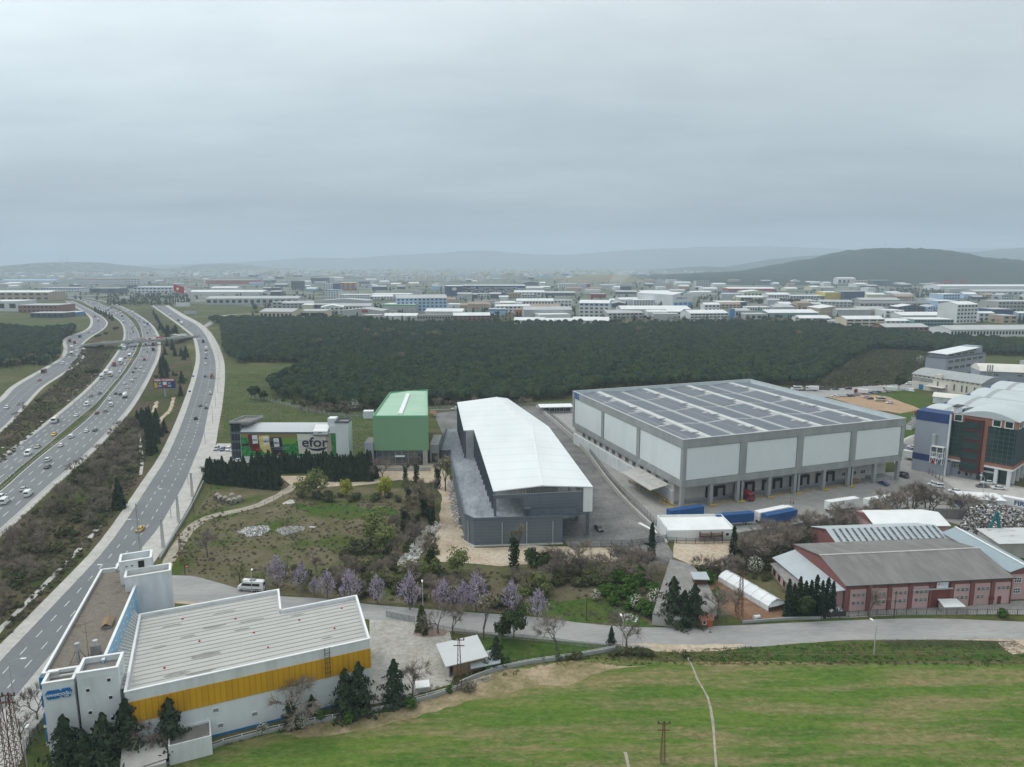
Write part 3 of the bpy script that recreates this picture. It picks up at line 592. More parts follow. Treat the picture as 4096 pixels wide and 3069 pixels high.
def hexa(cx, w_, h_, z):
 pts = [(cx - w_, 0), (cx - w_ * .6, h_), (cx + w_ * .6, h_), (cx + w_, 0), (cx + w_ * .6, -h_), (cx - w_ * .6, -h_)]
 b = MB(); n = 6
 b.add([(x, -3.45, z + y) for x, y in pts] + [(x, -3.25, z + y) for x, y in pts], [tuple(range(6))] + [(i, (i + 1) % n, n + (i + 1) % n, n + i) for i in range(n)])
 return b
s1 = T(hexa(2.45, 1.35, .78, 13.1)).build('sign_board', 'sign_blue', HB); s2 = T(hexa(4.35, .95, .78, 13.15)).build('sign_board', 'sign_blue', HB)
def tp(x, y): c, s = math.cos(OA), math.sin(OA); return (x * c - y * s - 12.8, x * s + y * c + 6.8)
text(HB, 'HAMAMCIOĞLU', .62, (*tp(3.2, -3.52), 13.05), (math.pi / 2, 0, OA), 'white_trim', .02, sx_=.98)
text(HB, '1880', .36, (*tp(4.4, -3.52), 12.62), (math.pi / 2, 0, OA), 'white_trim', .01)
b = MB(); b.box(-2, 37, 0, 7, 41.2, 17); rim(b, [(-2, 37), (7, 37), (7, 41.2), (-2, 41.2)], 17, 18, .3); b.build('rear_tower', 'white_wall_worn', HB)
b = MB(); rim(b, [(-2.1, 36.9), (7.1, 36.9), (7.1, 41.3), (-2.1, 41.3)], 18, 18.15, .5); b.build('coping', 'white_trim', HB)
MB().box(-1.7, 37.3, 17, 6.7, 40.9, 17.1).build('tower_roof', 'concrete_light', HB)
b = MB(); b.box(-3.2, 41.3, 0, 3.2, 46, 17.6); rim(b, [(-3.2, 41.3), (3.2, 41.3), (3.2, 46), (-3.2, 46)], 17.6, 20, .3); b.build('penthouse', 'white_wall_worn', HB)
b = MB(); rim(b, [(-3.3, 41.2), (3.3, 41.2), (3.3, 46.1), (-3.3, 46.1)], 20, 20.15, .5); b.build('coping', 'white_trim', HB)
window(HB, -1.8, 41.3, 18.6, .5, .5, gl='pane_light'); window(HB, -.7, 41.3, 18.6, .5, .5, gl='pane_light')
MB().box(.5, 41.22, 18.1, 1.7, 41.28, 19.7).build('roof_door', 'black', HB)
b = MB(); b.box(12.5, 31.5, 0, 19.5, 36, 8.8); b.build('annex', 'white_wall', HB); MB().box(12.8, 31.8, 8.8, 19.2, 35.7, 8.9).build('annex_roof', 'concrete_light', HB)
b = MB(); rim(b, [(12.4, 31.4), (19.6, 31.4), (19.6, 36.1), (12.4, 36.1)], 8.9, 9.3, .3); b.build('coping', 'white_trim', HB)
CH = thing('chimney_stack', 'steel flue standing on the gravel roof of the white office', 'chimney')
def hb(x, y, z=0): return Matrix.Translation((-66.3, 110.8, 0)) @ Matrix.Rotation(rad(24.5), 4, 'Z') @ Vector((*tp(x, y), z))
CH.location = hb(4.8, 3.6, 14.7)
MB().tube((0, 0, 0), (0, 0, 3.4), .28, n=10).tube((0, 0, 3.4), (0, 0, 3.6), .42, n=10).build('flue', 'steel', CH); b = MB(); [b.tube((sx_ * 1.0, sy * 1.0, 0), (sx_ * .2, sy * .2, 2.2), .05, n=4) for sx_ in (-1, 1) for sy in (-1, 1)]; b.build('stay', 'dark_steel', CH)
CH2 = thing('roof_chimney', 'dark square chimney with a capped pipe on the office roof', 'chimney', hb(7.3, 5.0, 14.7))
MB().box(-.7, -.5, 0, .7, .5, 2.0).build('stack', 'concrete_dark', CH2); MB().tube((0, 0, 2), (0, 0, 2.8), .3, n=8).tube((0, 0, 2.8), (0, 0, 3), .45, n=8).build('pipe_cap', 'galv', CH2)
AN = tag(MB().tube((0, 0, 0), (0, 0, 7), .05, .02, 5).tube((-.5, 0, 5), (.5, 0, 5), .02, n=4).build('antenna', 'dark_steel'), 'thin antenna mast on the gravel office roof', 'antenna'); AN.location = hb(6.2, 4.4, 14.7)
TN = thing('roof_cover', 'yellowish tin cover over a vent on the gravel roof', 'cover', hb(6.8, 17, 14.7), rad(20))
b = MB(); b.face([(-1, -2, .5), (0, -2, 1.1), (0, 2, 1.1), (-1, 2, .5)]); b.face([(0, -2, 1.1), (1, -2, .5), (1, 2, .5), (0, 2, 1.1)]); b.build('tin_sheet', 'wood', TN)
MB().box(-.85, -1.8, 0, .85, 1.8, .5).build('base', 'concrete_dark', TN)
# ================================================================== mural building
EF = thing('mural_building', 'white block with a tea advertisement mural and grey barrel roof', 'building', (-117.6, 299, 0), 0)
MB().box(0, 0, 0, 41.5, 11.5, 12.3).build('wall', 'white_wall', EF)
b = MB(); n = 10; pr = [(-.2 + 11.9 * i / n, 12.3 + 3.4 * math.sin(math.pi * (.08 + .62 * i / n)) - .8) for i in range(n + 1)]
v = [(0, y, z) for y, z in pr] + [(37, y, z) for y, z in pr]; b.add(v, [(i, i + 1, n + 2 + i, n + 1 + i) for i in range(n)])
b.face([(0, y, z) for y, z in pr] + [(0, 11.7, 12.2), (0, -.2, 12.2)]); b.face([(37, y, z) for y, z in pr] + [(37, 11.7, 12.2), (37, -.2, 12.2)])
mat('barrel_tin', (.50, .525, .545), .6, (.46, .485, .505), .1, wave=('X', .7, .12)); b.build('barrel_roof', 'barrel_tin', EF, True)
MB().box(-.1, -.32, 12.2, 37, -.05, 12.75).build('eave_band', 'dark_grey', EF)
b = MB(); b.box(41.5, -.6, 0, 47, 6.5, 16.8); b.box(39.2, -.5, 12.3, 41.5, 6.5, 15.6); b.build('stair_tower', 'white_wall', EF)
b = MB(); rim(b, [(41.3, -.8), (47.2, -.8), (47.2, 6.7), (41.3, 6.7)], 16.8, 17.6, .35); b.build('tower_rim', 'dark_grey', EF)
MB().box(41.7, -.3, 16.8, 46.8, 6.2, 16.9).build('tower_roof', 'felt', EF)
b = MB(); b.box(38, .3, 15.5, 41.4, 5, 18.6); b.build('lift_house', 'white_wall', EF)
b = MB(); b.box(32, -1.2, 11.9, 38, 4, 13.3); b.build('roof_plant_room', 'white_wall', EF)
b = MB(); b.face([(31.9, -1.4, 13.3), (38.1, -1.4, 13.3), (38.1, 4, 15.2), (31.9, 4, 15.2)]); b.face([(31.9, -1.4, 13.2), (31.9, 4, 15.1), (38.1, 4, 15.1), (38.1, -1.4, 13.2)]); b.build('plant_room_roof', 'tin_white', EF)
MB().box(31.9, -1.3, 11.5, 38.1, -.1, 11.9).build('plant_room_base', 'dark_grey', EF)
for x in (34.3, 35.2): MB().box(x, -1.28, 12.4, x + .4, -1.2, 13.0).build('louvre', 'black', EF)
MB().box(43.6, -.68, .2, 44.8, -.6, 2.6).build('door', 'dark_grey', EF)
b = MB(); b.box(-4.8, 1.5, 0, -.02, 13, 16.2); b.build('dark_tower', 'dark_grey', EF)
b = MB(); rim(b, [(-5, 1.3), (3.5, 1.3), (6, 13.2), (-3, 13.2)], 16.2, 17.1, .4); b.build('tower_rim', 'concrete', EF); MB().prism([(-4.8, 1.5), (3.3, 1.5), (5.6, 13), (-2.8, 13)], 15.4, 16.3).build('tower_roof', 'felt', EF)
for i in range(4): window(EF, -2.4, 1.5, .8 + i * 3.9, 3.8, 2.9, fr='dark_grey', nx=3)
mat('mural_leaf', (.01, .11, .025), .7, (.06, .36, .09), 1.4, t=(.42, .6), detail=3); mat('mural_lime', (.22, .34, .04), .7, (.10, .30, .05), .6)
mat('mural_hill', (.30, .20, .09), .7, (.20, .22, .06), .25, stretch=(.4, 1, 1.5)); mat('mural_wine', (.11, .012, .02), .6, (.16, .02, .025), .5); mat('mural_yellow', (.78, .66, .22), .6, (.70, .55, .15), .5)
mat('mural_navy', (.018, .022, .045), .6); mat('mural_cream', (.64, .60, .52), .7, (.74, .72, .66), .08); mat('mural_tan', (.42, .36, .27), .7)
MU = MB().box(.15, -.06, 1.9, 41.3, -.01, 12.1).build('mural', 'mural_leaf', EF)
k_ = [0]
def mp(pts, m, name='mural_shape'):
 k_[0] += 1; y = -.07 - .004 * k_[0]; b = MB(); b.face([(x, y, z) for x, z in pts]); return b.build(name, m, MU)
mp([(.2, 10.6), (3, 10.2), (11, 10.6), (18, 9.5), (24.5, 9.8), (24.5, 12.05), (.2, 12.05)], 'mural_hill')
mp([(18.2, 7.2), (24, 7.6), (24.5, 9.7), (20, 10.0), (17.6, 9.6)], 'mural_lime')
mp([(.2, 7.2), (3.5, 7.8), (3.5, 6.6), (.2, 6.3)], 'mural_navy')
for x, t_, m, wd in ((3.2, 11.6, 'mural_wine', 4.7), (7.9, 11.0, 'mural_yellow', 4.9), (12.4, 10.2, 'mural_navy', 5.6)):
 mp([(x + .3, t_), (x + wd - .5, t_ + .3), (x + wd, t_ - 1), (x + wd + .2, t_ - 7.8), (x + 2, t_ - 7.4), (x + .6, t_ - 5.5), (x, t_ - 1)], m)
 mp([(x + 1.9, t_ - .3), (x + 4.2, t_ - .1), (x + 4.4, t_ - 3.9), (x + 2.1, t_ - 4.1)], 'white_trim')
for x, z in ((7.0, 4.6), (12.0, 3.6), (17.0, 3.0)): mp([(x + .75 * math.cos(i * .63), z + 1.0 * math.sin(i * .63)) for i in range(10)], 'red')
mp([(24.6, 11.95), (38.6, 11.95), (38.9, 2.9), (25.1, 3.1)], 'mural_cream'); mp([(37, 11.95), (39.2, 11.95), (39.5, 2.8), (37.4, 2.9)], 'mural_tan')
mp([(28.0, 6.0), (31, 5.4), (33, 5.3), (37.6, 6.1), (36.4, 4.8), (33.5, 4.2), (31, 4.5)], 'mural_navy')
text(MU, 'efor', 5.9, (32.2, -.42, 8.1), (math.pi / 2, 0, 0), 'mural_navy', .012, .01, sx_=1.15)
for x, z, s in ((6.3, 9.3, 1.1), (11.2, 8.7, 1.25), (15.6, 8.0, 1.25)): text(MU, 'efor', s, (x, -.30, z), (math.pi / 2, 0, 0), 'mural_navy', .02, .01)
for x0, x1, z in ((7.6, 14.5, 9.6), (7.6, 14.5, 8.9), (8, 21, 6.0), (8, 21, 5.2), (16, 23, 3.1), (16, 23, 2.3), (24, 37, 9.2), (24, 37, 6.2)): MB().box(x0, -.55, z, x1, -.45, z + .1).build('pipe_run', 'galv', EF)
GH = thing('gate_hut', 'small white guard hut by the mural building gate', 'hut', P(860, 1865)); MB().box(-1.1, -1.1, 0, 1.1, 1.1, 2.5).build('wall', 'white_wall', GH); MB().box(-1.5, -1.5, 2.5, 1.5, 1.5, 2.75).build('roof', 'felt', GH); window(GH, 0, -1.1, 1.1, 1.3, .9); window(GH, 1.1, 0, 1.1, 1.3, .9, 'R')
# ================================================================== green building
GB = thing('green_hall', 'tall hall clad in green panels over a glazed ground floor', 'building', (-58.4, 291, 0), rad(1))
gp = [(0, 0), (23.2, 0), (16.8, 62), (-1.2, 55)]
b = MB(); b.prism(gp, 6.6, 20.9); b.build('cladding', 'green_panel', GB)
b = MB(); rim(b, gp, 20.9, 21.7, .3); b.build('parapet', 'green_trim', GB)
b = MB(); b.face([(.4, .4, 21.0), (11.4, .4, 21.6), (8, 59, 21.6), (-.8, 54.6, 21.0)]); b.face([(11.4, .4, 21.6), (22.9, .4, 21.0), (16.5, 61.6, 21.0), (8, 59, 21.6)]); b.build('roof', 'green_roof', GB)
b = MB(); b.box(10.4, 3, 21.6, 12.2, 50, 22.0); xf(b, 0, 0, 0, -.055); b.build('ridge_skylight', 'white_trim', GB)
for x in (5.8, 11.6, 17.4): MB().box(x - .08, -.06, 6.7, x + .08, -.005, 20.8).build('panel_joint', 'green_trim', GB)
MB().prism([(.6, .8), (22.5, .8), (17, 60), (-.5, 53)], 0, 6.6).build('ground_floor', 'dark_grey', GB)
for i in range(7): window(GB, 2.2 + i * 2.7, .8, .7, 2.4, 2.5, fr='steel', gl='glass_grey'); window(GB, 2.2 + i * 2.7, .8, 3.7, 2.4, 2.4, fr='steel', gl='glass_grey')
MB().box(20.6, .1, 0, 22.6, .75, 6.55).build('pier', 'concrete_light', GB); MB().box(18.6, .7, 0, 20.4, .79, 5).build('gate', 'black', GB)
b = MB(); b.box(-3.6, -1, 0, -.1, 9, 10.2); b.build('side_tower', 'wall_bluegrey', GB); MB().box(-3.4, -.8, 10.2, -.3, 8.8, 10.3).build('side_tower_roof', 'felt', GB)
b = MB(); b.box(23.3, 4, 0, 27, 22, 8); b.build('side_annex', 'concrete', GB); MB().box(24, 3.9, .4, 26.6, 3.98, 4.2).build('shutter', 'dark_steel', GB)
MB().box(9, -1.4, 4.1, 13, .75, 4.3).build('canopy', 'white_trim', GB)
PW = tag(MB().box(0, 0, 0, 24, .3, 1.5).box(.0, -.1, 1.5, 24, .4, 1.62).build('perimeter_wall', 'concrete_light'), 'low concrete wall in front of the green hall', 'wall'); PW.location = P(1490, 1885)
b = MB(); b.box(0, 0, 0, .35, 62, 2.4); xf(b, rad(8)); PW2 = tag(b.build('perimeter_wall', 'concrete'), 'long grey concrete wall beside the green hall and the meadow', 'wall'); PW2.location = P(1478, 1845)
WS = thing('storage_box', 'small white shed left of the green hall at the meadow edge', 'shed', P(1475, 1672)); MB().box(-2.6, -2, 0, 2.6, 2, 4).build('wall', 'white_wall', WS); MB().box(-2.7, -2.1, 4, 2.7, 2.1, 4.15).build('roof', 'white_trim', WS)
GZ = thing('gazebo', 'small brown roofed gazebo beside the green hall', 'gazebo', P(1732, 1668)); b = MB(); b.add([(-2, -2, 2.4), (2, -2, 2.4), (2, 2, 2.4), (-2, 2, 2.4), (0, 0, 3.8)], [(0, 1, 4), (1, 2, 4), (2, 3, 4), (3, 0, 4)]); b.build('roof', 'tile_red', GZ); [MB().box(x - .1, y - .1, 0, x + .1, y + .1, 2.4).build('post', 'wood', GZ) for x in (-1.7, 1.7) for y in (-1.7, 1.7)]
# ================================================================== white roofed hall on a deck
HL = thing('open_hall', 'long open sided hall with bright white roof on a dark grey deck', 'building', (0, 210, 0))
ROOFZ = 16.2
def W(x, y, z=0): return (x, y - 210, z)
fl, fr_, fa = (-5.7, 208), (25.2, 212.4), (9.3, 210.2)
b = MB(); A_ = [W(*fl, ROOFZ), W(*fa, 17.3), W(8.2, 291.5, 17.3), W(-15.9, 288.5, ROOFZ)]; B_ = [W(*fa, 17.3), W(*fr_, ROOFZ), W(15.6, 294.5, ROOFZ), W(8.2, 291.5, 17.3)]
A2 = [W(-20.1, 287.6, ROOFZ), W(-15.9, 288.5, ROOFZ), W(8.2, 291.5, 17.3), W(-8, 356, 17.3), W(-27.4, 347.7, ROOFZ)]; B2 = [W(8.2, 291.5, 17.3), W(15.6, 294.5, ROOFZ), W(-2.3, 358.3, ROOFZ), W(-8, 356, 17.3)]
for q in (A_, B_, A2, B2):
 b.face(q); b.face([(x, y, z - .3) for x, y, z in reversed(q)])
out = [fl, fa, fr_, (15.6, 294.5), (-2.3, 358.3), (-8, 356), (-27.4, 347.7), (-20.1, 287.6), (-15.9, 288.5)]; oz = [ROOFZ, 17.3, ROOFZ, ROOFZ, ROOFZ, 17.3, ROOFZ, ROOFZ, ROOFZ]
for i in range(9):
 j = (i + 1) % 9; b.face([W(*out[i], oz[i] - .3), W(*out[j], oz[j] - .3), W(*out[j], oz[j]), W(*out[i], oz[i])])
b.build('roof', 'white_roof', HL)
MB().bar(W(*fa, 17.36), W(8.2, 291.5, 17.36), .5, .12).bar(W(8.2, 291.5, 17.36), W(-8, 356, 17.36), .5, .12).build('ridge_cap', 'white_trim', HL)
dk = [(-14.6, 208.5), (-11.5, 204.6), (15.5, 206.8), (15.5, 212), (16, 294), (-2, 357), (-33.5, 352), (-31, 299), (-26.5, 298), (-26.3, 291)]
dz = [8 if y < 215 else max(.4, 8 - (y - 215) / 138 * 6.8) for x, y in dk]
b = MB(); b.prism([W(x, y)[:2] for x, y in dk], 0, dz); b.build('deck', ['dark_grey_wall'], HL)
mat('deck_slab', (.22, .245, .275), .9, (.32, .345, .37), .12, world=True, stretch=(1, .25, 1), col3=(.15, .165, .19), scale3=.2, t3=(.5, .75))
b = MB(); b.face([W(x, y, z + .03) for (x, y), z in zip(dk, dz)]); b.build('deck_floor', 'deck_slab', HL)
b = MB()
for i in (0, 1, 6, 7, 8, 9):
 j = (i + 1) % 10; p0, p1 = Vector(W(*dk[i], dz[i])), Vector(W(*dk[j], dz[j])); b.bar(p0 + Vector((0, 0, .45)), p1 + Vector((0, 0, .45)), .3, .95)
b.build('deck_parapet', 'dark_grey', HL)
def fw(t): return (fl[0] + (fr_[0] - fl[0]) * t, fl[1] + (fr_[1] - fl[1]) * t + .4)
b = MB(); p0, p1 = fw(.30), fw(.90); b.prism([W(*p0)[:2], W(*p1)[:2], W(p1[0], p1[1] + .4)[:2], W(p0[0], p0[1] + .4)[:2]], 8.05, 14.7); p0, p1 = fw(.0), fw(.30); b.prism([W(*p0)[:2], W(*p1)[:2], W(p1[0], p1[1] + .4)[:2], W(p0[0], p0[1] + .4)[:2]], 13.6, 14.7); b.build('front_wall', 'dark_grey_wall', HL)
p0, p1 = fw(.905), fw(1.0); b = MB(); b.prism([W(*p0)[:2], W(*p1)[:2], W(p1[0], p1[1] + .6)[:2], W(p0[0], p0[1] + .6)[:2]], 8.0, 16.0); b.prism([W(24.6, 213)[:2], W(25.1, 213)[:2], W(15.5, 294.4)[:2], W(15, 294.4)[:2]], 8, 15.9); b.build('white_side_wall', 'white_metal', HL)
TS = MB(); n = 34
for i in range(n):
 t0, t1 = i / n * .9, (i + 1) / n * .9; q0, q1 = fw(t0), fw(t1); zt = lambda t: ROOFZ - .35 + 1.1 * (1 - abs(t - .49) / .49) if t < .98 else ROOFZ - .3
 TS.bar(W(*q0, 14.8), W(*q1, 14.8), .16, .16).bar(W(*q0, zt(t0)), W(*q1, zt(t1)), .14, .14)
 TS.bar(W(*q0, 14.8), W(*q1, zt(t1)), .1, .1).bar(W(*q1, 14.8), W(*q1, zt(t1)), .1, .1)
TS.build('roof_truss', 'galv', HL)
def colm(x, y, z0, z1, s=.8): obj('column', MB().box(-s / 2, -s / 2, 0, s / 2, s / 2, z1 - z0).mesh('column', 'dark_grey'), HL, W(x, y, z0))
for i in range(12):
 t = i / 11; x, y = -5.2 - 10.4 * t, 208.9 + 79.5 * t; colm(x, y, 8 - max(0, (y - 215) / 138 * 6.8), ROOFZ - .4)
for i in range(8): t = i / 7; x, y = -19.7 - 7.3 * t, 288.5 + 58 * t; colm(x, y, 8 - (y - 215) / 138 * 6.8, ROOFZ - .4, .9)
for x, y in ((23.8, 213.5), (21.5, 226), (20, 240), (16, 213)): colm(x, y, 0, 8, 1.0)
b = MB(); b.prism([W(4.2, 212)[:2], W(4.6, 212)[:2], W(-3.5, 288)[:2], W(-3.9, 288)[:2]], 2, 15.8); b.prism([W(-3.9, 288)[:2], W(-3.4, 288)[:2], W(-12.5, 352)[:2], W(-13, 352)[:2]], 1, 15.8); b.build('inner_wall', 'concrete_dark', HL)
MB().prism([W(15.6, 207.2)[:2], W(24.4, 213)[:2], W(24.2, 215)[:2], W(15.6, 215)[:2]], 7.4, 8.0).build('upper_slab', 'dark_grey', HL)
MB().box(15.5, 16, 0, 15.9, 80, 7.4).build('lower_wall', 'concrete_dark', HL)
b = MB(); p0, p1 = fw(.36), fw(.78); b.bar(W(p0[0], p0[1] - 2.2, 9.2), W(p1[0] + 1.6, p1[1] - 2.0, 9.2), .15, 2.0); b.bar(W(p1[0] + 1.6, p1[1] - 2.0, 9.2), W(p1[0] + 2.2, p1[1] - .2, 9.2), .15, 2.0); b.build('ramp_parapet', 'dark_grey', HL)
MB().box(3.9, -2.6, 8.05, 4.1, -1, 10.6).box(5.3, -2.6, 8.05, 5.5, -1, 10.6).box(3.7, -2.8, 10.6, 5.7, -.8, 10.9).build('stair_head', 'dark_grey', HL)
for x in (-13.4, -3, 4.5, 12.5):
 y = 204.6 + (x + 11.5) * .0815 - .18 if x > -11.5 else 206.6; MB().tube(W(x, y, .2), W(x, y, 7.2), .14, n=6).build('downpipe', 'galv', HL)
b = MB(); b.prism([W(-15.8, 208.5)[:2], W(-12.2, 203.4)[:2], W(15.6, 205.6)[:2], W(15.6, 206.7)[:2], W(-11.5, 204.55)[:2], W(-14.65, 208.5)[:2]], .09, .25); b.build('kerb', 'concrete_path', HL)
for i in range(10): obj('buttress', MB().box(-1.1, -.3, 0, 0, .3, .8).mesh('buttress', 'concrete_light'), HL, W(-14.9 - i * 1.06, 211 + i * 8.2, .1))
# ================================================================== big warehouse with solar roof
TW = thing('logistics_warehouse', 'huge square grey and white warehouse with solar panels on its roof', 'warehouse', P(2722, 2041), rad(20))
KS = .04; WW, WD = 101., 98.
X = lambda b: xf(b, 0, 0, 0, KS)
b = MB(); b.box(1, 6.5, 0, WW - 1, WD - 1, 8.2); X(b).build('ground_floor', 'dock_wall', TW)
MB_ = X(MB().box(.98, 6.42, 0, 82, 6.5, 1.1)); MB_.build('plinth', 'wall_bluegrey', TW)
b = MB(); b.box(0, 0, 7.97, WW, WD, 10.3); X(b).build('floor_beam', 'concrete', TW)
b = MB(); b.box(.35, .35, 10.3, WW - .35, WD - .35, 22.2); X(b).build('inner_wall', 'concrete', TW)
for i in range(4):
 b = MB(); b.box(25.2 * i + 1.7, .2, 10.5, 25.2 * (i + 1) - 1.5, .4, 21.9); X(b).build('wall_panel', 'panel_light', TW)
for i in range(3):
 b = MB(); b.box(.2, 32.5 * i + 1.6, 10.5, .4, 32.5 * (i + 1) - 1.4, 21.9); X(b).build('wall_panel', 'panel_light', TW)
for i in range(5):
 x = min(max(25.2 * i, 0), WW - 1.6) if i in (0, 4) else 25.2 * i - 1.4
 b = MB(); b.box(x, -.12, 10.31, x + (1.6 if i in (0, 4) else 2.8), .36, 22.19); X(b).build('pilaster', 'concrete', TW)
for i in range(1, 4):
 y = min(32.5 * i - 1.2, WD - 1.7); b = MB(); b.box(-.12, y, 10.31, .36, y + 1.7, 22.19); X(b).build('pilaster', 'concrete', TW)
poly = [(-.15, -.15), (WW + .15, -.15), (WW + .15, WD + .15), (-.15, WD + .15)]
b = MB(); rim(b, poly, 22.2, 25.1, .7); X(b).build('parapet', 'concrete', TW)
b = MB(); rim(b, [(-.25, -.25), (WW + .25, -.25), (WW + .25, WD + .25), (-.25, WD + .25)], 25.1, 25.25, .9); X(b).build('coping', 'galv', TW)
mat('parapet_inner', (.58, .66, .68), .6, (.50, .58, .60), .3, stretch=(1, 1, .3)); mat('sheet_roof', (.34, .35, .35), .7, (.40, .41, .41), .1, stretch=(1, .2, 1)); mat('ridge_light', (.54, .55, .54), .7, (.47, .48, .47), .3)
b = MB(); b.box(.6, WD - .75, 23.5, WW - .6, WD - .58, 25.05); b.box(WW - .75, .6, 23.5, WW - .58, WD - .8, 25.05); X(b).build('parapet_lining', 'parapet_inner', TW)
b = MB()
for i in range(4):
 x0 = .5 + 25 * i; xm = x0 + 12.5
 b.face([(x0, .5, 23.5), (xm, .5, 24.4), (xm, WD - .5, 24.4), (x0, WD - .5, 23.5)]); b.face([(xm, .5, 24.4), (x0 + 25, .5, 23.5), (x0 + 25, WD - .5, 23.5), (xm, WD - .5, 24.4)])
RFW = X(b).build('roof', 'sheet_roof', TW)
for i in range(4):
 xm = 13 + 25 * i; b = MB(); b.face([(xm - 1.5, 1.5, 24.35), (xm, 1.5, 24.46), (xm, WD - 1.5, 24.46), (xm - 1.5, WD - 1.5, 24.35)]); b.face([(xm, 1.5, 24.46), (xm + .9, 1.5, 24.40), (xm + .9, WD - 1.5, 24.40), (xm, WD - 1.5, 24.46)]); X(b).build('ridge_strip', 'ridge_light', RFW)
 for j in range(4):
  b = MB(); y = 10 + 23.5 * j; b.box(xm - 3.2, y, 24.3, xm - .4, y + 3, 24.75); X(b).build('roof_hatch', 'ridge_light', RFW)
 zl = lambda x: 24.4 - abs(x - xm) * .9 / 12.5
 for j in range(4):
  y0 = 2.5 + 24 * j; n = 20
  for si, (xa, xb) in enumerate(((xm - 11.6, xm - 7.2), (xm - 6.7, xm - 2.3), (xm + 1.4, xm + 5.8), (xm + 6.3, xm + 10.7))):
   b = MB(); dy = 22 / n
   for r_ in range(n):
    y = y0 + r_ * dy
    for c_ in range(2):
     if si == 1 and c_ == 1 and (r_ < 3 or (10 < r_ < 13 and j != 2)): continue
     u0, u1 = xa + c_ * 2.2 + .05, xa + c_ * 2.2 + 2.15
     b.face([(u0, y + .05, zl(u0) + .16), (u1, y + .05, zl(u1) + .16), (u1, y + dy - .05, zl(u1) + .16), (u0, y + dy - .05, zl(u0) + .16)])
   X(b).build('solar_array', 'solar', RFW)
 for j in range(3):
  b = MB(); y = 25.2 + 24 * j; b.face([(xm - 12, y, zl(xm - 12) + .08), (xm - 1.5, y, zl(xm - 1.5) + .08), (xm - 1.5, y + .5, zl(xm - 1.5) + .08), (xm - 12, y + .5, zl(xm - 12) + .08)]); X(b).build('walkway', 'ridge_light', RFW)
def tcol(x, y, s=1.3): obj('column', MB().box(-s / 2, -s / 2, 0, s / 2, s / 2, 7.97).mesh('column', 'concrete'), TW, (x + KS * y, y, 0))
for x in (.8, 12.6, 24.0, 37.8, 49.4, 63, 75, 88, 100): tcol(x, .8)
for x in (25.9, 51.2, 76.8): tcol(x, .8, .9); MB().tube((x - .95, .2, 0), (x - .95, .2, 8), .16, n=6).build('downpipe', 'black', TW)
for x in (12.6, 24.4, 37.8, 50, 63, 75.5): b = MB(); [b.tube((x + s, -1.2, 0), (x + s, -1.2, 1), .09) for s in (-1.3, 0, 1.3)]; b.box(x - 1.4, -1.28, .55, x + 1.4, -1.12, .8); b.box(x - 1.4, -1.28, .9, x + 1.4, -1.12, 1.05); b.build('column_guard', 'yellow_paint', TW)
b = MB(); b.box(-.6, -1.3, .5, 2.2, -1.1, .9); [b.tube((x, -1.2, 0), (x, -1.2, .9), .09) for x in (-.5, 2.1)]; b.build('column_guard', 'yellow_paint', TW)
mat('dock_seal', (.025, .025, .028), .9); mat('dock_door', (.33, .34, .34), .7, wave=('Z', .6, .3))
for x in (16.3, 20.5, 28.5, 33.5, 41.2, 46.2, 54.0, 59.0, 66.5, 71.3):
 D_ = obj('dock_door', MB().box(-1.4, -.08, 0, 1.4, 0, 2.8).mesh('dock_door', 'dock_door'), TW, (x + .26, 6.4, 1.1))
 b = MB(); b.box(-1.9, -.8, -.2, -1.4, .02, 3.4); b.box(1.4, -.8, -.2, 1.9, .02, 3.4); b.box(-1.9, -.8, 2.9, 1.9, .02, 3.7); b.build('dock_seal', 'dock_seal', D_)
 MB().box(-.7, -.06, 4.4, .7, 0, 5.2).build('number_plate', 'white_trim', D_)
 b = MB(); b.box(-1.6, -6.2, -1.08, -1.4, -3.8, -.75); b.box(1.4, -6.2, -1.08, 1.6, -3.8, -.75); b.build('wheel_guide', 'yellow_paint', D_)
for x in (79, 84, 88.5): window(TW, x, 6.5, 2.2, 2.2, 1.5, nx=3)
b = MB(); b.box(90, 2, 0, 99, 6.4, 1.2); b.build('loading_platform', 'concrete', TW); MB().box(94.5, 6.38, 1.2, 95.8, 6.46, 3.6).build('door', 'white_trim', TW)
for k in range(13):
 y = 12 + k * 6.2; window(TW, .98 + KS * y, y, 5.6, 2.6, 1.5, 'L', fr='concrete', gl='glass_dark', nx=5)
b = MB(); b.box(.05, 6.3, 0, 1, WD - 1, 5.0); X(b).build('side_wall', 'white_wall_worn', TW)
b = MB(); b.face([(-7.5, 8, 5.6), (.2, 8, 6.9), (.9, 31, 6.9), (-6.6, 31, 5.6)]); b.face([(-7.5, 8, 5.35), (-6.6, 31, 5.35), (.9, 31, 6.6), (.2, 8, 6.6)]); b.face([(-7.5, 8, 5.6), (.2, 8, 6.9), (.2, 8, 6.6), (-7.5, 8, 5.35)]); CPY = b.build('side_canopy', 'concrete_light', TW)
for y in (11, 16, 21, 27): MB().tube((-5, y, 6.05), (.1, y + 1, 11), .06, n=4).build('canopy_stay', 'steel', CPY)
b = MB(); b.box(-1.6, 8, 0, .0, 34, 1.25); b.build('loading_ramp', 'concrete_dark', TW)
b = MB()
for z in (1.5, 2.2): b.box(-1.65, 2, z, -1.55, 34, z + .1)
for i in range(12): b.box(-1.66, 2 + i * 2.9, 0, -1.54, 2.12 + i * 2.9, 2.3)
b.build('yellow_railing', 'yellow_paint', TW)
MB().box(-1.7, 2, .0, -1.5, 11, .5).box(-1.5, 1.9, .9, 8, 2.0, 1.0).box(-1.5, 1.9, 0, -1.4, 2, 1).box(8, 1.9, 0, 8.1, 2, 1).build('ramp_rail', 'yellow_paint', TW)
mat('letter_blue', (.02, .12, .40), .5)
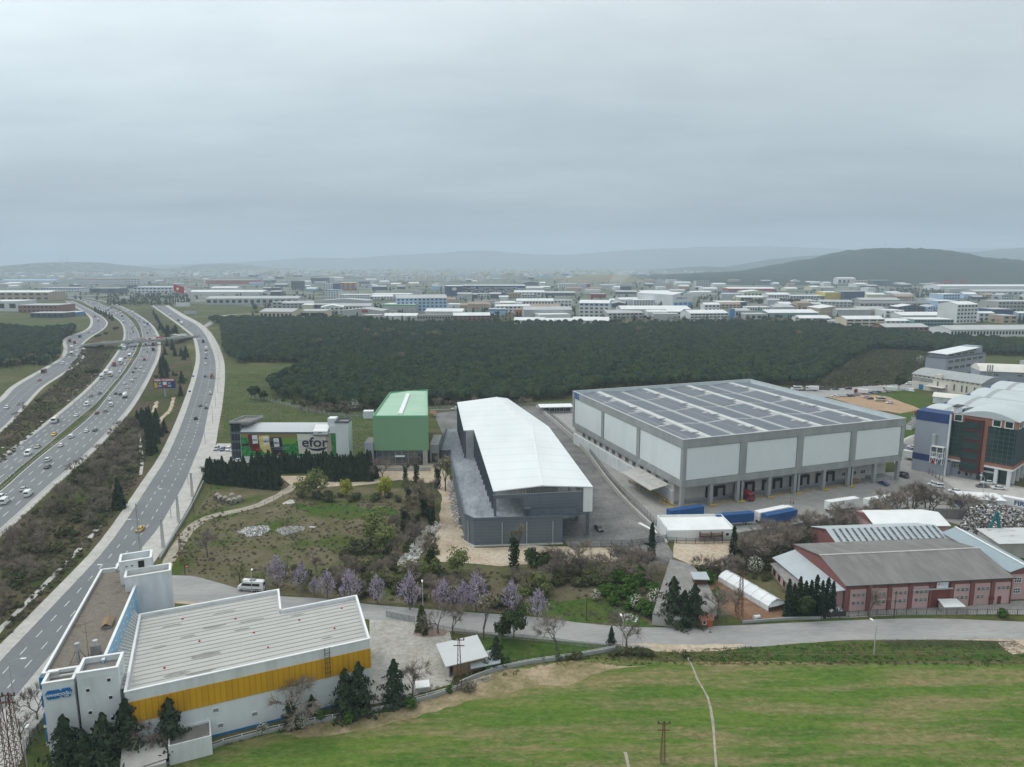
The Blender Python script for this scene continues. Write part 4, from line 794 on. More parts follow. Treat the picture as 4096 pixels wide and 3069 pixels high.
text(TW, 'TLS', 3.6, (-.3 + KS * 93, 93, 23.6), (math.pi / 2, 0, -math.pi / 2), 'letter_blue', .03, .06)
GT = thing('guard_canopy', 'low flat roofed gatehouse with canopy behind the solar warehouse', 'gatehouse', P(2170, 1655), rad(6))
MB().box(0, 3, 0, 17, 8, 3.4).build('wall', 'concrete_light', GT); MB().box(-1.4, -.5, 3.4, 18, 9, 3.8).build('roof', 'white_trim', GT); [window(GT, 2.5 + 3.2 * i, 3, .9, 2.6, 2, fr='dark_steel') for i in range(5)]; [MB().box(x, .2, 0, x + .2, .4, 3.4).build('post', 'steel', GT) for x in (0, 4, 8, 12, 16)]
RW = thing('retaining_wall', 'stepped concrete retaining wall between hall yard and warehouse lane', 'wall', (0, 0, 0))
rl = resample(wline([P(*q) for q in ((2145, 1630), (2215, 1690), (2330, 1800), (2430, 1930), (2520, 2030), (2640, 2140), (2668, 2180))]), 36)
for i in range(35):
 h_ = 1.0 + 1.4 * (1 - abs(i - 14) / 22) if i < 34 else 1
 MB().bar(rl[i] + Vector((0, 0, h_ / 2)), rl[i + 1] + Vector((0, 0, h_ / 2)), .5, h_).build('wall_block', 'concrete_light', RW)
def fence(name, label, px, h_, m, dx=3., rails=(0.1, .5, .95), mesh=None, t=.06, cat='fence', z=0, spikes=0, group=None):
 ln = wline([P(*q, z) for q in px], 4.); tot = sum((ln[i + 1] - ln[i]).length for i in range(len(ln) - 1)); n = max(2, int(tot / dx) + 1)
 ln = resample(ln, n); T_ = thing(name, label, cat, ln[0], group=group); o = ln[0]
 pm = MB().box(-t, -t, 0, t, t, h_).mesh('post', m)
 for q in ln[:300]: obj('post', pm, T_, q - o)
 b = MB()
 for i in range(n - 1):
  for r_ in rails: b.bar(ln[i] - o + Vector((0, 0, h_ * r_)), ln[i + 1] - o + Vector((0, 0, h_ * r_)), t * .7, t * .9)
  if spikes:
   for j in range(1, spikes): q = ln[i].lerp(ln[i + 1], j / spikes) - o; b.box(q.x - .02, q.y - .02, .1, q.x + .02, q.y + .02, h_)
 o_ = b.build('rail', m, T_)
 if spikes: o_['kind'] = 'stuff'
 if mesh:
  b = MB()
  for i in range(n - 1): b.bar(ln[i] - o + Vector((0, 0, h_ / 2)), ln[i + 1] - o + Vector((0, 0, h_ / 2)), .02, h_ * .92)
  b.build('mesh_panel', mesh, T_)
 return T_
def mesh_mat(name, col, alpha):
 m = bpy.data.materials.new(name); m.use_nodes = True; b = m.node_tree.nodes['Principled BSDF']; b.inputs['Base Color'].default_value = (*col, 1); b.inputs['Alpha'].default_value = alpha; b.inputs['Roughness'].default_value = .8; MAT[name] = m
mesh_mat('wire', (.30, .31, .31), .22); mesh_mat('wire_dense', (.33, .35, .36), .45)
fence('wire_fence', 'tall wire fence on the retaining wall beside the warehouse', ((2150, 1640), (2230, 1690), (2345, 1800), (2450, 1930), (2560, 2040), (2655, 2140), (2665, 2165)), 2.6, 'steel', 3., mesh='wire')
fence('wire_fence', 'wire fence closing the front of the hall yard', ((2282, 2190), (2400, 2190), (2540, 2185), (2665, 2165)), 2.2, 'dark_steel', 3., mesh='wire_dense')
fence('wire_fence', 'wire fence in front of the white shed', ((2668, 2172), (2800, 2178), (2925, 2172)), 2.0, 'dark_steel', 2.6, mesh='wire')
WSH = thing('white_shed', 'low white metal shed with mono pitch roof by the blue trailers', 'shed', P(2663, 2163), rad(3))
b = MB(); b.box(0, 0, 0, 21, 11, 3.3); b.build('wall', 'white_metal', WSH); b = MB(); b.face([(.2, .1, 3.3), (20.8, .1, 3.3), (20.8, 8.2, 4.0), (.2, 8.2, 4.0)]); b.face([(.2, 8.2, 3.98), (20.8, 8.2, 3.98), (20.8, 10.9, 3.6), (.2, 10.9, 3.6)]); b.build('roof', 'tin_white', WSH)
b = MB(); b.box(-.05, -.05, 3.3, .15, 11, 4.3); b.box(20.85, -.05, 3.3, 21.05, 11, 4.3); b.box(.15, 10.8, 3.3, 20.85, 11, 4.3); b.build('parapet', 'white_trim', WSH)
window(WSH, 19.3, 0, 1.2, 1.0, .9)
RK = thing('steel_rack', 'rusty steel shelf rack against the white shed wall', 'rack', P(2800, 2168), rad(3)); [MB().box(x, 0, 0, x + .15, 1, 3).build('upright', 'rust', RK) for x in (0, 3.5, 7)]; [MB().box(.15, .05, z, 7, .95, z + .12).build('shelf', 'rust', RK) for z in (.6, 1.5, 2.3)]
# ================================================================== pink factory
PF = thing('pink_factory', 'pink and maroon factory hall with weathered grey corrugated roof', 'factory', (81.8, 163, 0), rad(6))
PW_, PD, EZ, RZ = 44.2, 25.5, 7.1, 9.6
b = MB(); b.prism([(0, 0), (PW_, 0), (PW_, PD), (0, PD)], 0, EZ); b.add([(0, 0, EZ), (0, 12, RZ), (0, PD, EZ), (PW_, 0, EZ), (PW_, 12, RZ), (PW_, PD, EZ)], [(0, 1, 2), (3, 5, 4)]); b.build('wall', 'maroon', PF)
b = MB(); ov = .5
for (y0, z0, y1, z1) in ((-ov, EZ - .05, 12, RZ + .1), (12, RZ + .1, PD + .3, EZ)):
 b.face([(-.4, y0, z0 + .1), (PW_ + .2, y0, z0 + .1), (PW_ + .2, y1, z1 + .1), (-.4, y1, z1 + .1)]); b.face([(-.4, y0, z0), (-.4, y1, z1), (PW_ + .2, y1, z1), (PW_ + .2, y0, z0)])
b.build('roof', 'asbestos', PF); MB().box(-.4, 11.7, RZ + .12, PW_ + .2, 12.3, RZ + .3).build('ridge_cap', 'concrete_light', PF); MB().box(-.4, -.62, EZ - .18, PW_ + .2, -.4, EZ + .05).build('gutter', 'dark_steel', PF)
for i in range(8):
 x0 = 1.2 + i * 5.5
 if i == 4: continue
 MB().box(x0, -.12, .15, x0 + 4.3, -.02, 5.9).build('wall_panel', 'pink', PF)
 for j in range(3):
  for z in ((4.1, 2.0) if i not in (6, 7) else ((4.1,) if i == 7 else (4.1, 2.0))):
   if i == 6 and z < 3 and j == 2: continue
   window(PF, x0 + .95 + j * 1.2, -.12, z, .72, .72, fr='concrete_light', gl='glass_grey' if (i + j) % 3 else 'glass_dark', ny=2)
for i in range(9): MB().box(-.15 + i * 5.5 if i else -.1, -.22, 0, .55 + i * 5.5 if i < 8 else 44.2, -.02, 6.3).build('pier', 'maroon', PF)
DR = MB().box(22.2, -.2, 0, 27.7, -.03, 5.0).build('sliding_door', 'maroon_door', PF); MB().box(25.6, -.26, 0, 26.7, -.21, 2.3).build('wicket', 'black', DR); MB().box(17.3, -.6, 5.0, 28, -.2, 5.25).build('door_rail', 'galv', PF)
SGN = MB().box(23.6, -.45, 5.3, 26.6, -.35, 7.0).build('sign', 'white_trim', PF)
text(SGN, 'MELTEM', .52, (25.5, -.48, 6.4), (math.pi / 2, 0, 0), 'blue_light', .01, .01); text(SGN, 'METAL SANAYİ', .26, (25.5, -.48, 5.95), (math.pi / 2, 0, 0), 'blue_light', 0, .01)
b = MB(); b.face([(24.1 + .34 * math.cos(i * .524), -.47, 6.3 + .34 * math.sin(i * .524)) for i in range(12)]); b.build('emblem', 'red', SGN); b = MB(); b.face([(24.1 + .18 * math.cos(i * .6), -.475, 6.22 + .16 * math.sin(i * .6)) for i in range(10)]); b.build('emblem_centre', 'white_trim', SGN)
MB().box(40.6, -.2, 0, 41.6, -.12, 2.2).build('door', 'maroon_door', PF); MB().box(38.2, -.8, 1.6, 39.2, -.2, 2.3).build('meter_box', 'maroon_door', PF); MB().box(26.9, -.9, .1, 28, -.25, 2.2).build('tank', 'orange_wall', PF)
for i in range(8): MB().tube((5.6 + i * 5.5 - .2, -.3, .1), (5.6 + i * 5.5 - .2, -.3, 6.9), .08, n=5).build('downpipe', 'maroon_door', PF)
def roofq(par, name, q, m, t=.18):
 b = MB(); b.face(q); b.face([(x, y, z - t) for x, y, z in reversed(q)]); n = len(q)
 for i in range(n): a, c = q[i], q[(i + 1) % n]; b.face([(a[0], a[1], a[2] - t), (c[0], c[1], c[2] - t), c, a])
 return b.build(name, m, par)
b = MB(); b.prism([(-5.4, 3.4), (-.02, 1), (-.02, 24.5), (-5.4, 24.5)], 0, [3.6, 5.5, 5.5, 3.6]); b.build('side_bay_wall', 'pink', PF); roofq(PF, 'side_bay_roof', [(-5.9, 2.6, 3.8), (-.05, .0, 5.9), (-.05, 25, 5.9), (-6.6, 25, 3.8)], 'tin_grey')
for i in range(5): MB().box(-5.55, 6 + i * 4, 1.2, -5.42, 8 + i * 4, 2.9).build('side_opening', 'black', PF)
H2 = thing('skylight_hall', 'pink hall behind with silver roof dotted by rows of skylights', 'factory', (92, 190, 0), rad(5))
b = MB(); b.prism([(0, 0), (33, 0), (32, 13), (-.5, 13)], 0, 6.8); b.add([(0, 0, 6.8), (-.2, 5.5, 9), (-.5, 13, 6.8)], [(0, 1, 2)]); b.add([(33, 0, 6.8), (32.6, 5.5, 9), (32, 13, 6.8)], [(0, 1, 2)]); b.build('wall', 'maroon', H2)
roofq(H2, 'roof', [(-.5, -.5, 6.8), (33.4, -.5, 6.8), (32.8, 5.5, 9.1), (-.8, 5.5, 9.1)], 'tin_grey_x'); roofq(H2, 'roof', [(-.8, 5.52, 9.09), (32.8, 5.52, 9.09), (32.2, 13.4, 6.8), (-1, 13.4, 6.8)], 'tin_grey_x')
sk = MB().add([(-.35, -.14, 0), (.35, -.14, 0), (.35, .14, .2), (-.35, .14, .2)], [(0, 1, 2, 3), (3, 2, 1, 0)]).mesh('skylight', 'glass_grey')
for i in range(17):
 for j in range(9): y = .3 + j * .56; obj('skylight', sk, H2, (1.2 + i * 1.9, y, 6.95 + (y + .5) * .383))
MB().box(-.06, 1.5, 1, -.02, 4.5, 4.5).build('wall_panel', 'pink', H2)
H3 = thing('white_roof_hall', 'pink hall with a bright white ribbed gable roof near the scrap heap', 'factory', (110.5, 205, 0), rad(2))
b = MB(); b.prism([(0, 0), (22.3, 0), (22.5, 14), (1, 14)], 0, 6); b.build('wall', 'pink', H3); roofq(H3, 'roof', [(-.6, -.6, 6.2), (22.8, -.6, 6.2), (22.8, 6, 8.2), (-.6, 6, 8.2)], 'tin_white'); roofq(H3, 'roof', [(-.6, 6.02, 8.19), (22.8, 6.02, 8.19), (22.8, 14.5, 6), (3, 14.5, 6)], 'tin_white')
b = MB(); b.add([(22.45, 0, 6), (22.45, 6, 8), (22.45, 14, 6)], [(0, 1, 2)]); b.add([(-.05, 0, 6), (-.05, 6, 8), (-.05, 14, 6)], [(0, 1, 2)]); b.build('gable', 'maroon', H3)
for x in (17.5, 19.5): window(H3, x, 0, 4.2, .8, .8, fr='concrete_light'); window(H3, x, 0, 1.8, .8, .8, fr='concrete_light')
RWG = thing('side_wing', 'two storey pink wing with long blue grey gable roof', 'factory', (126.3, 169.4, 0), rad(3))
b = MB(); b.prism([(0, 0), (7.6, 0), (7.6, 26), (0, 26)], 0, 8); b.add([(0, 0, 8), (3.6, 0, 9.3), (7.6, 0, 8)], [(0, 1, 2)]); b.build('wall', 'maroon', RWG)
roofq(RWG, 'roof', [(-.5, -.6, 7.9), (3.6, -.6, 9.4), (3.6, 26.3, 9.4), (-.5, 26.3, 7.9)], 'tin_blue'); roofq(RWG, 'roof', [(3.62, -.6, 9.39), (8.1, -.6, 7.9), (8.1, 26.3, 7.9), (3.62, 26.3, 9.39)], 'tin_blue'); MB().box(3.3, -.65, 9.4, 3.9, 26.4, 9.55).build('ridge_cap', 'white_trim', RWG)
MB().box(.6, -.1, .2, 7.2, -.02, 7).build('wall_panel', 'pink', RWG); MB().box(-.1, 1, 4.5, -.02, 25, 7.6).build('wall_panel', 'pink', RWG)
for z in (4.9, 2.0): window(RWG, 2.2, -.1, z, 1.7, 1.25, nx=3, ny=2); window(RWG, 5.6, -.1, z, 1.7, 1.25, nx=3, ny=2)
RS = thing('rusty_shed', 'low shed with a rust streaked pale tin roof at the scrap yard', 'shed', P(3990, 2235), rad(3)); b = MB(); b.box(0, 0, 0, 26, 9, 4.6); b.build('wall', 'concrete_light', RS); roofq(RS, 'roof', [(-.4, -.4, 4.7), (26, -.4, 4.7), (26, 9.4, 5.6), (-.4, 9.4, 5.6)], 'tin_rusty')
LT = thing('low_outbuilding', 'low grey roofed outbuilding beside the greenhouse', 'shed', (71.7, 170.2, 0), 0); b = MB(); b.prism([(.2, .2), (3.3, .2), (3.3, 15), (.2, 15)], 0, [2.6, 3.1, 3.1, 2.6]); b.build('wall', 'pink', LT); roofq(LT, 'roof', [(-.2, -.3, 2.8), (3.6, -.3, 3.4), (3.6, 15.4, 3.4), (-.2, 15.4, 2.8)], 'concrete_dark'); [MB().box(.1, 1.5 + 3.5 * i, .4, .18, 3 + 3.5 * i, 2).build('opening', 'black', LT) for i in range(4)]
GR = thing('greenhouse', 'white plastic film greenhouse tunnel on brown soil', 'greenhouse', P(3073, 2448), rad(24)); GL_, GWD = 18.5, 5.2
n = 8; prf = [(0, 0), (0, 1.5), (.9, 2.25), (2.6, 2.9), (4.3, 2.25), (5.2, 1.5), (5.2, 0)]
b = MB(); ns = 13
v = []
for i in range(ns):
 y = GL_ * i / (ns - 1); s = 1 if i % 2 == 0 else .975
 v += [(2.6 + (x - 2.6) * s, y, z * s) for x, z in prf]
b.add(v, [(i * 7 + j, i * 7 + j + 1, (i + 1) * 7 + j + 1, (i + 1) * 7 + j) for i in range(ns - 1) for j in range(6)]); b.add(v[-7:], [tuple(range(7))]); b.build('film_cover', 'polyfilm', GR)
for i in range(0, ns, 2):
 y = GL_ * i / (ns - 1); b = MB(); [b.bar((p0[0], y, p0[1] + .03), (p1[0], y, p1[1] + .03), .07, .07) for p0, p1 in zip(prf[:-1], prf[1:])]; b.build('hoop', 'galv', GR)
MB().box(.3, -.05, 0, 4.9, .0, 1.2).build('end_wall', 'rust', GR); b = MB(); b.face([(-.1, -.3, 1.3), (2.6, -.6, 1.4), (5.3, -.3, 1.3), (4.3, .2, 2.3), (2.6, .2, 2.95), (.9, .2, 2.3)]); b.build('end_flap', 'polyfilm', GR)
RU = thing('ruined_slab', 'derelict low building with a cracked grey flat slab roof', 'ruin', P(2610, 2500), 0)
pts = [P(*q, 2.6) - P(2610, 2500) for q in ((2610, 2460), (2680, 2240), (2770, 2265), (2830, 2340), (2870, 2420), (2840, 2450), (2720, 2470))]; b = MB(); b.prism([(q.x, q.y) for q in pts], 0, 2.6); b.build('wall', 'concrete_light', RU)
b = MB(); b.prism([(q.x * 1.005, q.y * 1.005) for q in pts], 2.6, 2.85); b.build('roof_slab', 'concrete_dark', RU)
b = MB(); q = P(2800, 2380) - P(2610, 2500); b.box(q.x - 1.5, q.y, 2.9, q.x + 1.7, q.y + 2.5, 4.6); b.build('roof_shack', 'rust', RU); roofq(RU, 'shack_roof', [(q.x - 2, q.y - .6, 4.6), (q.x + 2.2, q.y - .6, 4.5), (q.x + 2.2, q.y + 3, 5), (q.x - 2, q.y + 3, 5)], 'tin_grey')
OS = thing('orange_shed', 'small orange painted shed with red tiled roof by the country road', 'shed', P(2800, 2512), rad(5)); MB().box(0, 0, 0, 3, 2.4, 2.1).build('wall', 'orange_wall', OS); roofq(OS, 'roof', [(-.2, -.3, 2.0), (3.3, -.3, 2.0), (3.3, 1.2, 2.9), (-.2, 1.2, 2.9)], 'tile_red'); roofq(OS, 'roof', [(-.2, 1.21, 2.89), (3.3, 1.21, 2.89), (3.3, 2.7, 2.0), (-.2, 2.7, 2.0)], 'tile_red'); window(OS, 1, 0, .9, .7, .8)
TS_ = thing('tin_shed', 'open tin shed with rust streaked white roof near the paved yard', 'shed', P(1795, 2712), rad(24)); roofq(TS_, 'roof', [(-.9, -.8, 3.2), (8.6, -.8, 3.2), (8.9, 6.6, 4.3), (-.6, 6.6, 4.3)], 'tin_rusty')
MB().box(.2, 3, 0, 8.2, 6, 3.3).build('back_room', 'wood', TS_); MB().box(0, 0, 0, .15, 6, 2.2).build('side_wall', 'concrete_light', TS_); [MB().box(x, .1, 0, x + .15, .25, 3.2).build('post', 'wood', TS_) for x in (.2, 2.8, 5.4, 8)]; MB().box(1, .1, 0, 8, .2, 2.9).build('plank_wall', 'wood', TS_)
LT2 = thing('tin_lean_to', 'low corrugated lean to beside the open tin shed', 'shed', P(1880, 2690), rad(20)); roofq(LT2, 'roof', [(-.2, -1.2, 1.6), (6.4, -1.2, 1.6), (7.6, 2.6, 2.6), (.6, 2.6, 2.6)], 'tin_grey_x'); [MB().box(x, y, 0, x + .12, y + .12, z).build('post', 'wood', LT2) for x, y, z in ((0, -1, 1.5), (6, -1, 1.5), (.8, 2.3, 2.4), (7, 2.3, 2.4))]
KS_ = thing('kennel', 'small white roofed kennel at the yard wall', 'kennel', P(1690, 2762), rad(12)); MB().box(-1.1, -.8, 0, 1.1, .8, 1.2).build('wall', 'concrete_light', KS_); roofq(KS_, 'roof', [(-1.4, -1, 1.3), (1.4, -1, 1.3), (1.4, 1, 1.6), (-1.4, 1, 1.6)], 'tin_white')
CS = thing('factory_kiosk', 'small shed with white sloping roof in front of the pink factory', 'shed', P(3775, 2452), rad(3)); MB().box(0, 0, 0, 4.8, 2.2, 1.7).build('wall', 'concrete_light', CS); roofq(CS, 'roof', [(-.3, -.4, 1.75), (5.2, -.4, 1.75), (4.8, 2.6, 2.4), (-.1, 2.6, 2.4)], 'tin_white')
# ================================================================== glass office and blue box (right)
GO = thing('glass_office', 'green glass office block with terracotta bands and white curved roof', 'building', (190.8, 261.4, 0), rad(41))
b = MB(); b.box(0, 0, 6.6, 26, 22, 24.3); b.build('curtain_wall', 'glass_green', GO)
b = MB(); b.box(2.2, 2.0, 0, 26, 22, 6.6); b.build('lobby_glass', 'glass_green', GO)
for z0, z1, m, o_ in ((6.2, 7.0, 'white_trim', .25), (7.0, 8.2, 'terracotta', .18), (22.6, 25.6, 'terracotta', .18)):
 b = MB(); b.box(-o_, -o_, z0, 26, 0, z1); b.box(-o_, 0, z0, 0, 22.2, z1); b.build('facade_band', m, GO)
b = MB(); b.box(-.35, 9.3, 4, -.02, 10.6, 25.5); b.build('terracotta_pier', 'terracotta', GO)
b = MB(); b.box(-1.2, 10.6, 3.0, -.02, 11.6, 24.4); [b.box(-1.2, 11.6, z, -.02, 17.4, z + 1.0) for z in (3.0, 7.4, 11.4, 15.4, 19.6, 23.3)]; b.build('burgundy_frame', 'burgundy', GO)
b = MB(); b.box(-1.0, 11.6, 4.0, -.02, 17.3, 23.3); b.build('bay_glass', 'glass_green', GO)
for y in (2.6, 6.6, 19.8): window(GO, -.18, y, 22.9, 2.4, 2.3, 'L', gl='glass_green', t=.3)
for x in (3, 8, 13): window(GO, x, -.18, 22.9, 2.4, 2.3, 'F', gl='glass_green', t=.3)
for i in range(13): MB().box(-.06, 1.7 * i + .4, 8.3, -.01, 1.7 * i + .5, 22.5).build('mullion', 'dark_grey', GO)
for i in range(8): MB().box(-.05, .1, 8.6 + 1.8 * i, -.012, 22, 8.7 + 1.8 * i).build('transom', 'dark_grey', GO)
for i in range(14): MB().box(1.7 * i + .4, -.06, 8.3, 1.7 * i + .5, -.01, 22.5).build('mullion', 'dark_grey', GO)
for x, y in ((.6, .9), (.6, 5.2), (6, .9), (12, .9), (18, .9)): obj('pillar', MB().box(-.6, -.6, 0, .6, .6, 6.2).mesh('pillar', 'white_wall'), GO, (x, y, 0))
MB().box(1.8, 6, 3.6, 2.2, 18, 4.3).box(1.8, 10.0, 0, 2.2, 10.6, 3.6).build('lobby_frame', 'white_wall', GO); MB().box(1.9, 12, 0, 2.18, 14.4, 2.9).build('entrance_door', 'steel', GO)
def vault(par, name, x0, x1, y0, y1, z, rise, m, axis='x', n=10, endm=None):
 b = MB(); v = []
 for i in range(n + 1):
  t = i / n; zz = z + rise * math.sin(math.pi * t)
  if axis == 'x': v += [(x0, y0 + (y1 - y0) * t, zz), (x1, y0 + (y1 - y0) * t, zz)]
  else: v += [(x0 + (x1 - x0) * t, y0, zz), (x0 + (x1 - x0) * t, y1, zz)]
 b.add(v, [(2 * i, 2 * i + 1, 2 * i + 3, 2 * i + 2) for i in range(n)]); b.face(v[0::2], 1); b.face(v[1::2], 1)
 return b.build(name, [m, endm or m], par, False)
vault(GO, 'curved_roof', -.6, 26, -.8, 20, 25.6, 2.6, 'vault_white', 'x'); MB().box(0.4, 20.2, 25.6, 5, 22, 28.2).build('lift_tower', 'white_wall', GO); MB().box(-.2, 19.8, 28.2, 5.4, 22.4, 28.5).build('lift_roof', 'dark_steel', GO)
BB = thing('vaulted_factory', 'blue and grey clad factory with wide white vaulted roofs', 'factory', (190.8, 261.4, 0), rad(41))
b = MB(); b.box(-3, 22.05, 0, 14, 34.2, 21.5); b.box(14, 22.05, 0, 120, 34, 21.5); b.box(26.1, -40, 0, 120, 22.0, 21.5); b.build('wall', 'wall_bluegrey', BB)
b = MB(); b.box(-3.12, 22.0, 21.5, 14, 34.3, 25.3); b.box(14, 33.2, 21.5, 120, 34.1, 24.6); b.build('blue_band', 'blue_deep', BB); MB().box(-3.1, 22.0, 5, -2.9, 34.3, 7.6).build('blue_base', 'blue_deep', BB); MB().box(-3.2, 21.4, 0, -2.6, 22.0, 25.4).build('corner_strip', 'white_wall', BB)
for i in range(4):
 x0 = -2.8 + 30 * i; vault(BB, 'vault_roof', x0, x0 + 29.6, -40 if i else 22.2, 33.6, 24.2, 1.5, 'vault_white', 'y')
 for j in range(3):
  y = 27 - 22 * j
  if i == 0 and j: continue
  b = MB(); [b.face([(x0 + 29.6 * t, y, 24.25 + 1.5 * math.sin(math.pi * t)), (x0 + 29.6 * (t + .1), y, 24.25 + 1.5 * math.sin(math.pi * (t + .1))), (x0 + 29.6 * (t + .1), y - 2, 24.25 + 1.5 * math.sin(math.pi * (t + .1))), (x0 + 29.6 * t, y - 2, 24.25 + 1.5 * math.sin(math.pi * t))]) for t in [k / 10 for k in range(10)]]; b.build('skylight_strip', 'vault_grey', BB)
DU = MB().box(-4.4, 26, 11, -3.1, 27.2, 16.6).box(-4.3, 25, 10.2, -3.1, 27.2, 11).build('air_duct', 'galv', BB)
FT = thing('filter_tower', 'white steel frame tower with filter unit against the grey wall', 'tower', Vector((190.8, 261.4, 5)) + Matrix.Rotation(rad(41), 3, 'Z') @ Vector((-5.6, 26.8, 0)), rad(41)); b = MB()
for x in (0, 2.4):
 for y in (0, -2.2, -4.4): b.box(x - .12, y - .12, 0, x + .12, y + .12, 7)
for z in (2.3, 4.6, 6.9): b.box(-.1, -4.4, z, 2.5, 0, z + .2)
for y in (0, -2.2): b.bar((0, y, 2.4), (0, y - 1.1, 4.6), .12, .12); b.bar((0, y - 2.2, 2.4), (0, y - 1.1, 4.6), .12, .12); b.bar((0, y, 0), (0, y - 1.1, 2.3), .12, .12); b.bar((0, y - 2.2, 0), (0, y - 1.1, 2.3), .12, .12)
b.build('frame', 'white_trim', FT); MB().box(.3, -4.2, 4.8, 2.2, -.2, 6.6).build('filter', 'dark_grey', FT); MB().box(.2, -1.6, .1, .5, -.4, 1.6).build('red_box', 'red', FT)
PLF = thing('raised_car_park', 'raised parking deck behind a grey blue retaining wall', 'deck', (0, 0, 0)); q = [P(3600, 1775, 5), P(3700, 1812, 5), P(3791, 1859, 5), P(3831, 1844, 5), P(3850, 1800, 5), P(3660, 1740, 5)]; b = MB(); b.prism([(p_.x, p_.y) for p_ in q], 0, 5); b.build('retaining_wall', 'wall_bluegrey', PLF); b = MB(); b.face([(p_.x, p_.y, 5.03) for p_ in q]); b.build('deck_surface', 'yard', PLF); b = MB(); [b.bar(q[i] + Vector((0, 0, .45)), q[i + 1] + Vector((0, 0, .45)), .3, .9) for i in range(3)]; b.build('parapet', 'wall_bluegrey', PLF)
AC = thing('cooling_units', 'row of grey cooling units on a low annex roof by the glass office', 'cooling unit', P(3835, 1905), rad(-45)); MB().box(-5, 0, 0, 6, 3.5, 3.4).build('annex_wall', 'wall_bluegrey', AC); MB().box(-5.2, -.3, 3.4, 6.2, 3.7, 3.6).build('annex_roof', 'concrete', AC); [MB().box(x, .5, 3.6, x + 1.4, 2, 5.2).build('unit', 'steel', AC) for x in (-3.5, -1.8, -.1, 1.6)]; [window(AC, x, 0, .7, 1.2, 1.5) for x in (0, 2.5, 4.5)]
# ================================================================== cream hall, grey office etc (upper right)
CR = thing('cream_factory', 'cream walled factory with grey curved roof by the dirt car park', 'factory', (274.2, 479.8, 0), rad(-64)); b = MB(); b.box(0, 0, 0, 46, 24, 10); b.build('wall', 'cream', CR); vault(CR, 'curved_roof', -.5, 46.5, -.8, 24.8, 10, 3.4, 'vault_grey', 'x', endm='wall_bluegrey')
b = MB(); b.box(46.0, 0, 6, 46.1, 24, 10); b.build('end_band', 'wall_bluegrey', CR)
for x, z, h_ in ((3, 6, 1.6), (6, 6, 1.6), (10, 6, 1.6), (13, 6, 1.6), (18, 4.2, 3), (24, 4.5, 1.2), (29, 3, 4), (34, 3, 4), (37, 3, 4), (42, 3, 4)): window(CR, x, 0, z, .9, h_, fr='concrete', gl='glass_grey', ny=3)
for i in range(14): window(CR, 2 + 3.2 * i, 0, 8.9, 1.2, .5, fr='concrete', gl='glass_grey')
for y in (3, 7, 13, 17, 20): window(CR, 46.1, y, 6.8, .9, 1.4, 'R'); window(CR, 46.0, y, 2.8, .9, 1.4, 'R')
MB().box(16, -.9, 9.6, 20.5, 1, 12).build('dormer', 'cream', CR); MB().box(12, -4.5, 3.8, 24, -.1, 4.1).build('canopy', 'cream_roof', CR); MB().box(5.2, -.2, .2, 8.2, -.05, 3.6).build('blue_door', 'blue', CR); MB().box(.2, -.1, 5.6, 14.5, -.02, 8.1).build('grey_panel', 'concrete', CR)
GY = thing('ribbon_window_office', 'pale grey office with long dark ribbon windows beside the pine wood', 'building', P(3786, 1433, 14) * 1, rad(33)); GY.location.z = 0
b = MB(); b.box(0, 0, 0, 62, 15, 13.5); b.build('wall', 'wall_bluegrey', GY); MB().box(-.3, -.3, 13.5, 62.3, 15.3, 14).build('cornice', 'dark_grey', GY); MB().box(4, 2, 14, 50, 14, 16.6).build('penthouse', 'wall_bluegrey', GY); roofq(GY, 'penthouse_roof', [(2, .6, 16.6), (52, .6, 18.6), (51, 15, 18.6), (2, 15, 16.8)], 'white_roof'); b = MB(); b.box(52, 3, 14, 62, 14.9, 19); b.build('stair_tower', 'wall_bluegrey', GY)
for i in range(6):
 for z in (9.6, 4.6): window(GY, 7 + 9.3 * i, 0, z, 7.2, 2.4, fr='white_trim', nx=5)
for i in range(4): window(GY, 11 + 10.5 * i, 2, 14.3, 8.6, 1.8, fr='white_trim', nx=5)
BG = thing('boiler_house', 'grey factory block with tall flues behind the cream hall', 'factory', P(3925, 1556), rad(-16)); b = MB(); b.box(0, 6, 0, 32, 24, 11.5); b.build('wall', 'wall_bluegrey', BG); vault(BG, 'tarp_roof', 0, 30, 5, 26, 11.5, 4.2, 'cream_roof', 'x'); MB().box(30, 2, 0, 60, 26, 17.5).build('tower_block', 'concrete', BG); [MB().tube((x, 4.6, 0), (x, 4.6, 16), .45, n=8).build('flue', 'steel', BG) for x in (4, 5.4, 6.8)]; [window(BG, x, 6, 8.6, 3, 1.1, nx=3) for x in (10, 24)]; [window(BG, x, 2, 5, 3, 1.2, nx=3) for x in (35, 42)]
TV = thing('tarpaulin_shed', 'low shed with cream curved tarpaulin roof before the cream factory', 'shed', P(3730, 1612), rad(-38)); MB().box(0, 0, 0, 26, 10, 4).build('wall', 'white_wall_worn', TV); vault(TV, 'tarp_roof', -.4, 26.4, -.4, 10.4, 4, 2.0, 'cream_roof', 'x')
for i in range(5):
 q = P(3645, 1722) + Vector((math.cos(rad(50)) * 6.3 * i, math.sin(rad(50)) * 6.3 * i, 0)); cn = thing('site_container', 'white site office container in a row beside the grass plot', 'container', q, rad(50), 'white containers in a row'); MB().box(0, 0, .1, 6, 2.5, 2.8).build('box', 'white_metal', cn); MB().box(-.05, -.05, 2.8, 6.05, 2.55, 2.95).build('roof', 'felt', cn); window(cn, 1.8, 0, 1.1, 1, .9); window(cn, 4.2, 0, 1.1, 1, .9)
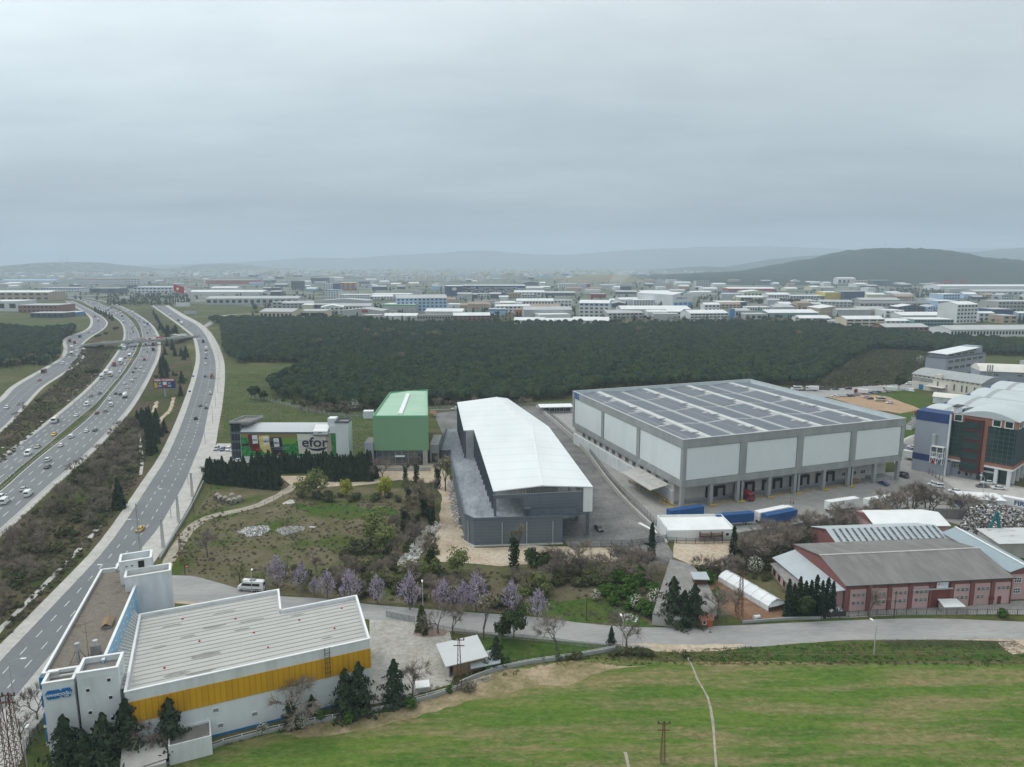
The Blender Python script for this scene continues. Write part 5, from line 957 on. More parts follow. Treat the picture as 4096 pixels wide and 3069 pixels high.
LW = thing('yard_wall', 'long dark concrete wall behind the scrap heap', 'wall', P(3735, 2075), rad(-5)); [obj('wall_panel', MB().box(0, 0, 0, 3.9, .3, 3.6).mesh('wall_panel', 'concrete_dark'), LW, (4 * i, 0, 0)) for i in range(9)]; [obj('steel_sheet', MB().box(0, 0, 0, 3.9, .2, 5).mesh('steel_sheet', 'tin_grey_x'), LW, (36 + 4 * i, -2, 0)) for i in range(6)]
WSB = thing('white_store', 'white flat roofed store with blue side near the parked trucks', 'shed', P(3850, 2040), rad(-12)); MB().box(0, 0, 0, 13, 8, 4).build('wall', 'white_wall', WSB); MB().box(-.3, -.3, 4, 13.3, 8.3, 4.3).build('roof', 'white_trim', WSB); MB().box(-.06, 0, .2, -.02, 8, 3.8).build('blue_side', 'blue_deep', WSB)
# ================================================================== industrial district beyond the wood
def fm(n, c, k=.88): mat('far_' + n, c, .8, tuple(x * k for x in c), .08)
for n, c in dict(white=(.64, .66, .67), grey=(.42, .44, .45), pale=(.58, .60, .60), cream=(.60, .55, .42), dark=(.07, .085, .105), blue=(.10, .25, .50), sky=(.36, .50, .66), brick=(.26, .13, .10), red=(.36, .07, .06), green=(.12, .42, .16), tan=(.42, .34, .25), orange=(.55, .22, .06), yellow=(.55, .42, .06), lime=(.50, .54, .40), concrete=(.34, .33, .31), roofw=(.72, .73, .73), roofg=(.45, .46, .46), roofd=(.20, .20, .20), roofb=(.33, .25, .20), navy=(.04, .07, .16), teal=(.20, .32, .32)).items(): fm(n, c)
FWC = {}
def fwin(w_, h_):
 k = (round(w_, 1), round(h_, 1))
 if k not in FWC: FWC[k] = MB().box(-w_ / 2, -.18, 0, w_ / 2, .0, h_).mesh('window', 'glass_dark')
 return FWC[k]
FAR = []
def far(xL, xR, yb, yt, depth, roof, wall, rm, rows, cols, ang, label, cat='building', group=None, band=None, name='factory_building', rise=None, wfrac=.55):
 A_ = P(xL, yb); dist = A_.y; h_ = HT((xL + xR) / 2, yb, yt); a = rad(ang)
 w_ = (xR - xL) / F * (dist * cp_ + CAMH * sp_) / max(.4, math.cos(a) - .0)
 T_ = thing(name, label, cat, A_, a, group); FAR.append((xL, xR, yb, yt))
 wm, rm = 'far_' + wall, 'far_' + rm
 b = MB(); b.box(0, 0, 0, w_, depth, h_)
 rs = rise or min(3.5, .08 * (depth if roof == 'g' else w_) + .6)
 if roof == 'g': b.add([(0, 0, h_), (0, depth / 2, h_ + rs), (0, depth, h_)], [(0, 1, 2)]); b.add([(w_, 0, h_), (w_, depth / 2, h_ + rs), (w_, depth, h_)], [(0, 1, 2)])
 if roof == 'd': b.add([(0, 0, h_), (w_ / 2, 0, h_ + rs), (w_, 0, h_)], [(0, 1, 2)])
 b.build('wall', wm, T_)
 e = .6; r = MB()
 if roof == 'f':
  r.box(-.2, -.2, h_, w_ + .2, depth + .2, h_ + .5)
 elif roof == 'g':
  for s in (0, 1):
   y0, y1 = (-e, depth / 2) if s == 0 else (depth / 2, depth + e); z0, z1 = (h_ - .1, h_ + rs + .1) if s == 0 else (h_ + rs + .1, h_ - .1)
   r.face([(-e, y0, z0 + .2), (w_ + e, y0, z0 + .2), (w_ + e, y1, z1 + .2), (-e, y1, z1 + .2)])
  r.face([(-e, -e, h_ - .4), (w_ + e, -e, h_ - .4), (w_ + e, -e, h_ + .1), (-e, -e, h_ + .1)])
 elif roof == 'd':
  r.face([(-e, -e, h_), (w_ / 2, -e, h_ + rs + .2), (w_ / 2, depth, h_ + rs + .2), (-e, depth, h_)]); r.face([(w_ / 2, -e, h_ + rs + .2), (w_ + e, -e, h_), (w_ + e, depth, h_), (w_ / 2, depth, h_ + rs + .2)])
 elif roof == 'b':
  n = 8; v = []
  for i in range(n + 1): t = i / n; v += [(-e, -e + (depth + 2 * e) * t, h_ + rs * math.sin(math.pi * t)), (w_ + e, -e + (depth + 2 * e) * t, h_ + rs * math.sin(math.pi * t))]
  r.add(v, [(2 * i, 2 * i + 1, 2 * i + 3, 2 * i + 2) for i in range(n)]); r.face(v[0::2]); r.face(v[1::2])
 r.build('roof', rm, T_)
 if band: MB().box(-.15, -.15, h_ * band[1], w_ + .15, depth, h_ * band[2]).build('band', 'far_' + band[0], T_)
 if rows:
  sx_, sz = w_ / cols, h_ / rows; me = fwin(sx_ * wfrac, sz * .45)
  for i in range(cols):
   for j in range(rows): obj('window', me, T_, (sx_ * (i + .5), -.02, sz * (j + .32)))
  if ang and rows > 1:
   nd_ = max(2, int(depth / sx_)); fc, x_ = (-math.pi / 2, 0) if ang < 0 else (math.pi / 2, w_)
   sd = depth / nd_; me2 = fwin(sd * .5, sz * .45)
   for i in range(min(nd_, 10)):
    for j in range(rows): obj('window', me2, T_, (x_ + (.02 if ang > 0 else -.02), sd * (i + .5), sz * (j + .32)), fc)
 return T_, w_, h_
B = 'far'
FT_ = [
 (303, 500, 1140, 1115, 60, 'f', 'white', 'roofg', 4, 26, 0, 'long white factory with red end and striped facade far along the motorway', dict(band=('red', .9, 1.0))),
 (500, 560, 1141, 1114, 60, 'f', 'pale', 'roofg', 3, 5, 0, 'plain pale block joined to the long striped factory', {}),
 (164, 319, 1171, 1153, 60, 'f', 'white', 'roofg', 2, 14, 0, 'white hall edged in blue left of the motorway bend', dict(band=('blue', .85, 1.0))),
 (359, 475, 1173, 1154, 50, 'f', 'dark', 'roofg', 1, 2, 0, 'dark framed showroom with two big white panels', {}),
 (535, 690, 1173, 1150, 60, 'f', 'white', 'roofw', 2, 10, 0, 'white hall with blue edging right of the motorway bend', dict(band=('blue', .82, 1.0))),
 (0, 218, 1131, 1122, 60, 'g', 'pale', 'sky', 0, 0, 0, 'very long shed with pale blue roof in the far left haze', {}),
 (-60, 200, 1203, 1170, 60, 'b', 'tan', 'roofw', 2, 9, 0, 'brown mall with a wide curved white roof left of the motorway', {}),
 (-60, 75, 1246, 1206, 50, 'f', 'white', 'roofw', 1, 3, 0, 'plain white box building at the left service road', {}),
 (75, 232, 1252, 1222, 50, 'f', 'brick', 'roofg', 2, 9, 0, 'brown brick office front beside the white box', {}),
 (122, 255, 1272, 1253, 30, 'f', 'dark', 'roofg', 1, 6, 0, 'low dark showroom near the fuel station', {}),
 (255, 305, 1264, 1250, 25, 'f', 'blue', 'roofw', 0, 0, 0, 'fuel station with blue edged canopy', {}),
 (727, 1050, 1181, 1168, 70, 'g', 'pale', 'roofw', 0, 0, 0, 'very long shed with bright roof behind the flags', {}),
 (824, 1186, 1220, 1195, 60, 'g', 'grey', 'roofg', 1, 15, 4, 'long grey hall with open bays and pale ribbed roof', {}),
 (843, 947, 1163, 1152, 50, 'g', 'white', 'roofw', 0, 0, 0, 'white gable shed standing in the haze above the long hall', {}),
 (824, 1024, 1137, 1121, 70, 'f', 'red', 'roofg', 0, 0, 0, 'long reddish mall in the far haze', {}),
 (1040, 1175, 1279, 1247, 45, 'g', 'cream', 'roofg', 1, 8, -6, 'cream hall with grey roof at the edge of the wood', {}),
 (1178, 1300, 1274, 1246, 50, 'f', 'cream', 'roofg', 1, 2, 3, 'cream hall with dark window band joined to the gable one', dict(wfrac=.92)),
 (1283, 1475, 1222, 1203, 45, 'd', 'grey', 'roofg', 0, 0, 0, 'wide grey gable hall behind the cream halls', {}),
 (1302, 1357, 1194, 1161, 30, 'f', 'white', 'roofg', 5, 5, -8, 'white tower block with deep blue corner', dict(band=('blue', .93, 1.0))),
 (1360, 1478, 1201, 1180, 40, 'f', 'white', 'roofw', 3, 12, 0, 'long white three storey block with many windows', {}),
 (1480, 1640, 1196, 1178, 60, 'f', 'white', 'roofw', 0, 0, 0, 'broad white hall with rooftop vents', {}),
 (1587, 1785, 1247, 1194, 60, 'b', 'sky', 'roofg', 4, 12, 10, 'tall pale blue and white factory with grey curved roof', dict(rise=5)),
 (1533, 1662, 1248, 1218, 40, 'f', 'grey', 'roofw', 0, 0, -8, 'grey box building with a bright green top stripe', dict(band=('green', .82, 1.0))),
 (1353, 1482, 1243, 1224, 35, 'g', 'white', 'roofg', 1, 9, 0, 'low white workshop with grey roof left of the green striped box', {}),
 (1373, 1531, 1270, 1243, 40, 'd', 'grey', 'roofg', 0, 0, -6, 'grey gable workshop with red lettered sign', {}),
 (1448, 1519, 1287, 1262, 22, 'f', 'pale', 'roofg', 1, 4, -10, 'small pale house with red gutter at the wood edge', dict(band=('red', .92, 1.0))),
 (1545, 1580, 1266, 1246, 16, 'f', 'cream', 'roofd', 1, 2, -8, 'small cream hut with dark flat roof beside the green plot', {}),
 (1668, 1812, 1296, 1264, 30, 'f', 'concrete', 'roofd', 2, 13, 4, 'unfinished concrete frame building with rows of openings', {}),
 (1815, 1960, 1294, 1263, 30, 'g', 'brick', 'roofw', 3, 8, 6, 'brown brick factory with white roof at the wood edge', dict(wfrac=.6)),
 (1955, 2024, 1262, 1238, 30, 'f', 'sky', 'roofg', 0, 0, 0, 'grey shed with blue top behind the brick factory', dict(band=('blue', .78, 1.0))),
 (1779, 1850, 1184, 1145, 60, 'f', 'navy', 'roofw', 0, 0, 0, 'dark end block of the striped logistics centre with round logo', {}),
 (1850, 2101, 1182, 1143, 60, 'f', 'navy', 'roofw', 6, 22, 0, 'huge navy building with yellow and white striped cladding', dict(wfrac=.8)),
 (1364, 1420, 1162, 1132, 40, 'f', 'orange', 'roofw', 5, 3, 6, 'colourful block striped orange blue and white', dict(band=('blue', .3, .5))),
 (1165, 1206, 1156, 1125, 40, 'f', 'dark', 'roofd', 5, 4, 0, 'tall dark glass block in the haze', {}),
 (1242, 1306, 1134, 1113, 50, 'f', 'dark', 'roofd', 0, 0, 0, 'wide dark block far in the haze', {}),
 (1293, 1332, 1159, 1136, 40, 'f', 'white', 'roofg', 4, 4, 0, 'white block standing beside a dark one', {}),
 (1332, 1354, 1159, 1135, 40, 'f', 'navy', 'roofd', 0, 0, 0, 'narrow navy block joined to a white one', {}),
 (1700, 1850, 1262, 1246, 40, 'g', 'pale', 'roofw', 0, 0, -5, 'low shed with broad pale roof behind the concrete frame', {}),
 (1840, 1960, 1236, 1222, 40, 'g', 'tan', 'roofb', 0, 0, 0, 'brownish low sheds under the navy building', {}),
 (2690, 2780, 1230, 1180, 110, 'd', 'white', 'roofw', 0, 0, 28, 'tall white boat factory with gable front and blue doors', dict(rise=4)),
 (2872, 2988, 1232, 1209, 40, 'f', 'navy', 'roofw', 1, 6, 3, 'low blue doored annex of the white boat factory', {}),
 (2316, 2432, 1270, 1212, 42, 'g', 'white', 'roofw', 4, 6, -12, 'tall white four storey factory with blue top band', dict(band=('sky', .82, 1.0))),
 (2290, 2432, 1301, 1282, 40, 'g', 'white', 'roofw', 0, 0, -8, 'low white wing in front of the blue banded factory', {}),
 (2057, 2178, 1300, 1281, 28, 'g', 'white', 'roofw', 1, 9, -4, 'low white building with a row of windows at the wood edge', {}),
 (2160, 2300, 1304, 1284, 26, 'g', 'white', 'roofw', 1, 5, 4, 'white house with a dark window band at the wood edge', dict(wfrac=.8)),
 (2485, 2761, 1272, 1237, 60, 'g', 'pale', 'roofw', 0, 0, 0, 'long smooth pale hall with white roof behind bare trees', {}),
 (2761, 2918, 1286, 1254, 40, 'g', 'white', 'roofw', 3, 10, 8, 'white gridded three storey block with brown windows', dict(wfrac=.75)),
 (2920, 2938, 1280, 1238, 8, 'f', 'blue', 'roofd', 0, 0, 0, 'narrow bright blue tower beside the gridded block', {}),
 (2940, 3000, 1272, 1243, 35, 'b', 'grey', 'roofg', 1, 4, 0, 'grey shed with curved roof beside the blue tower', {}),
 (2988, 3080, 1246, 1229, 25, 'f', 'white', 'roofw', 1, 9, 0, 'low white row building behind the curved shed', {}),
 (2980, 3070, 1280, 1258, 30, 'f', 'grey', 'roofg', 1, 4, 0, 'low grey block among bare trees right of the blue tower', {}),
 (2096, 2289, 1270, 1240, 50, 'g', 'grey', 'roofg', 0, 0, 3, 'large grey shed with pale streaked roof', {}),
 (2060, 2097, 1262, 1240, 30, 'f', 'orange', 'roofb', 0, 0, 0, 'orange end wall of a brown roofed shed', {}),
 (2100, 2240, 1242, 1226, 45, 'g', 'tan', 'roofb', 0, 0, 0, 'brown roofed shed behind the grey one', {}),
 (2067, 2215, 1222, 1204, 40, 'g', 'white', 'roofw', 1, 12, 2, 'long white shed with ribbed wall', {}),
 (2534, 2636, 1224, 1201, 30, 'f', 'pale', 'roofw', 3, 9, 0, 'pale three storey block with many windows behind the long hall', {}),
 (2640, 2690, 1216, 1194, 28, 'f', 'pale', 'roofw', 3, 5, 0, 'pale block half hidden beside the boat factory', {}),
 (2564, 2682, 1185, 1169, 50, 'g', 'lime', 'roofw', 1, 10, 0, 'pale yellow shed with a row of windows', {}),
 (2363, 2423, 1192, 1177, 30, 'f', 'red', 'roofg', 1, 5, 0, 'dark red workshop in the middle distance', {}),
 (2321, 2362, 1150, 1136, 30, 'f', 'red', 'roofg', 2, 5, 0, 'red brick block near the smoke', {}),
 (2486, 2525, 1169, 1146, 30, 'f', 'dark', 'roofd', 0, 0, 0, 'dark block right of the smoke', {}),
 (2057, 2178, 1185, 1169, 45, 'g', 'pale', 'roofw', 1, 8, 0, 'pale shed right of the navy building', {}),
 (2180, 2300, 1183, 1172, 40, 'g', 'dark', 'roofg', 0, 0, 0, 'dark fronted shed with a low grey roof', {}),
 (2235, 2310, 1154, 1136, 30, 'f', 'white', 'roofw', 2, 8, 0, 'white block cluster left of the red brick one', {}),
 (2914, 3100, 1174, 1155, 60, 'b', 'red', 'roofw', 0, 0, 0, 'long hall with white vents over red and blue walls', dict(band=('blue', 0, .4))),
 (2974, 3090, 1197, 1168, 50, 'd', 'lime', 'roofw', 1, 8, 0, 'pale green factory hall with white roof', {}),
 (2784, 2842, 1152, 1124, 35, 'f', 'grey', 'roofd', 5, 6, 0, 'grey glass office tower below the wooded hill', {}),
 (2704, 2762, 1141, 1131, 40, 'b', 'white', 'roofw', 0, 0, 0, 'white dome roofed hall below the hill', {}),
 (2719, 2756, 1158, 1144, 30, 'b', 'white', 'roofw', 0, 0, 0, 'small white arched shed below the grey tower', {}),
 (3072, 3276, 1272, 1252, 50, 'g', 'teal', 'roofw', 0, 0, 3, 'long grey green hall with white roof at the wood edge', {}),
 (3276, 3402, 1264, 1234, 50, 'd', 'tan', 'roofw', 0, 0, 0, 'beige hall with white band and white gable roof', dict(band=('white', .5, .58))),
 (3197, 3322, 1300, 1273, 28, 'g', 'white', 'roofw', 2, 5, 0, 'white two storey house beside a bare tree', {}),
 (3290, 3382, 1304, 1285, 24, 'f', 'white', 'roofg', 1, 8, 0, 'low white row with grey flat roof', {}),
 (3384, 3542, 1314, 1277, 30, 'g', 'cream', 'roofw', 3, 5, 4, 'cream three storey workshop with dark loading bays', dict(wfrac=.8)),
 (3542, 3600, 1304, 1284, 22, 'g', 'white', 'roofw', 2, 3, 0, 'small white shop joined to a blue one', {}),
 (3600, 3655, 1302, 1284, 22, 'g', 'sky', 'roofw', 2, 3, 0, 'small pale blue shop with white roof', {}),
 (3655, 3813, 1305, 1279, 35, 'f', 'teal', 'roofw', 2, 12, 0, 'green tinted glass walled workshop', dict(wfrac=.8)),
 (3604, 3882, 1278, 1262, 45, 'g', 'pale', 'roofw', 0, 0, 2, 'very long low hall with bright white roof', {}),
 (3540, 3718, 1325, 1309, 30, 'g', 'brick', 'roofg', 1, 9, 3, 'brick red workshop with grey tin roof at the wood edge', {}),
 (3824, 3920, 1294, 1219, 34, 'g', 'white', 'roofw', 5, 6, 14, 'tall white six storey block with dark glass side', {}),
 (3801, 4200, 1348, 1320, 40, 'g', 'white', 'roofg', 1, 30, 3, 'very long white walled factory with grey roof and clerestory', {}),
 (4010, 4067, 1295, 1264, 30, 'f', 'tan', 'roofg', 2, 2, 0, 'brown block with a large dark window', {}),
 (3970, 4050, 1275, 1238, 35, 'f', 'navy', 'roofg', 0, 0, 0, 'dark glass block behind the tall white one', {}),
 (3990, 4200, 1248, 1207, 50, 'f', 'concrete', 'roofg', 3, 14, 0, 'large bare concrete building', {}),
 (3771, 3848, 1210, 1178, 40, 'f', 'sky', 'roofw', 3, 6, 12, 'pale blue block with white rear wing', {}),
 (3760, 4200, 1164, 1145, 90, 'g', 'white', 'roofw', 0, 0, 0, 'enormous white hall at the foot of the hill', {}),
 (3900, 4200, 1185, 1166, 60, 'g', 'grey', 'roofg', 1, 14, 0, 'grey hall with tall windows below the white one', {}),
 (3299, 3372, 1205, 1170, 50, 'f', 'yellow', 'roofw', 0, 0, 0, 'yellow clad hall joined to dark offices', {}),
 (3372, 3461, 1206, 1167, 40, 'f', 'navy', 'roofg', 3, 8, 6, 'dark glass offices with yellow frame', {}),
 (3072, 3160, 1205, 1179, 40, 'g', 'pale', 'roofw', 2, 8, 0, 'pale two storey block left of the grey row', {}),
 (3160, 3299, 1206, 1184, 40, 'f', 'grey', 'roofw', 2, 12, 0, 'grey row building with many small windows', {}),
 (3218, 3350, 1116, 1096, 40, 'f', 'white', 'roofw', 3, 10, 0, 'white terraced building with columns on the hillside', {}),
 (3350, 3420, 1140, 1114, 40, 'g', 'pale', 'roofw', 1, 4, 0, 'pale hall with domed roof below the hillside block', {}),
 (3415, 3490, 1142, 1124, 40, 'f', 'tan', 'roofg', 2, 6, 0, 'brown office with dark windows below the hill', {}),
 (3490, 3560, 1144, 1122, 40, 'f', 'dark', 'roofg', 0, 0, 0, 'dark box building below the hill', {}),
 (3440, 3600, 1215, 1200, 40, 'g', 'concrete', 'roofg', 1, 10, 0, 'grey concrete sheds in the middle of the district', {}),
 (3440, 3720, 1228, 1214, 45, 'g', 'concrete', 'roofd', 1, 16, 0, 'long dark roofed workshop row', {}),
 (3430, 3540, 1258, 1236, 30, 'g', 'lime', 'roofg', 2, 8, 0, 'pale yellow workshop with many windows', {}),
 (3590, 3700, 1252, 1228, 30, 'd', 'dark', 'roofw', 2, 6, 0, 'black fronted workshop with white gable roof', {}),
 (3710, 3770, 1252, 1228, 30, 'd', 'sky', 'roofg', 2, 6, 0, 'pale turquoise workshop beside the black fronted one', {}),
 (3700, 3750, 1118, 1104, 35, 'f', 'grey', 'roofw', 3, 8, 0, 'round fronted grey offices at the hill foot', {}),
 (3990, 4060, 1113, 1085, 40, 'b', 'pale', 'roofg', 0, 0, 0, 'big arched hall behind the mosque', {}),
]
for r_ in FT_: far(*r_[:12], **r_[12])
nb = [o for o in C.objects if o.name.startswith('factory_building') and o.get('label', '').startswith('huge navy')][0]
Hn = HT(1975, 1182, 1143); Wn = (2101 - 1850) / F * (P(1850, 1182).y * cp_ + CAMH * sp_)
for o in [c for c in nb.children if c.name.startswith('window')]: bpy.data.objects.remove(o)
for i in range(24):
 for j in range(7):
  m = R.choice(['far_yellow', 'far_white', 'far_white', 'far_lime', 'far_dark', 'far_pale'])
  x = Wn * (i + .1) / 24; MB().box(x, -.3, Hn * (.16 + j * .105), x + Wn / 24 * R.choice((.75, 1.4)), 0, Hn * (.16 + j * .105 + .06)).build('cladding_strip', m, nb)
bd = [o for o in C.objects if o.get('label', '').startswith('dark end block')][0]
b = MB(); b.face([(25 + 6.5 * math.cos(i * .35), -.4, Hn * .70 + 4.4 * math.sin(i * .35)) for i in range(18)]); b.build('badge_rim', 'far_yellow', bd); b = MB(); b.face([(25 + 5.6 * math.cos(i * .35), -.5, Hn * .70 + 3.6 * math.sin(i * .35)) for i in range(18)]); b.build('badge', 'far_white', bd); text(bd, 'eker', 4.2, (25, -.6, Hn * .70), (math.pi / 2, 0, 0), 'far_yellow', .03)
vy = [o for o in C.objects if o.get('label', '').startswith('tall white boat factory')][0]
text(vy, 'VICEM YAT', 5.2, (22, -.4, 17), (math.pi / 2, 0, 0), 'far_navy', .01); text(vy, 'W', 7, (22, -.4, 24), (math.pi / 2, 0, 0), 'far_dark', .01)
for i in range(4): MB().box(3 + 12 * i, -.3, .3, 12.5 + 12 * i, -.05, 9).build('blue_door', 'far_blue', vy)
for i in range(7): MB().box(52, -0.3 + 14 * i + 6, 6, 52.6, 14 * i + 7.2, 24).build('slit_window', 'far_dark', vy)
gw = [o for o in C.objects if o.get('label', '').startswith('grey gable workshop with')][0]; MB().box(30, -.5, 8, 40, -.3, 12).build('sign', 'far_red', gw)
KIND = [('factory_building', 'low white factory shed with pale roof in the distant industrial district', 'shed', 'white', 'roofw'), ('factory_building', 'low grey factory shed in the distant industrial district', 'shed', 'grey', 'roofg'),
  ('factory_building', 'distant brown roofed workshop among the factory sheds', 'shed', 'tan', 'roofb'), ('factory_building', 'distant beige factory shed with white roof', 'shed', 'cream', 'roofw'), ('factory_building', 'distant dark fronted workshop with grey roof', 'shed', 'dark', 'roofg'), ('factory_building', 'distant blue walled workshop with white roof', 'shed', 'sky', 'roofw')]
rr = random.Random(21); cnt = 0; tries = 0
def blocked(x0, x1, y, lim=.35):
 for a, c, yb, yt in FAR:
  if min(x1, c) - max(x0, a) > lim * (x1 - x0) and yt - 6 < y < yb + 3: return True
 return False
while cnt < 240 and tries < 6000:
 tries += 1
 y = 1098 + 190 * rr.random() ** 1.5; x = rr.uniform(-60, 4160)
 if x < 760 and y > 1165: continue
 if 2600 < x and y < 1125: continue
 if x < 1020 and y > 1190: continue
 lim = 1272 if x < 1500 else 1292 if x < 3000 else 1292 + (x - 3000) * .045
 if y > lim: continue
 if 3560 < x < 3760 and 1150 < y < 1195: continue
 if 1560 < x < 1640 and 1262 < y < 1295: continue
 d_ = P(x, y).y; k = F / d_; wpx = rr.uniform(16, 60) * k
 if blocked(x, x + wpx, y): continue
 h_ = rr.uniform(6, 12) if y > 1125 else rr.uniform(8, 16); yt = y - h_ * k
 kd = rr.choices(KIND, (5, 5, 3, 2, 4, 2))[0]
 rows, cols = ((2, max(2, int(wpx / k / 6))) if (y > 1175 and rr.random() < .5) else (0, 0))
 far(x, x + wpx, y, yt, rr.uniform(16, 45), rr.choice('ggfdb'), kd[3], kd[4], rows, min(cols, 8), rr.choice((0, 0, 5, -6, 12, -12)), kd[1], kd[2], kd[1].split(' in ')[0] + 's far off', name=kd[0])
 cnt += 1
for i in range(34):                                    # apartment towers
 x = 1500 + i * 13.4 + rr.uniform(-3, 3); y = 1122 + rr.uniform(-3, 5)
 far(x, x + rr.uniform(7, 11), y, y - rr.uniform(12, 20), 18, 'f', rr.choice(('white', 'pale', 'cream')), 'roofg', 0, 0, 0, 'pale apartment tower in the distant housing estate', 'building', 'apartment towers of the housing estate', name='apartment_tower')
b = MB()
for i in range(2600):
 y = 1072 + 34 * rr.random() ** .8 ; x = rr.uniform(-200, 4300)
 if x > 2500 and rr.random() < .8: continue
 if y < 1060: continue
 q = P(x, y if y > 1077 else 1077 + rr.random() * 6); w_ = rr.uniform(10, 40); h_ = rr.uniform(6, 22)
 if q.y > 9000: continue
 b.box(q.x, q.y, 0, q.x + w_, q.y + rr.uniform(8, 24), h_, rr.choices((0, 1, 2, 3), (4, 3, 2, 2))[0])
o = b.build('distant_town', ['far_white', 'far_pale', 'far_tan', 'far_cream']); o['kind'] = 'stuff'; tag(o, 'hazy far town of small pale houses below the hills', 'town')
MQ = thing('mosque', 'white mosque with dome and slender minaret below the hill', 'mosque', P(4025, 1118)); s = P(4025, 1118).y / F
b = MB(); b.box(-30 * s, 0, 0, 34 * s, 50, 12); b.build('prayer_hall', 'far_white', MQ)
b = MB(); n = 14
for j in range(6):
 a0, a1 = j / 6 * math.pi / 2, (j + 1) / 6 * math.pi / 2
 for i in range(n):
  t0, t1 = 2 * math.pi * i / n, 2 * math.pi * (i + 1) / n; f = lambda a, t: (22 * s * math.cos(a) * math.cos(t), 25 + 22 * s * math.cos(a) * math.sin(t), 14 + 19 * s * math.sin(a)); b.face([f(a0, t0), f(a0, t1), f(a1, t1), f(a1, t0)])
b.tube((0, 25, 10), (0, 25, 14.2), 23 * s, n=14); b.build('dome', 'far_pale', MQ, True)
b = MB(); mx_ = 42 * s; b.tube((mx_, 5, 0), (mx_, 5, 50), 2.6, 2.2, 10); b.tube((mx_, 5, 34), (mx_, 5, 36), 3.6, 3.6, 10); b.tube((mx_, 5, 50), (mx_, 5, 66), 2.4, .2, 10); b.build('minaret', 'far_white', MQ)
for x, y0, y1, nm, lb in ((3493, 996, 976, 'hilltop_mast', 'thin mast on top of the wooded hill'), ):
 d = 3900; q = Vector(((x - CX) / F * d / cp_, d, CAMH + d * (1050 - y0) / F - 6)); tag(MB().tube((0, 0, 0), (0, 0, 40), 1.4, .5, 4).tube((-3, 0, 34), (3, 0, 34), .5, n=4).build(nm, 'steel'), lb, 'mast').location = q
for x in (290, 296, 302, 318, 322): d = 6000; tag(MB().tube((0, 0, 0), (0, 0, 62), 1.6, .6, 4).tube((-3, 0, 45), (3, 0, 45), .6, n=4).build('radio_mast', 'steel'), 'radio mast on the hazy hill left of the motorway', 'mast', 'radio masts on the hill').location = ((x - CX) / F * d / cp_, d, 68)
for x, y in ((3440 * 1, 0),): pass
for i, (x, y, w_) in enumerate(((3790, 1160, 40), (3900, 1132, 34), (3850, 1150, 30))):   # red gantry cranes
 c = thing('gantry_crane', 'red gantry crane standing before the wooded hill', 'crane', P(x, y), 0, 'red gantry cranes'); k = P(x, y).y / F
 b = MB(); [b.bar((sx_ * w_ * k * .5, 0, 0), (sx_ * w_ * k * .32, 0, 24), 2, 2) for sx_ in (-1, 1)]; b.build('leg', 'red', c); MB().box(-w_ * k * .6, -1.5, 24, w_ * k * .6, 1.5, 27).build('girder', 'red', c)
# ================================================================== vegetation
def lm(n, c, c2=None, sc_=.6): mat(n, c, .9, c2 or tuple(x * 1.5 for x in c), sc_, spec=.08, t=(.35, .65))
lm('pine_leaf', (.023, .045, .030), (.062, .095, .056)); lm('pine_leaf_b', (.036, .062, .030), (.09, .118, .052)); lm('conifer_leaf', (.02, .036, .022), (.045, .066, .036)); lm('cedar_leaf', (.026, .045, .026), (.055, .075, .04)); lm('cypress_leaf', (.014, .026, .015), (.03, .045, .024))
lm('ivy_leaf', (.016, .034, .012), (.035, .06, .02)); lm('bush_leaf', (.045, .10, .018), (.085, .15, .03)); lm('shrub_leaf', (.07, .09, .035), (.12, .13, .055)); lm('willow_leaf', (.13, .16, .05), (.19, .21, .08)); lm('willow_yellow', (.26, .28, .03), (.36, .36, .05)); lm('scrub_leaf', (.14, .12, .08), (.21, .18, .13)); lm('scrub_green', (.065, .078, .036), (.115, .12, .058)); lm('grass_tuft', (.10, .10, .045), (.17, .15, .08))
lm('thuja_leaf', (.035, .05, .016), (.07, .09, .028)); lm('oak_leaf', (.03, .05, .018), (.055, .08, .028))
lm('blossom', (.29, .24, .32), (.46, .40, .48)); lm('blossom_white', (.60, .60, .50), (.72, .72, .66)); lm('bark', (.11, .095, .08), (.17, .15, .13)); lm('twig', (.19, .155, .125), (.27, .23, .19)); lm('bark_dark', (.05, .042, .036), (.08, .07, .06)); lm('twig_pale', (.20, .175, .12), (.28, .25, .17))
def rv(r):
 while 1:
  v = Vector((r.uniform(-1, 1), r.uniform(-1, 1), r.uniform(-1, 1)))
  if .05 < v.length < 1: return v.normalized()
def leaf(b, p, nrm, s, r, m=0, asp=.7):
 n = (nrm + rv(r) * .55).normalized(); a = n.orthogonal().normalized(); a.rotate(Matrix.Rotation(r.uniform(0, 6.28), 3, n)); c = n.cross(a) * asp
 b.add([p - a * s - c * s * .6, p + a * s * .2 - c * s, p + a * s + c * s * .5, p - a * s * .3 + c * s], [(0, 1, 2, 3)], m)
def clump(b, c, rx, rz_, n, s, r, m=0, up=.0):
 for i in range(n):
  d = rv(r);
  if up: d = (d + Vector((0, 0, up))).normalized()
  k = r.uniform(.72, 1.05); leaf(b, c + Vector((d.x * rx * k, d.y * rx * k, d.z * rz_ * k)), d, s * r.uniform(.7, 1.3), r, m)
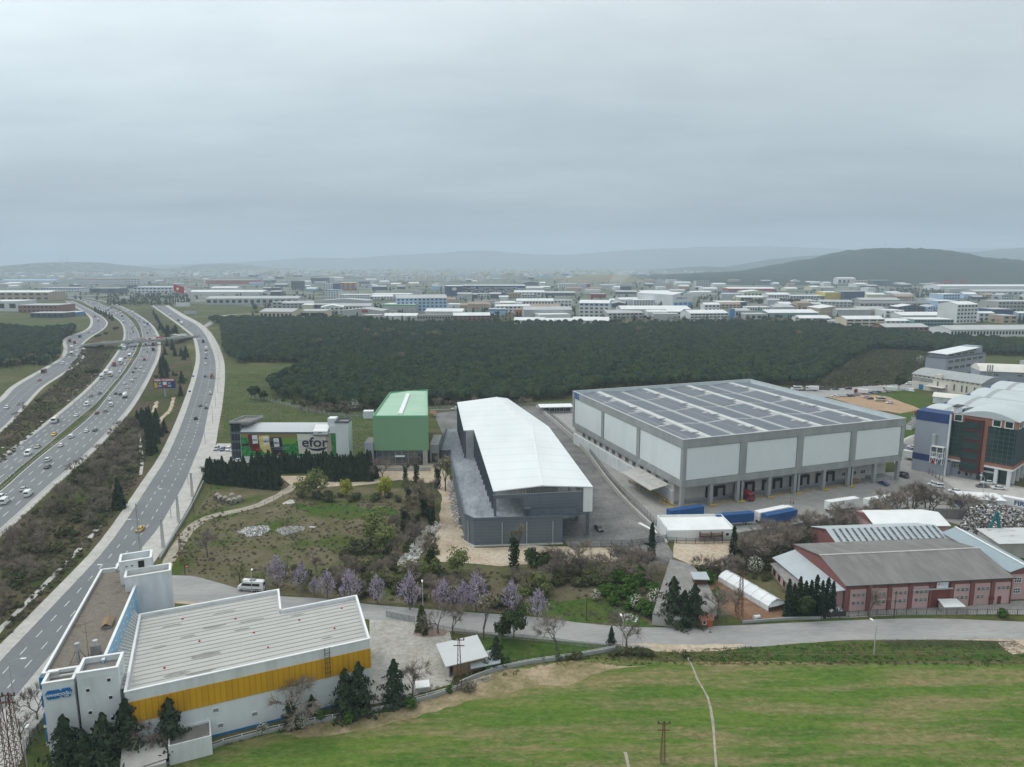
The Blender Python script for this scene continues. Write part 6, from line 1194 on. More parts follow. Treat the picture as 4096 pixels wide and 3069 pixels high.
def branch(b, p, d, ln, rd, lev, r, spread=.55, tips=None, up=.15, m=0, nsub=(2, 3), shrink=.74):
 q = p + d * ln; b.tube(p, q, rd, rd * .68, 5 if lev > 2 else 3, m, False)
 if lev == 0:
  if tips is not None: tips.append((q, d))
  return
 for i in range(r.randint(*nsub)):
  e = (d + rv(r) * spread + Vector((0, 0, up))).normalized(); branch(b, q if i else p + d * ln * r.uniform(.75, 1), e, ln * shrink * r.uniform(.8, 1.15), rd * .62, lev - 1, r, spread, tips, up, m, nsub, shrink)
def twigs(b, tips, n, ln, r, m=1, w_=.022):
 for q, d in tips:
  for i in range(n):
   e = (d + rv(r) * .9).normalized(); a = e.orthogonal().normalized() * w_; f = q - d * r.uniform(0, .6) * ln; g_ = f + e * ln * r.uniform(.5, 1.2)
   b.add([f - a, f + a, g_], [(0, 1, 2)], m)
PRO = {}
def proto(k, *parts): PRO.setdefault(k, []).append(parts)
def tr(b0=None): return b0 or MB()
for s in range(4):                                     # umbrella pine, about 7.5 m tall, 3.1 m crown radius
 r = random.Random(s + 40); t = MB(); t.tube((0, 0, 0), (.1, .1, 5.4), .2, .12, 5)
 for i in range(5): a = i * 1.26 + r.random(); t.tube((.1, .1, 4.4), (1.5 * math.cos(a), 1.5 * math.sin(a), 6), .08, .04, 3)
 c = MB()
 for i in range(20):
  a = r.uniform(0, 6.28); k = math.sqrt(r.random()); x, y = 2.2 * k * math.cos(a), 2.2 * k * math.sin(a); z = 4.2 + 2.3 * math.sqrt(max(0, 1 - (k * .95) ** 2))
  clump(c, Vector((x, y, z)), 1.0, .8, 24, .36, r, 0, .5)
 for i in range(260):
  d = rv(r); d.z = abs(d.z) * 1.1 - .25; d.normalize(); k = 1 + .12 * math.sin(d.x * 7 + s) + .1 * math.sin(d.y * 9); leaf(c, Vector((d.x * 2.8 * k, d.y * 2.8 * k, 4.3 + d.z * 2.5 * k)), d * 2, .5, r)
 proto('pine', ('crown', c.mesh('crown', ['pine_leaf', 'pine_leaf_b'][s % 2])), ('trunk', t.mesh('trunk', 'bark_dark')))
for s in range(4):                                     # bare broadleaf, about 8 m
 r = random.Random(s + 60); t = MB(); tips = []
 branch(t, Vector((0, 0, 0)), Vector((r.uniform(-.1, .1), 0, 1)).normalized(), 1.35, .17, 5, r, .74, tips, .10, 0, (2, 3), .84)
 c = MB(); twigs(c, tips, 7, 1.15, r, 0, .03); proto('bare', ('twigs', c.mesh('twigs', 'twig')), ('trunk', t.mesh('trunk', 'bark')))
for s in range(2):                                     # pale poplar-like, with first leaves
 r = random.Random(s + 70); t = MB(); tips = []
 branch(t, Vector((0, 0, 0)), Vector((0, 0, 1)), 2.4, .2, 5, r, .42, tips, .35, 0, (2, 3), .8); c = MB(); twigs(c, tips, 7, 1.2, r, 0, .03)
 for q, d in tips: leaf(c, q, d, .22, r); leaf(c, q + rv(r) * .5, d, .2, r)
 proto('pale', ('twigs', c.mesh('twigs', 'twig_pale')), ('trunk', t.mesh('trunk', 'bark')))
for s in range(3):                                     # paulownia in blossom, about 9 m
 r = random.Random(s + 80); t = MB(); tips = []
 branch(t, Vector((0, 0, 0)), Vector((0, 0, 1)), 1.7, .18, 5, r, .55, tips, .42, 0, (2, 3), .84); c = MB()
 for k in range(300):
  d = rv(r); u = r.uniform(.45, 1.0); h_ = .5 + .5 * d.z; w2 = (1.25 - .75 * h_) * (1 + .25 * math.sin(d.x * 5 + d.y * 4 + s * 2)); base = Vector((d.x * 2.7 * u * w2, d.y * 2.7 * u * w2, 4.6 + d.z * 4.0 * u)); e = (Vector((d.x * .4, d.y * .4, .9)) + rv(r) * .35).normalized()
  for i in range(5): leaf(c, base + e * i * .15 + rv(r) * .1, rv(r), .15, r)
 proto('paulownia', ('blossom', c.mesh('blossom', 'blossom')), ('trunk', t.mesh('trunk', 'bark')))
def conifer(h_, rad_, n, m, r, tw=.0, s=.34, base=.3, power=1.0, irregular=.25, lay=.0):
 c = MB()
 for i in range(n):
  u = r.random() ** 1.25; z = base + (h_ - base) * u; a = r.uniform(0, 6.28)
  rr_ = rad_ * (1 - u) ** power * (1 + irregular * math.sin(a * 3 + z * 2.2) + irregular * .6 * math.sin(a * 5 - z * 3.1)) + .06
  rr_ *= 1 - lay * (.5 + .5 * math.sin(z * 4.3 + a * 1.0)); k = r.uniform(.55, 1.0); d = Vector((math.cos(a), math.sin(a), .35)).normalized()
  leaf(c, Vector((rr_ * k * math.cos(a), rr_ * k * math.sin(a), z - .15 * rr_ * k)), d, s * r.uniform(.6, 1.3), r, 0, .55)
 t = MB(); t.tube((0, 0, 0), (0, 0, h_ * .9), .16, .03, 5); return c.mesh('crown', m), t.mesh('trunk', 'bark_dark')
for s in range(3): c, t = conifer(7, 1.7, 1100, 'conifer_leaf', random.Random(s + 90), s=.30, power=.8); proto('conifer', ('crown', c), ('trunk', t))
for s in range(3): c, t = conifer(9, 3.3, 2600, 'cedar_leaf', random.Random(s + 95), s=.30, power=.7, irregular=.42, lay=.5); proto('cedar', ('crown', c), ('trunk', t))
for s in range(2): c, t = conifer(9, 1.0, 800, 'cypress_leaf', random.Random(s + 98), s=.28, power=.45, irregular=.2); proto('cypress', ('crown', c), ('trunk', t))
c, t = conifer(5, 1.35, 900, 'thuja_leaf', random.Random(3), s=.24, power=.6, irregular=.15); proto('thuja', ('crown', c), ('trunk', t))
def round_crown(h0, rx, rz_, ncl, nl, m, r, s=.3, cs=.45, trunk=True, b2='bark'):
 c = MB()
 for i in range(ncl):
  d = rv(r); k = r.uniform(.35, .85); clump(c, Vector((d.x * rx * k, d.y * rx * k, h0 + d.z * rz_ * k)), rx * cs, rz_ * cs, nl, s, r, 0, .25)
 t = MB(); tips = []
 branch(t, Vector((0, 0, 0)), Vector((0, 0, 1)), max(.6, h0 * .45), .16, 3, r, .6, tips, .2); return c.mesh('crown', m), t.mesh('trunk', b2)
for s in range(2): c, t = round_crown(1.3, 1.6, 1.2, 14, 45, 'bush_leaf', random.Random(s + 110), .22); proto('bush', ('crown', c), ('stem', t))
for s in range(2): c, t = round_crown(1.1, 1.6, 1.0, 12, 40, 'scrub_green', random.Random(s + 112), .2); proto('thicket', ('crown', c), ('stem', t))
for s in range(2): c, t = round_crown(3.0, 2.6, 2.6, 20, 50, 'willow_leaf', random.Random(s + 114), .2, .42); proto('willow', ('crown', c), ('trunk', t))
c, t = round_crown(3.0, 1.9, 2.6, 16, 60, 'willow_yellow', random.Random(120), .22, .45); proto('yellow', ('crown', c), ('trunk', t))
c, t = round_crown(3.4, 2.5, 1.9, 18, 60, 'oak_leaf', random.Random(121), .26, .42); proto('oak', ('crown', c), ('trunk', t))
for s in range(2):                                     # ivy clad trunk with bare crown
 r = random.Random(s + 125); t = MB(); tips = []; branch(t, Vector((0, 0, 0)), Vector((0, 0, 1)), 2.2, .24, 5, r, .5, tips, .25, 0, (2, 3), .78); c = MB()
 for i in range(16): z = .6 + i * .3; clump(c, Vector((r.uniform(-.3, .3), r.uniform(-.3, .3), z)), .9 - .012 * i, .6, 34, .2, r)
 tw = MB(); twigs(tw, tips, 6, 1.0, r, 0, .03)
 proto('ivy', ('ivy', c.mesh('ivy', 'ivy_leaf')), ('trunk', t.mesh('trunk', 'bark')), ('twigs', tw.mesh('twigs', 'twig_pale')))
for s in range(2):                                     # white blossom shrub
 r = random.Random(s + 130); c, t = round_crown(1.9, 1.7, 1.6, 14, 26, 'shrub_leaf', r, .2); w2 = MB()
 for i in range(420): d = rv(r); leaf(w2, Vector((d.x * 1.75, d.y * 1.75, 1.9 + d.z * 1.7)) * r.uniform(.8, 1.04), d, .13, r)
 proto('blossomtree', ('crown', c), ('blossom', w2.mesh('blossom', 'blossom_white')), ('trunk', t))
r = random.Random(140); t = MB(); tips = []; branch(t, Vector((0, 0, 0)), Vector((0, 0, 1)), 1.8, .18, 3, r, .55, tips, .3); c = MB()   # weeping willow
for q, d in tips:
 for k in range(5):
  p_ = q + rv(r) * .6
  for i in range(9): leaf(c, p_ + Vector((0, 0, -.3 * i)) + rv(r) * .07, rv(r), .13, r, 0, .4)
proto('weeping', ('crown', c.mesh('crown', 'willow_leaf')), ('trunk', t.mesh('trunk', 'bark')))
for s in range(2):                                     # brown bare scrub
 r = random.Random(s + 150); c = MB()
 for i in range(260): d = rv(r); d.z = abs(d.z); q = Vector((d.x * .3, d.y * .3, 0)); g_ = Vector((d.x * 1.5, d.y * 1.5, .3 + d.z * 1.5)) * r.uniform(.7, 1.1); a = d.orthogonal().normalized() * .035; c.add([q - a, q + a, g_], [(0, 1, 2)]); leaf(c, g_, d, .12, r)
 proto('brush', ('twigs', c.mesh('twigs', 'scrub_leaf')))
TREE_N = [0]
GROW = dict(bare=1.45, paulownia=1.12, cedar=1.22, conifer=1.18, ivy=1.35, pale=1.3, willow=1.25, oak=1.15, cypress=1.2, pine=1.12, weeping=1.2, yellow=1.1)
def plant(kind, q, s=1., label='', cat='tree', group=None, name=None, var=None, rz=None, sz=1.):
 TREE_N[0] += 1; s *= GROW.get(kind, 1.); ps = PRO[kind]; pr = ps[(TREE_N[0] if var is None else var) % len(ps)]
 T_ = thing(name or 'tree', label, cat, q, R.uniform(0, 6.28) if rz is None else rz, group, (s, s, s * sz))
 for nm, me in pr: obj(nm, me, T_)
 return T_
def inside(poly, x, y):
 c = False; n = len(poly); j = n - 1
 for i in range(n):
  if (poly[i].y > y) != (poly[j].y > y) and x < (poly[j].x - poly[i].x) * (y - poly[i].y) / (poly[j].y - poly[i].y) + poly[i].x: c = not c
  j = i
 return c
def scatter(px, sp, r, jit=.35, gap=None):
 poly = [P(*q) for q in px]; x0, x1 = min(q.x for q in poly), max(q.x for q in poly); y0, y1 = min(q.y for q in poly), max(q.y for q in poly); out = []; y = y0; k = 0
 while y < y1:
  x = x0 + (sp / 2 if k % 2 else 0)
  while x < x1:
   a, c = x + r.uniform(-jit, jit) * sp, y + r.uniform(-jit, jit) * sp
   if inside(poly, a, c) and not (gap and gap(a, c)): out.append(Vector((a, c, 0)))
   x += sp
  y += sp * .87; k += 1
 return out
r = random.Random(5)
W1 = [(885, 1300), (905, 1420), (950, 1455), (1060, 1450), (1180, 1455), (1290, 1440), (1180, 1500), (1080, 1545), (1105, 1585), (1290, 1635), (1480, 1645), (1560, 1630), (1800, 1622), (2060, 1612), (2230, 1600), (2420, 1560), (2700, 1545), (3080, 1545), (3260, 1545), (3330, 1500), (3400, 1450), (3490, 1400), (3700, 1408), (3780, 1415), (3900, 1420), (4150, 1430), (4700, 1480), (5000, 1400), (4150, 1382), (3950, 1372), (3750, 1358), (3560, 1337), (3380, 1322), (3250, 1312), (3050, 1306), (2800, 1306), (2500, 1312), (2300, 1318), (2050, 1318), (1850, 1312), (1660, 1312), (1540, 1306), (1420, 1300), (1300, 1294), (1180, 1296), (1050, 1292), (960, 1288), (830, 1285)]
W2 = [(-80, 1310), (60, 1322), (200, 1330), (300, 1318), (295, 1340), (240, 1365), (235, 1430), (190, 1465), (120, 1460), (-80, 1480)]
trk = [P(2780, 1490), P(2500, 1455), P(2100, 1415), P(1700, 1425), P(1430, 1440)]
def gap(x, y):
 for a, c in zip(trk[:-1], trk[1:]):
  t = max(0, min(1, ((x - a.x) * (c.x - a.x) + (y - a.y) * (c.y - a.y)) / ((c.x - a.x) ** 2 + (c.y - a.y) ** 2)))
  if (x - a.x - t * (c.x - a.x)) ** 2 + (y - a.y - t * (c.y - a.y)) ** 2 < 20: return True
 return False
pts = scatter(W1, 6.0, r, .33, gap) + scatter(W2, 6.0, r, .33)
for i in range(700): q = P(*r.choice(((r.uniform(850, 1500), r.uniform(1283, 1296)), (r.uniform(1500, 3300), r.uniform(1300, 1310)), (r.uniform(3300, 4096), 0)))); pts += [q] if 0 < q.y < 1300 else []
vis = [q for q in pts if abs(q.x) < q.y * .76]
vis.sort(key=lambda q: q.y + abs(q.x) * .15)
near, rest = vis[:300], vis[300:]
for q in near: plant('pine', q, r.uniform(.85, 1.2), 'dark umbrella pine at the near edge of the pine wood', 'tree', 'umbrella pines along the wood edge', 'pine_tree')
def gn_scatter(name, label, cat, points, meshes, smin, smax, sz=1.):
 me = bpy.data.meshes.new(name); me.from_pydata([tuple(q) for q in points], [], []); rr_ = random.Random(len(points))
 ai = me.attributes.new('which', 'INT', 'POINT'); ai.data.foreach_set('value', [rr_.randrange(len(meshes)) for _ in points])
 af = me.attributes.new('size', 'FLOAT', 'POINT'); af.data.foreach_set('value', [rr_.uniform(smin, smax) for _ in points])
 ar = me.attributes.new('turn', 'FLOAT', 'POINT'); ar.data.foreach_set('value', [rr_.uniform(0, 6.28) for _ in points])
 o = obj(name, me); o['kind'] = 'stuff'; tag(o, label, cat)
 t = bpy.data.node_groups.new(name, 'GeometryNodeTree'); t.interface.new_socket('Geometry', in_out='INPUT', socket_type='NodeSocketGeometry'); t.interface.new_socket('Geometry', in_out='OUTPUT', socket_type='NodeSocketGeometry')
 nd, lk = t.nodes, t.links; gi, go = nd.new('NodeGroupInput'), nd.new('NodeGroupOutput'); jn = nd.new('GeometryNodeJoinGeometry')
 def attr(nm, ty): a = nd.new('GeometryNodeInputNamedAttribute'); a.data_type = ty; a.inputs[0].default_value = nm; return a.outputs[0]
 for k, ms in enumerate(meshes):
  src = bpy.data.objects.new(name + '_pattern', ms)
  oi = nd.new('GeometryNodeObjectInfo'); oi.inputs['Object'].default_value = src; oi.inputs['As Instance'].default_value = True
  ip = nd.new('GeometryNodeInstanceOnPoints'); lk.new(gi.outputs[0], ip.inputs['Points']); lk.new(oi.outputs['Geometry'], ip.inputs['Instance'])
  cpn = nd.new('FunctionNodeCompare'); cpn.data_type = 'INT'; cpn.operation = 'EQUAL'; lk.new(attr('which', 'INT'), cpn.inputs[2]); cpn.inputs[3].default_value = k; lk.new(cpn.outputs[0], ip.inputs['Selection'])
  cx = nd.new('ShaderNodeCombineXYZ'); lk.new(attr('turn', 'FLOAT'), cx.inputs[2]); e2 = nd.new('FunctionNodeEulerToRotation'); lk.new(cx.outputs[0], e2.inputs[0]); lk.new(e2.outputs[0], ip.inputs['Rotation'])
  cs = nd.new('ShaderNodeCombineXYZ'); sa = attr('size', 'FLOAT'); lk.new(sa, cs.inputs[0]); lk.new(sa, cs.inputs[1]); ms_ = nd.new('ShaderNodeMath'); ms_.operation = 'MULTIPLY'; lk.new(sa, ms_.inputs[0]); ms_.inputs[1].default_value = sz; lk.new(ms_.outputs[0], cs.inputs[2]); lk.new(cs.outputs[0], ip.inputs['Scale'])
  lk.new(ip.outputs[0], jn.inputs[0])
 lk.new(jn.outputs[0], go.inputs[0]); md = o.modifiers.new('scatter', 'NODES'); md.node_group = t; return o
def joined(kind, v):
 b = MB(); mats = []
 for nm, me in PRO[kind][v]:
  k = len(mats); mats.append(me.materials[0]); off = len(b.v); b.v += [tuple(x.co) for x in me.vertices]
  for p_ in me.polygons: b.f.append(tuple(i + off for i in p_.vertices)); b.m.append(k)
 return b.mesh(kind + '_pattern', mats)
PJ = [joined('pine', i) for i in range(4)]
gn_scatter('pine_wood', 'dense dark pine wood between the motorway and the factories', 'wood', rest, PJ, .75, 1.35)
print('pines', len(vis))
for x, y in ((1462, 1385), (1527, 1380), (1560, 1382), (1600, 1385), (1650, 1388), (1713, 1385), (1745, 1388), (1760, 1380), (1500, 1392), (3190, 1378), (2560, 1370), (2600, 1372), (1270, 1420), (1610, 1480)):
 plant('pale', P(x, y), R.uniform(1.3, 1.7), 'tall pale leafless tree standing among the dark pines', 'tree', 'pale bare trees in the pine wood', 'bare_tree')
def bare_set(lst, label, group, smin=.6, smax=.9, kind='bare', name='bare_tree'):
 for x, y in lst: plant(kind, P(x, y), R.uniform(smin, smax), label, 'tree', group, name)
z5 = lambda L_: [(x / 2.157, 1450 + y / 2.157) for x, y in L_]
bare_set(z5(((130, 490), (170, 550), (310, 500), (220, 440), (440, 340), (560, 160), (600, 150), (130, 600))), 'bare brown tree on the grass strip left of the motorway', 'bare trees left of the motorway', .5, .75)
bare_set(z5(((1055, 600), (1030, 640), (1030, 740), (1130, 755), (960, 800), (940, 860), (1080, 820), (830, 900), (890, 930), (860, 960), (640, 960), (710, 890), (1040, 930), (680, 1080), (770, 1100), (820, 1060), (600, 1200), (660, 1250), (520, 1160), (480, 1200), (500, 1330), (430, 1360), (250, 1430), (400, 1540), (180, 1640), (330, 1500), (60, 1650), (880, 1240), (940, 1200), (900, 1300), (820, 1280), (960, 1300), (850, 1180), (780, 1000), (1010, 860))), 'bare brown tree on the slope between motorway and service road', 'bare trees on the motorway slope', .5, .85)
bare_set(((30, 2250), (90, 2320), (20, 2400), (60, 2180), (10, 2480)), 'bare brown tree at the foot of the motorway slope by the drain', 'bare trees by the drain', .7, .9)
bare_set([(950 + i * 14, 1440 + R.uniform(-8, 12)) for i in range(20)], 'bare brown tree at the meadow edge of the pine wood', 'bare trees at the meadow edge', .6, 1.0)
bare_set([(1210 + i * 24, 1655 + R.uniform(-12, 6)) for i in range(12)] + [(1750 + i * 30, 1630 + R.uniform(-4, 4)) for i in range(13)], 'bare brown tree along the foot of the pine wood', 'bare trees along the wood foot', .5, .8)
bare_set([(20 + i * 16, 1480 - i * 2 + R.uniform(-14, 14)) for i in range(9)], 'bare tree beside the left service road below the small wood', 'bare trees by the left service road', .6, .9, 'pale')
bare_set([(1900 + i * 11, 1290 + R.uniform(-2, 3)) for i in range(0)] + [(2500 + i * 33 + R.uniform(-9, 9), 1293) for i in range(16)] + [(3080 + i * 35, 1300) for i in range(7)], 'bare tree in front of the factories behind the wood', 'bare trees before the factories', .9, 1.4)
bare_set(z5(((1250, 560), (1270, 520), (1290, 500), (1190, 530), (1230, 540), (1350, 520), (1300, 640), (1280, 700), (1310, 760), (1360, 700), (1330, 780), (1290, 800), (1380, 640), (1420, 610), (1340, 600), (1270, 620))), 'dark conifer in the clump left of the service road', 'dark conifers left of the service road', .8, 1.15, 'conifer', 'conifer')
bare_set(z5(((1400, 140), (1440, 130), (1390, 100), (1420, 60), (1410, 20), (1440, 80), (1390, 50))) + [(615 + i * 6.5, 1262 + i * 11 + R.uniform(-3, 3)) for i in range(10)] + [(655, 1330), (668, 1325), (690, 1335), (700, 1338), (640, 1320), (675, 1336), (705, 1334), (668, 1385), (690, 1400), (700, 1425), (725, 1425), (735, 1440), (660, 1420), (745, 1430), (395, 1255), (405, 1258), (415, 1262), (425, 1268), (440, 1277), (450, 1283), (385, 1250), (380, 1245)], 'dark conifer on the grass beside the motorway bridge', 'dark conifers by the motorway bridge', .9, 1.3, 'conifer', 'conifer')
for q, lb, s in (((1030, 1260), 'dark pointed conifer alone on the motorway slope', 1.3), ((1560, 290), 'slim conifer right of the billboard', .9), ((1570, 180), 'taller conifer behind the billboard', 1.1), ((1495, 115), 'tiny conifer on the grass above the billboard', .5)): plant('conifer', P(*z5((q,))[0]), s, lb, 'tree', None, 'conifer')
for q, lb in (((1140, 540), 'round dark green bush at the end of the conifer clump'), ((330, 360), 'dark green bush on the strip left of the motorway'), ((580, 150), 'wide dark bush on the upper motorway strip'), ((660, 140), 'second dark bush on the upper motorway strip'), ((1520, 135), 'small round bush above the billboard'), ((1350, 150), 'low dark bush left of the billboard'), ((1590, 180), 'brownish bush behind the billboard conifer')): plant('oak', P(*z5((q,))[0]), .6, lb, 'shrub', None, 'bush')
bare_set([(385, 1355), (398, 1352), (425, 1345), (460, 1325), (470, 1322), (395, 1400), (410, 1395), (350, 1500), (370, 1502), (390, 1500)], 'dark green bush on the grass beside the upper motorway', 'bushes beside the upper motorway', .6, .9, 'oak', 'bush')
hd = [(835 + i * 9.5, 1900 + (i % 3) * 9 + i * .9) for i in range(30)] + [(832 + i * 11, 1922 + (i % 2) * 9 + i * 1.1) for i in range(26)] + [(1010 + i * 11, 1885 + (i % 2) * 5) for i in range(44)] + [(1310 + i * 12, 1905 + (i % 3) * 9) for i in range(17)] + [(1320 + i * 13, 1922) for i in range(12)]
for x, y in hd: plant('conifer', P(x, y), R.uniform(.78, 1.15), 'dark green conifer in the hedge before the mural building', 'tree', 'hedge conifers before the mural building', 'hedge_conifer')
for k, x, y, s, lb in (('willow', 1260, 1985, 1.5, 'large pale green willow at the end of the dirt track'), ('willow', 1215, 1990, 1.1, 'smaller pale green willow beside the dirt track'), ('yellow', 1388, 1985, 1.15, 'bright yellow green tree before the hedge'), ('yellow', 1540, 1985, 1.3, 'yellow green tree below the green hall'), ('bare', 830, 2230, 1.1, 'wide bare tree on the waste land by the dirt track'), ('weeping', 960, 2335, 1.1, 'weeping willow beside the white minibus'),
 ('bare', 1530, 1915, 1.1, 'bare tree on the sandy lot before the green hall'), ('ivy', 1622, 1925, .8, 'small ivy covered tree before the green hall wall'), ('ivy', 1665, 1930, 1.0, 'ivy clad trunk with bare crown below the green hall'), ('ivy', 1750, 1955, 1.1, 'ivy clad tree beside the hall deck'), ('pale', 1782, 1965, 1.25, 'tall half leafed tree against the hall deck'), ('willow', 1500, 2160, 1.4, 'grey green bushy tree on the waste land'), ('willow', 1540, 2210, 1.3, 'second grey green tree below the ivy thicket'),
 ('ivy', 1725, 2310, 1.15, 'dark ivy covered tree above the blossom row'), ('willow', 1830, 2300, 1.15, 'spreading pale tree in front of the deck wall'), ('ivy', 2055, 2275, 1.25, 'ivy tree with leafy crown in front of the deck wall'), ('oak', 2145, 2310, 1.3, 'round dark evergreen tree before the dark deck'), ('cypress', 2605, 2240, 1.05, 'slender dark cypress near the yard entrance'), ('cypress', 2930, 2265, 1.1, 'dark column of ivy beside the white shed'), ('oak', 2960, 2250, .9, 'dark shrubby tree beside the ivy column'),
 ('thuja', 1688, 2522, 1.25, 'rounded brown green thuja by the paved yard gate'), ('thuja', 1700, 2540, .6, 'small thuja in the flower bed'), ('oak', 2055, 2555, 1.15, 'dense dark green tree beside the country road'), ('oak', 2010, 2560, .7, 'lower dark bush beside the dense roadside tree'), ('bare', 1752, 2535, 1.0, 'bare tree beside the thuja'), ('bare', 1810, 2535, .9, 'slim bare tree behind the tin shed'), ('pale', 1935, 2560, 1.0, 'pale budding tree behind the tin shed'), ('bare', 2225, 2600, 1.05, 'spreading bare tree on the lawn beside the road'), ('bare', 2505, 2595, 1.15, 'broad bare tree with wide crown at the road bend'), ('conifer', 2445, 2580, .55, 'small dark tree by the roadside fence'),
 ('cedar', 1440, 2850, .95, 'dark green cedar against the yellow banded wall'), ('cedar', 1385, 2855, .85, 'second cedar beside the yellow banded wall'), ('cedar', 1580, 2815, .85, 'cedar at the corner of the paved yard'), ('bare', 1650, 2790, .85, 'bare tree beside the corner cedar'), ('bare', 1160, 2900, 1.2, 'tall bare tree in front of the yellow band'), ('cedar', 1165, 2910, .52, 'small conifer under the bare tree'), ('cedar', 1250, 2868, .42, 'tiny conifer near the warehouse wall'), ('bush', 1280, 2880, .8, 'light green bush by the warehouse wall'), ('bush', 1390, 2895, 1.0, 'green bush under the cedars'), ('bush', 1640, 2830, .9, 'green bush at the yard corner'),
 ('cedar', 690, 3010, .95, 'sparse cedar before the low lean to'), ('cedar', 520, 3040, 1.05, 'large cedar in front of the white stair tower'), ('cedar', 430, 3090, 1.0, 'cedar group below the office tower'), ('cedar', 275, 3100, 1.0, 'feathery cedar at the office corner'), ('cedar', 350, 3110, .8, 'lower cedar beside the feathery one'), ('bare', 620, 3030, .8, 'bare tree among the cedars'), ('blossomtree', 1050, 2935, .62, 'white flowering shrub by the fence'), ('blossomtree', 1210, 2910, .7, 'white flowering shrub climbing the small conifer'), ('blossomtree', 640, 3040, .5, 'white flowering bush below the cedars'), ('bare', 85, 2960, .75, 'pruned bare tree by the pylons'), ('bare', 150, 2880, .8, 'bare street tree beside the office'), ('bare', 110, 3010, .6, 'small bare tree at the pylon foot'),
 ('cedar', 2690, 2490, 1.05, 'dark conifer by the orange shed'), ('cedar', 2775, 2495, .92, 'dark conifer on the derelict roof side'), ('cedar', 2735, 2500, .8, 'smaller conifer between two others'), ('cypress', 2740, 2510, .8, 'dark narrow conifer beside the orange shed'), ('blossomtree', 2545, 2440, 1.1, 'white blossoming tree on the green plot'), ('blossomtree', 2620, 2420, 1.2, 'tall white blossoming tree near the ruin'), ('blossomtree', 3020, 2290, 1.3, 'white blossoming tree behind the greenhouse'), ('blossomtree', 2380, 2400, .8, 'small white flowering bush on the scrub'), ('bush', 2830, 2330, 1.3, 'bright green bush on the garden bank'), ('bush', 2870, 2400, 1.2, 'green shrub at the garden edge'), ('bush', 2510, 2370, 1.9, 'large fresh green bush above the grass plot'), ('bush', 2560, 2330, 1.6, 'fresh green bush by the cypress'), ('bush', 2450, 2390, 1.5, 'bright green bush on the slope'), ('bush', 2480, 2330, 1.4, 'green bush below the asphalt yard'),
 ('bare', 2870, 2475, 1.0, 'bare tree beside the lattice pylon'), ('bare', 2940, 2450, .8, 'thin bare tree on the soil plot'), ('bare', 3190, 2440, .9, 'bare tree by the low outbuilding'), ('bare', 3475, 2468, .9, 'bare tree before the pink factory'), ('bush', 4005, 2470, .95, 'rounded green tree before the pink wing'), ('cedar', 1985, 2660, .6, 'dark conifer beside the tin lean to'), ('bush', 1945, 2680, .8, 'light green bush at the lawn wall'), ('bush', 2025, 2660, .7, 'young leafy shrub on the lawn'), ('bush', 1800, 2770, .6, 'small leafy shrub outside the yard wall'), ('brush', 1875, 2760, 1.2, 'reddish bare bush before the tin shed'),
 ('oak', 3215, 2470, 1.0, 'broad evergreen before the pink side bay')):
 plant(k, P(x, y), s, lb, 'tree' if k not in ('bush', 'brush', 'blossomtree') else 'shrub', None, {'bush': 'bush', 'brush': 'bush', 'blossomtree': 'flowering_shrub', 'cedar': 'cedar_tree', 'conifer': 'conifer', 'cypress': 'cypress', 'thuja': 'thuja', 'bare': 'bare_tree', 'ivy': 'ivy_tree'}.get(k, 'leafy_tree'))
for i in range(9): plant('cypress', P(3150 + i * 22, 2468 - (i % 3) * 6), R.uniform(.72, .95), 'dark evergreen in the screen before the pink factory', 'tree', 'evergreen screen before the pink factory', 'evergreen', sz=1.0)
for i, (x, y, s) in enumerate(((1110, 2350, .95), (1205, 2365, .8), (1310, 2395, .8), (1400, 2410, .95), (1510, 2415, .8), (1640, 2440, 1.0), (1775, 2440, .85), (1905, 2445, 1.05), (2045, 2455, .9), (2150, 2480, .85), (1850, 2440, .8), (1260, 2385, .55))):
 plant('paulownia', P(x, y), s, 'purple blossoming tree in the row along the country road', 'tree', 'purple blossoming trees along the road', 'blossoming_tree')
def region(kind, px, n, label, cat, group, smin, smax, name, seed):
 rr_ = random.Random(seed); poly = [P(*q) for q in px]; xs = [q.x for q in poly]; ys = [q.y for q in poly]; k = 0
 while k < n:
  x, y = rr_.uniform(min(xs), max(xs)), rr_.uniform(min(ys), max(ys))
  if inside(poly, x, y): plant(kind, Vector((x, y, 0)), rr_.uniform(smin, smax), label, cat, group, name); k += 1
region('bare', [(2960, 2300), (2980, 2170), (3150, 2130), (3450, 2090), (3480, 2130), (3200, 2200), (3130, 2260)], 34, 'bare tree in the thicket between trailers and pink factory', 'tree', 'bare trees of the thicket by the pink factory', .7, 1.1, 'bare_tree', 1)
region('bare', [(3400, 2080), (3620, 2010), (3760, 2050), (3700, 2090), (3480, 2100)], 12, 'bare tree by the parked lorries in the thicket', 'tree', 'bare trees beside the lorries', .9, 1.3, 'bare_tree', 2)
region('bare', [(3780, 2060), (3900, 2080), (3980, 2075), (3860, 2040)], 5, 'bare tree beside the white store', 'tree', 'bare trees beside the white store', .8, 1.1, 'bare_tree', 13)
region('ivy', [(1590, 2120), (1640, 2010), (1740, 2010), (1730, 2120), (1650, 2180)], 10, 'ivy smothered tree in the thicket beside the dirt lane', 'tree', 'ivy trees beside the dirt lane', .8, 1.15, 'ivy_tree', 3)
region('bare', [(1540, 2150), (1640, 2000), (1740, 1990), (1720, 2120), (1620, 2260)], 16, 'bare tree in the thicket beside the dirt lane', 'tree', 'bare trees beside the dirt lane', .6, .95, 'bare_tree', 4)
region('bare', [(2180, 2330), (2600, 2300), (2560, 2260), (2230, 2270)], 13, 'thin bare tree in the row below the hall yard', 'tree', 'thin bare trees below the yard', .7, 1.0, 'bare_tree', 5)
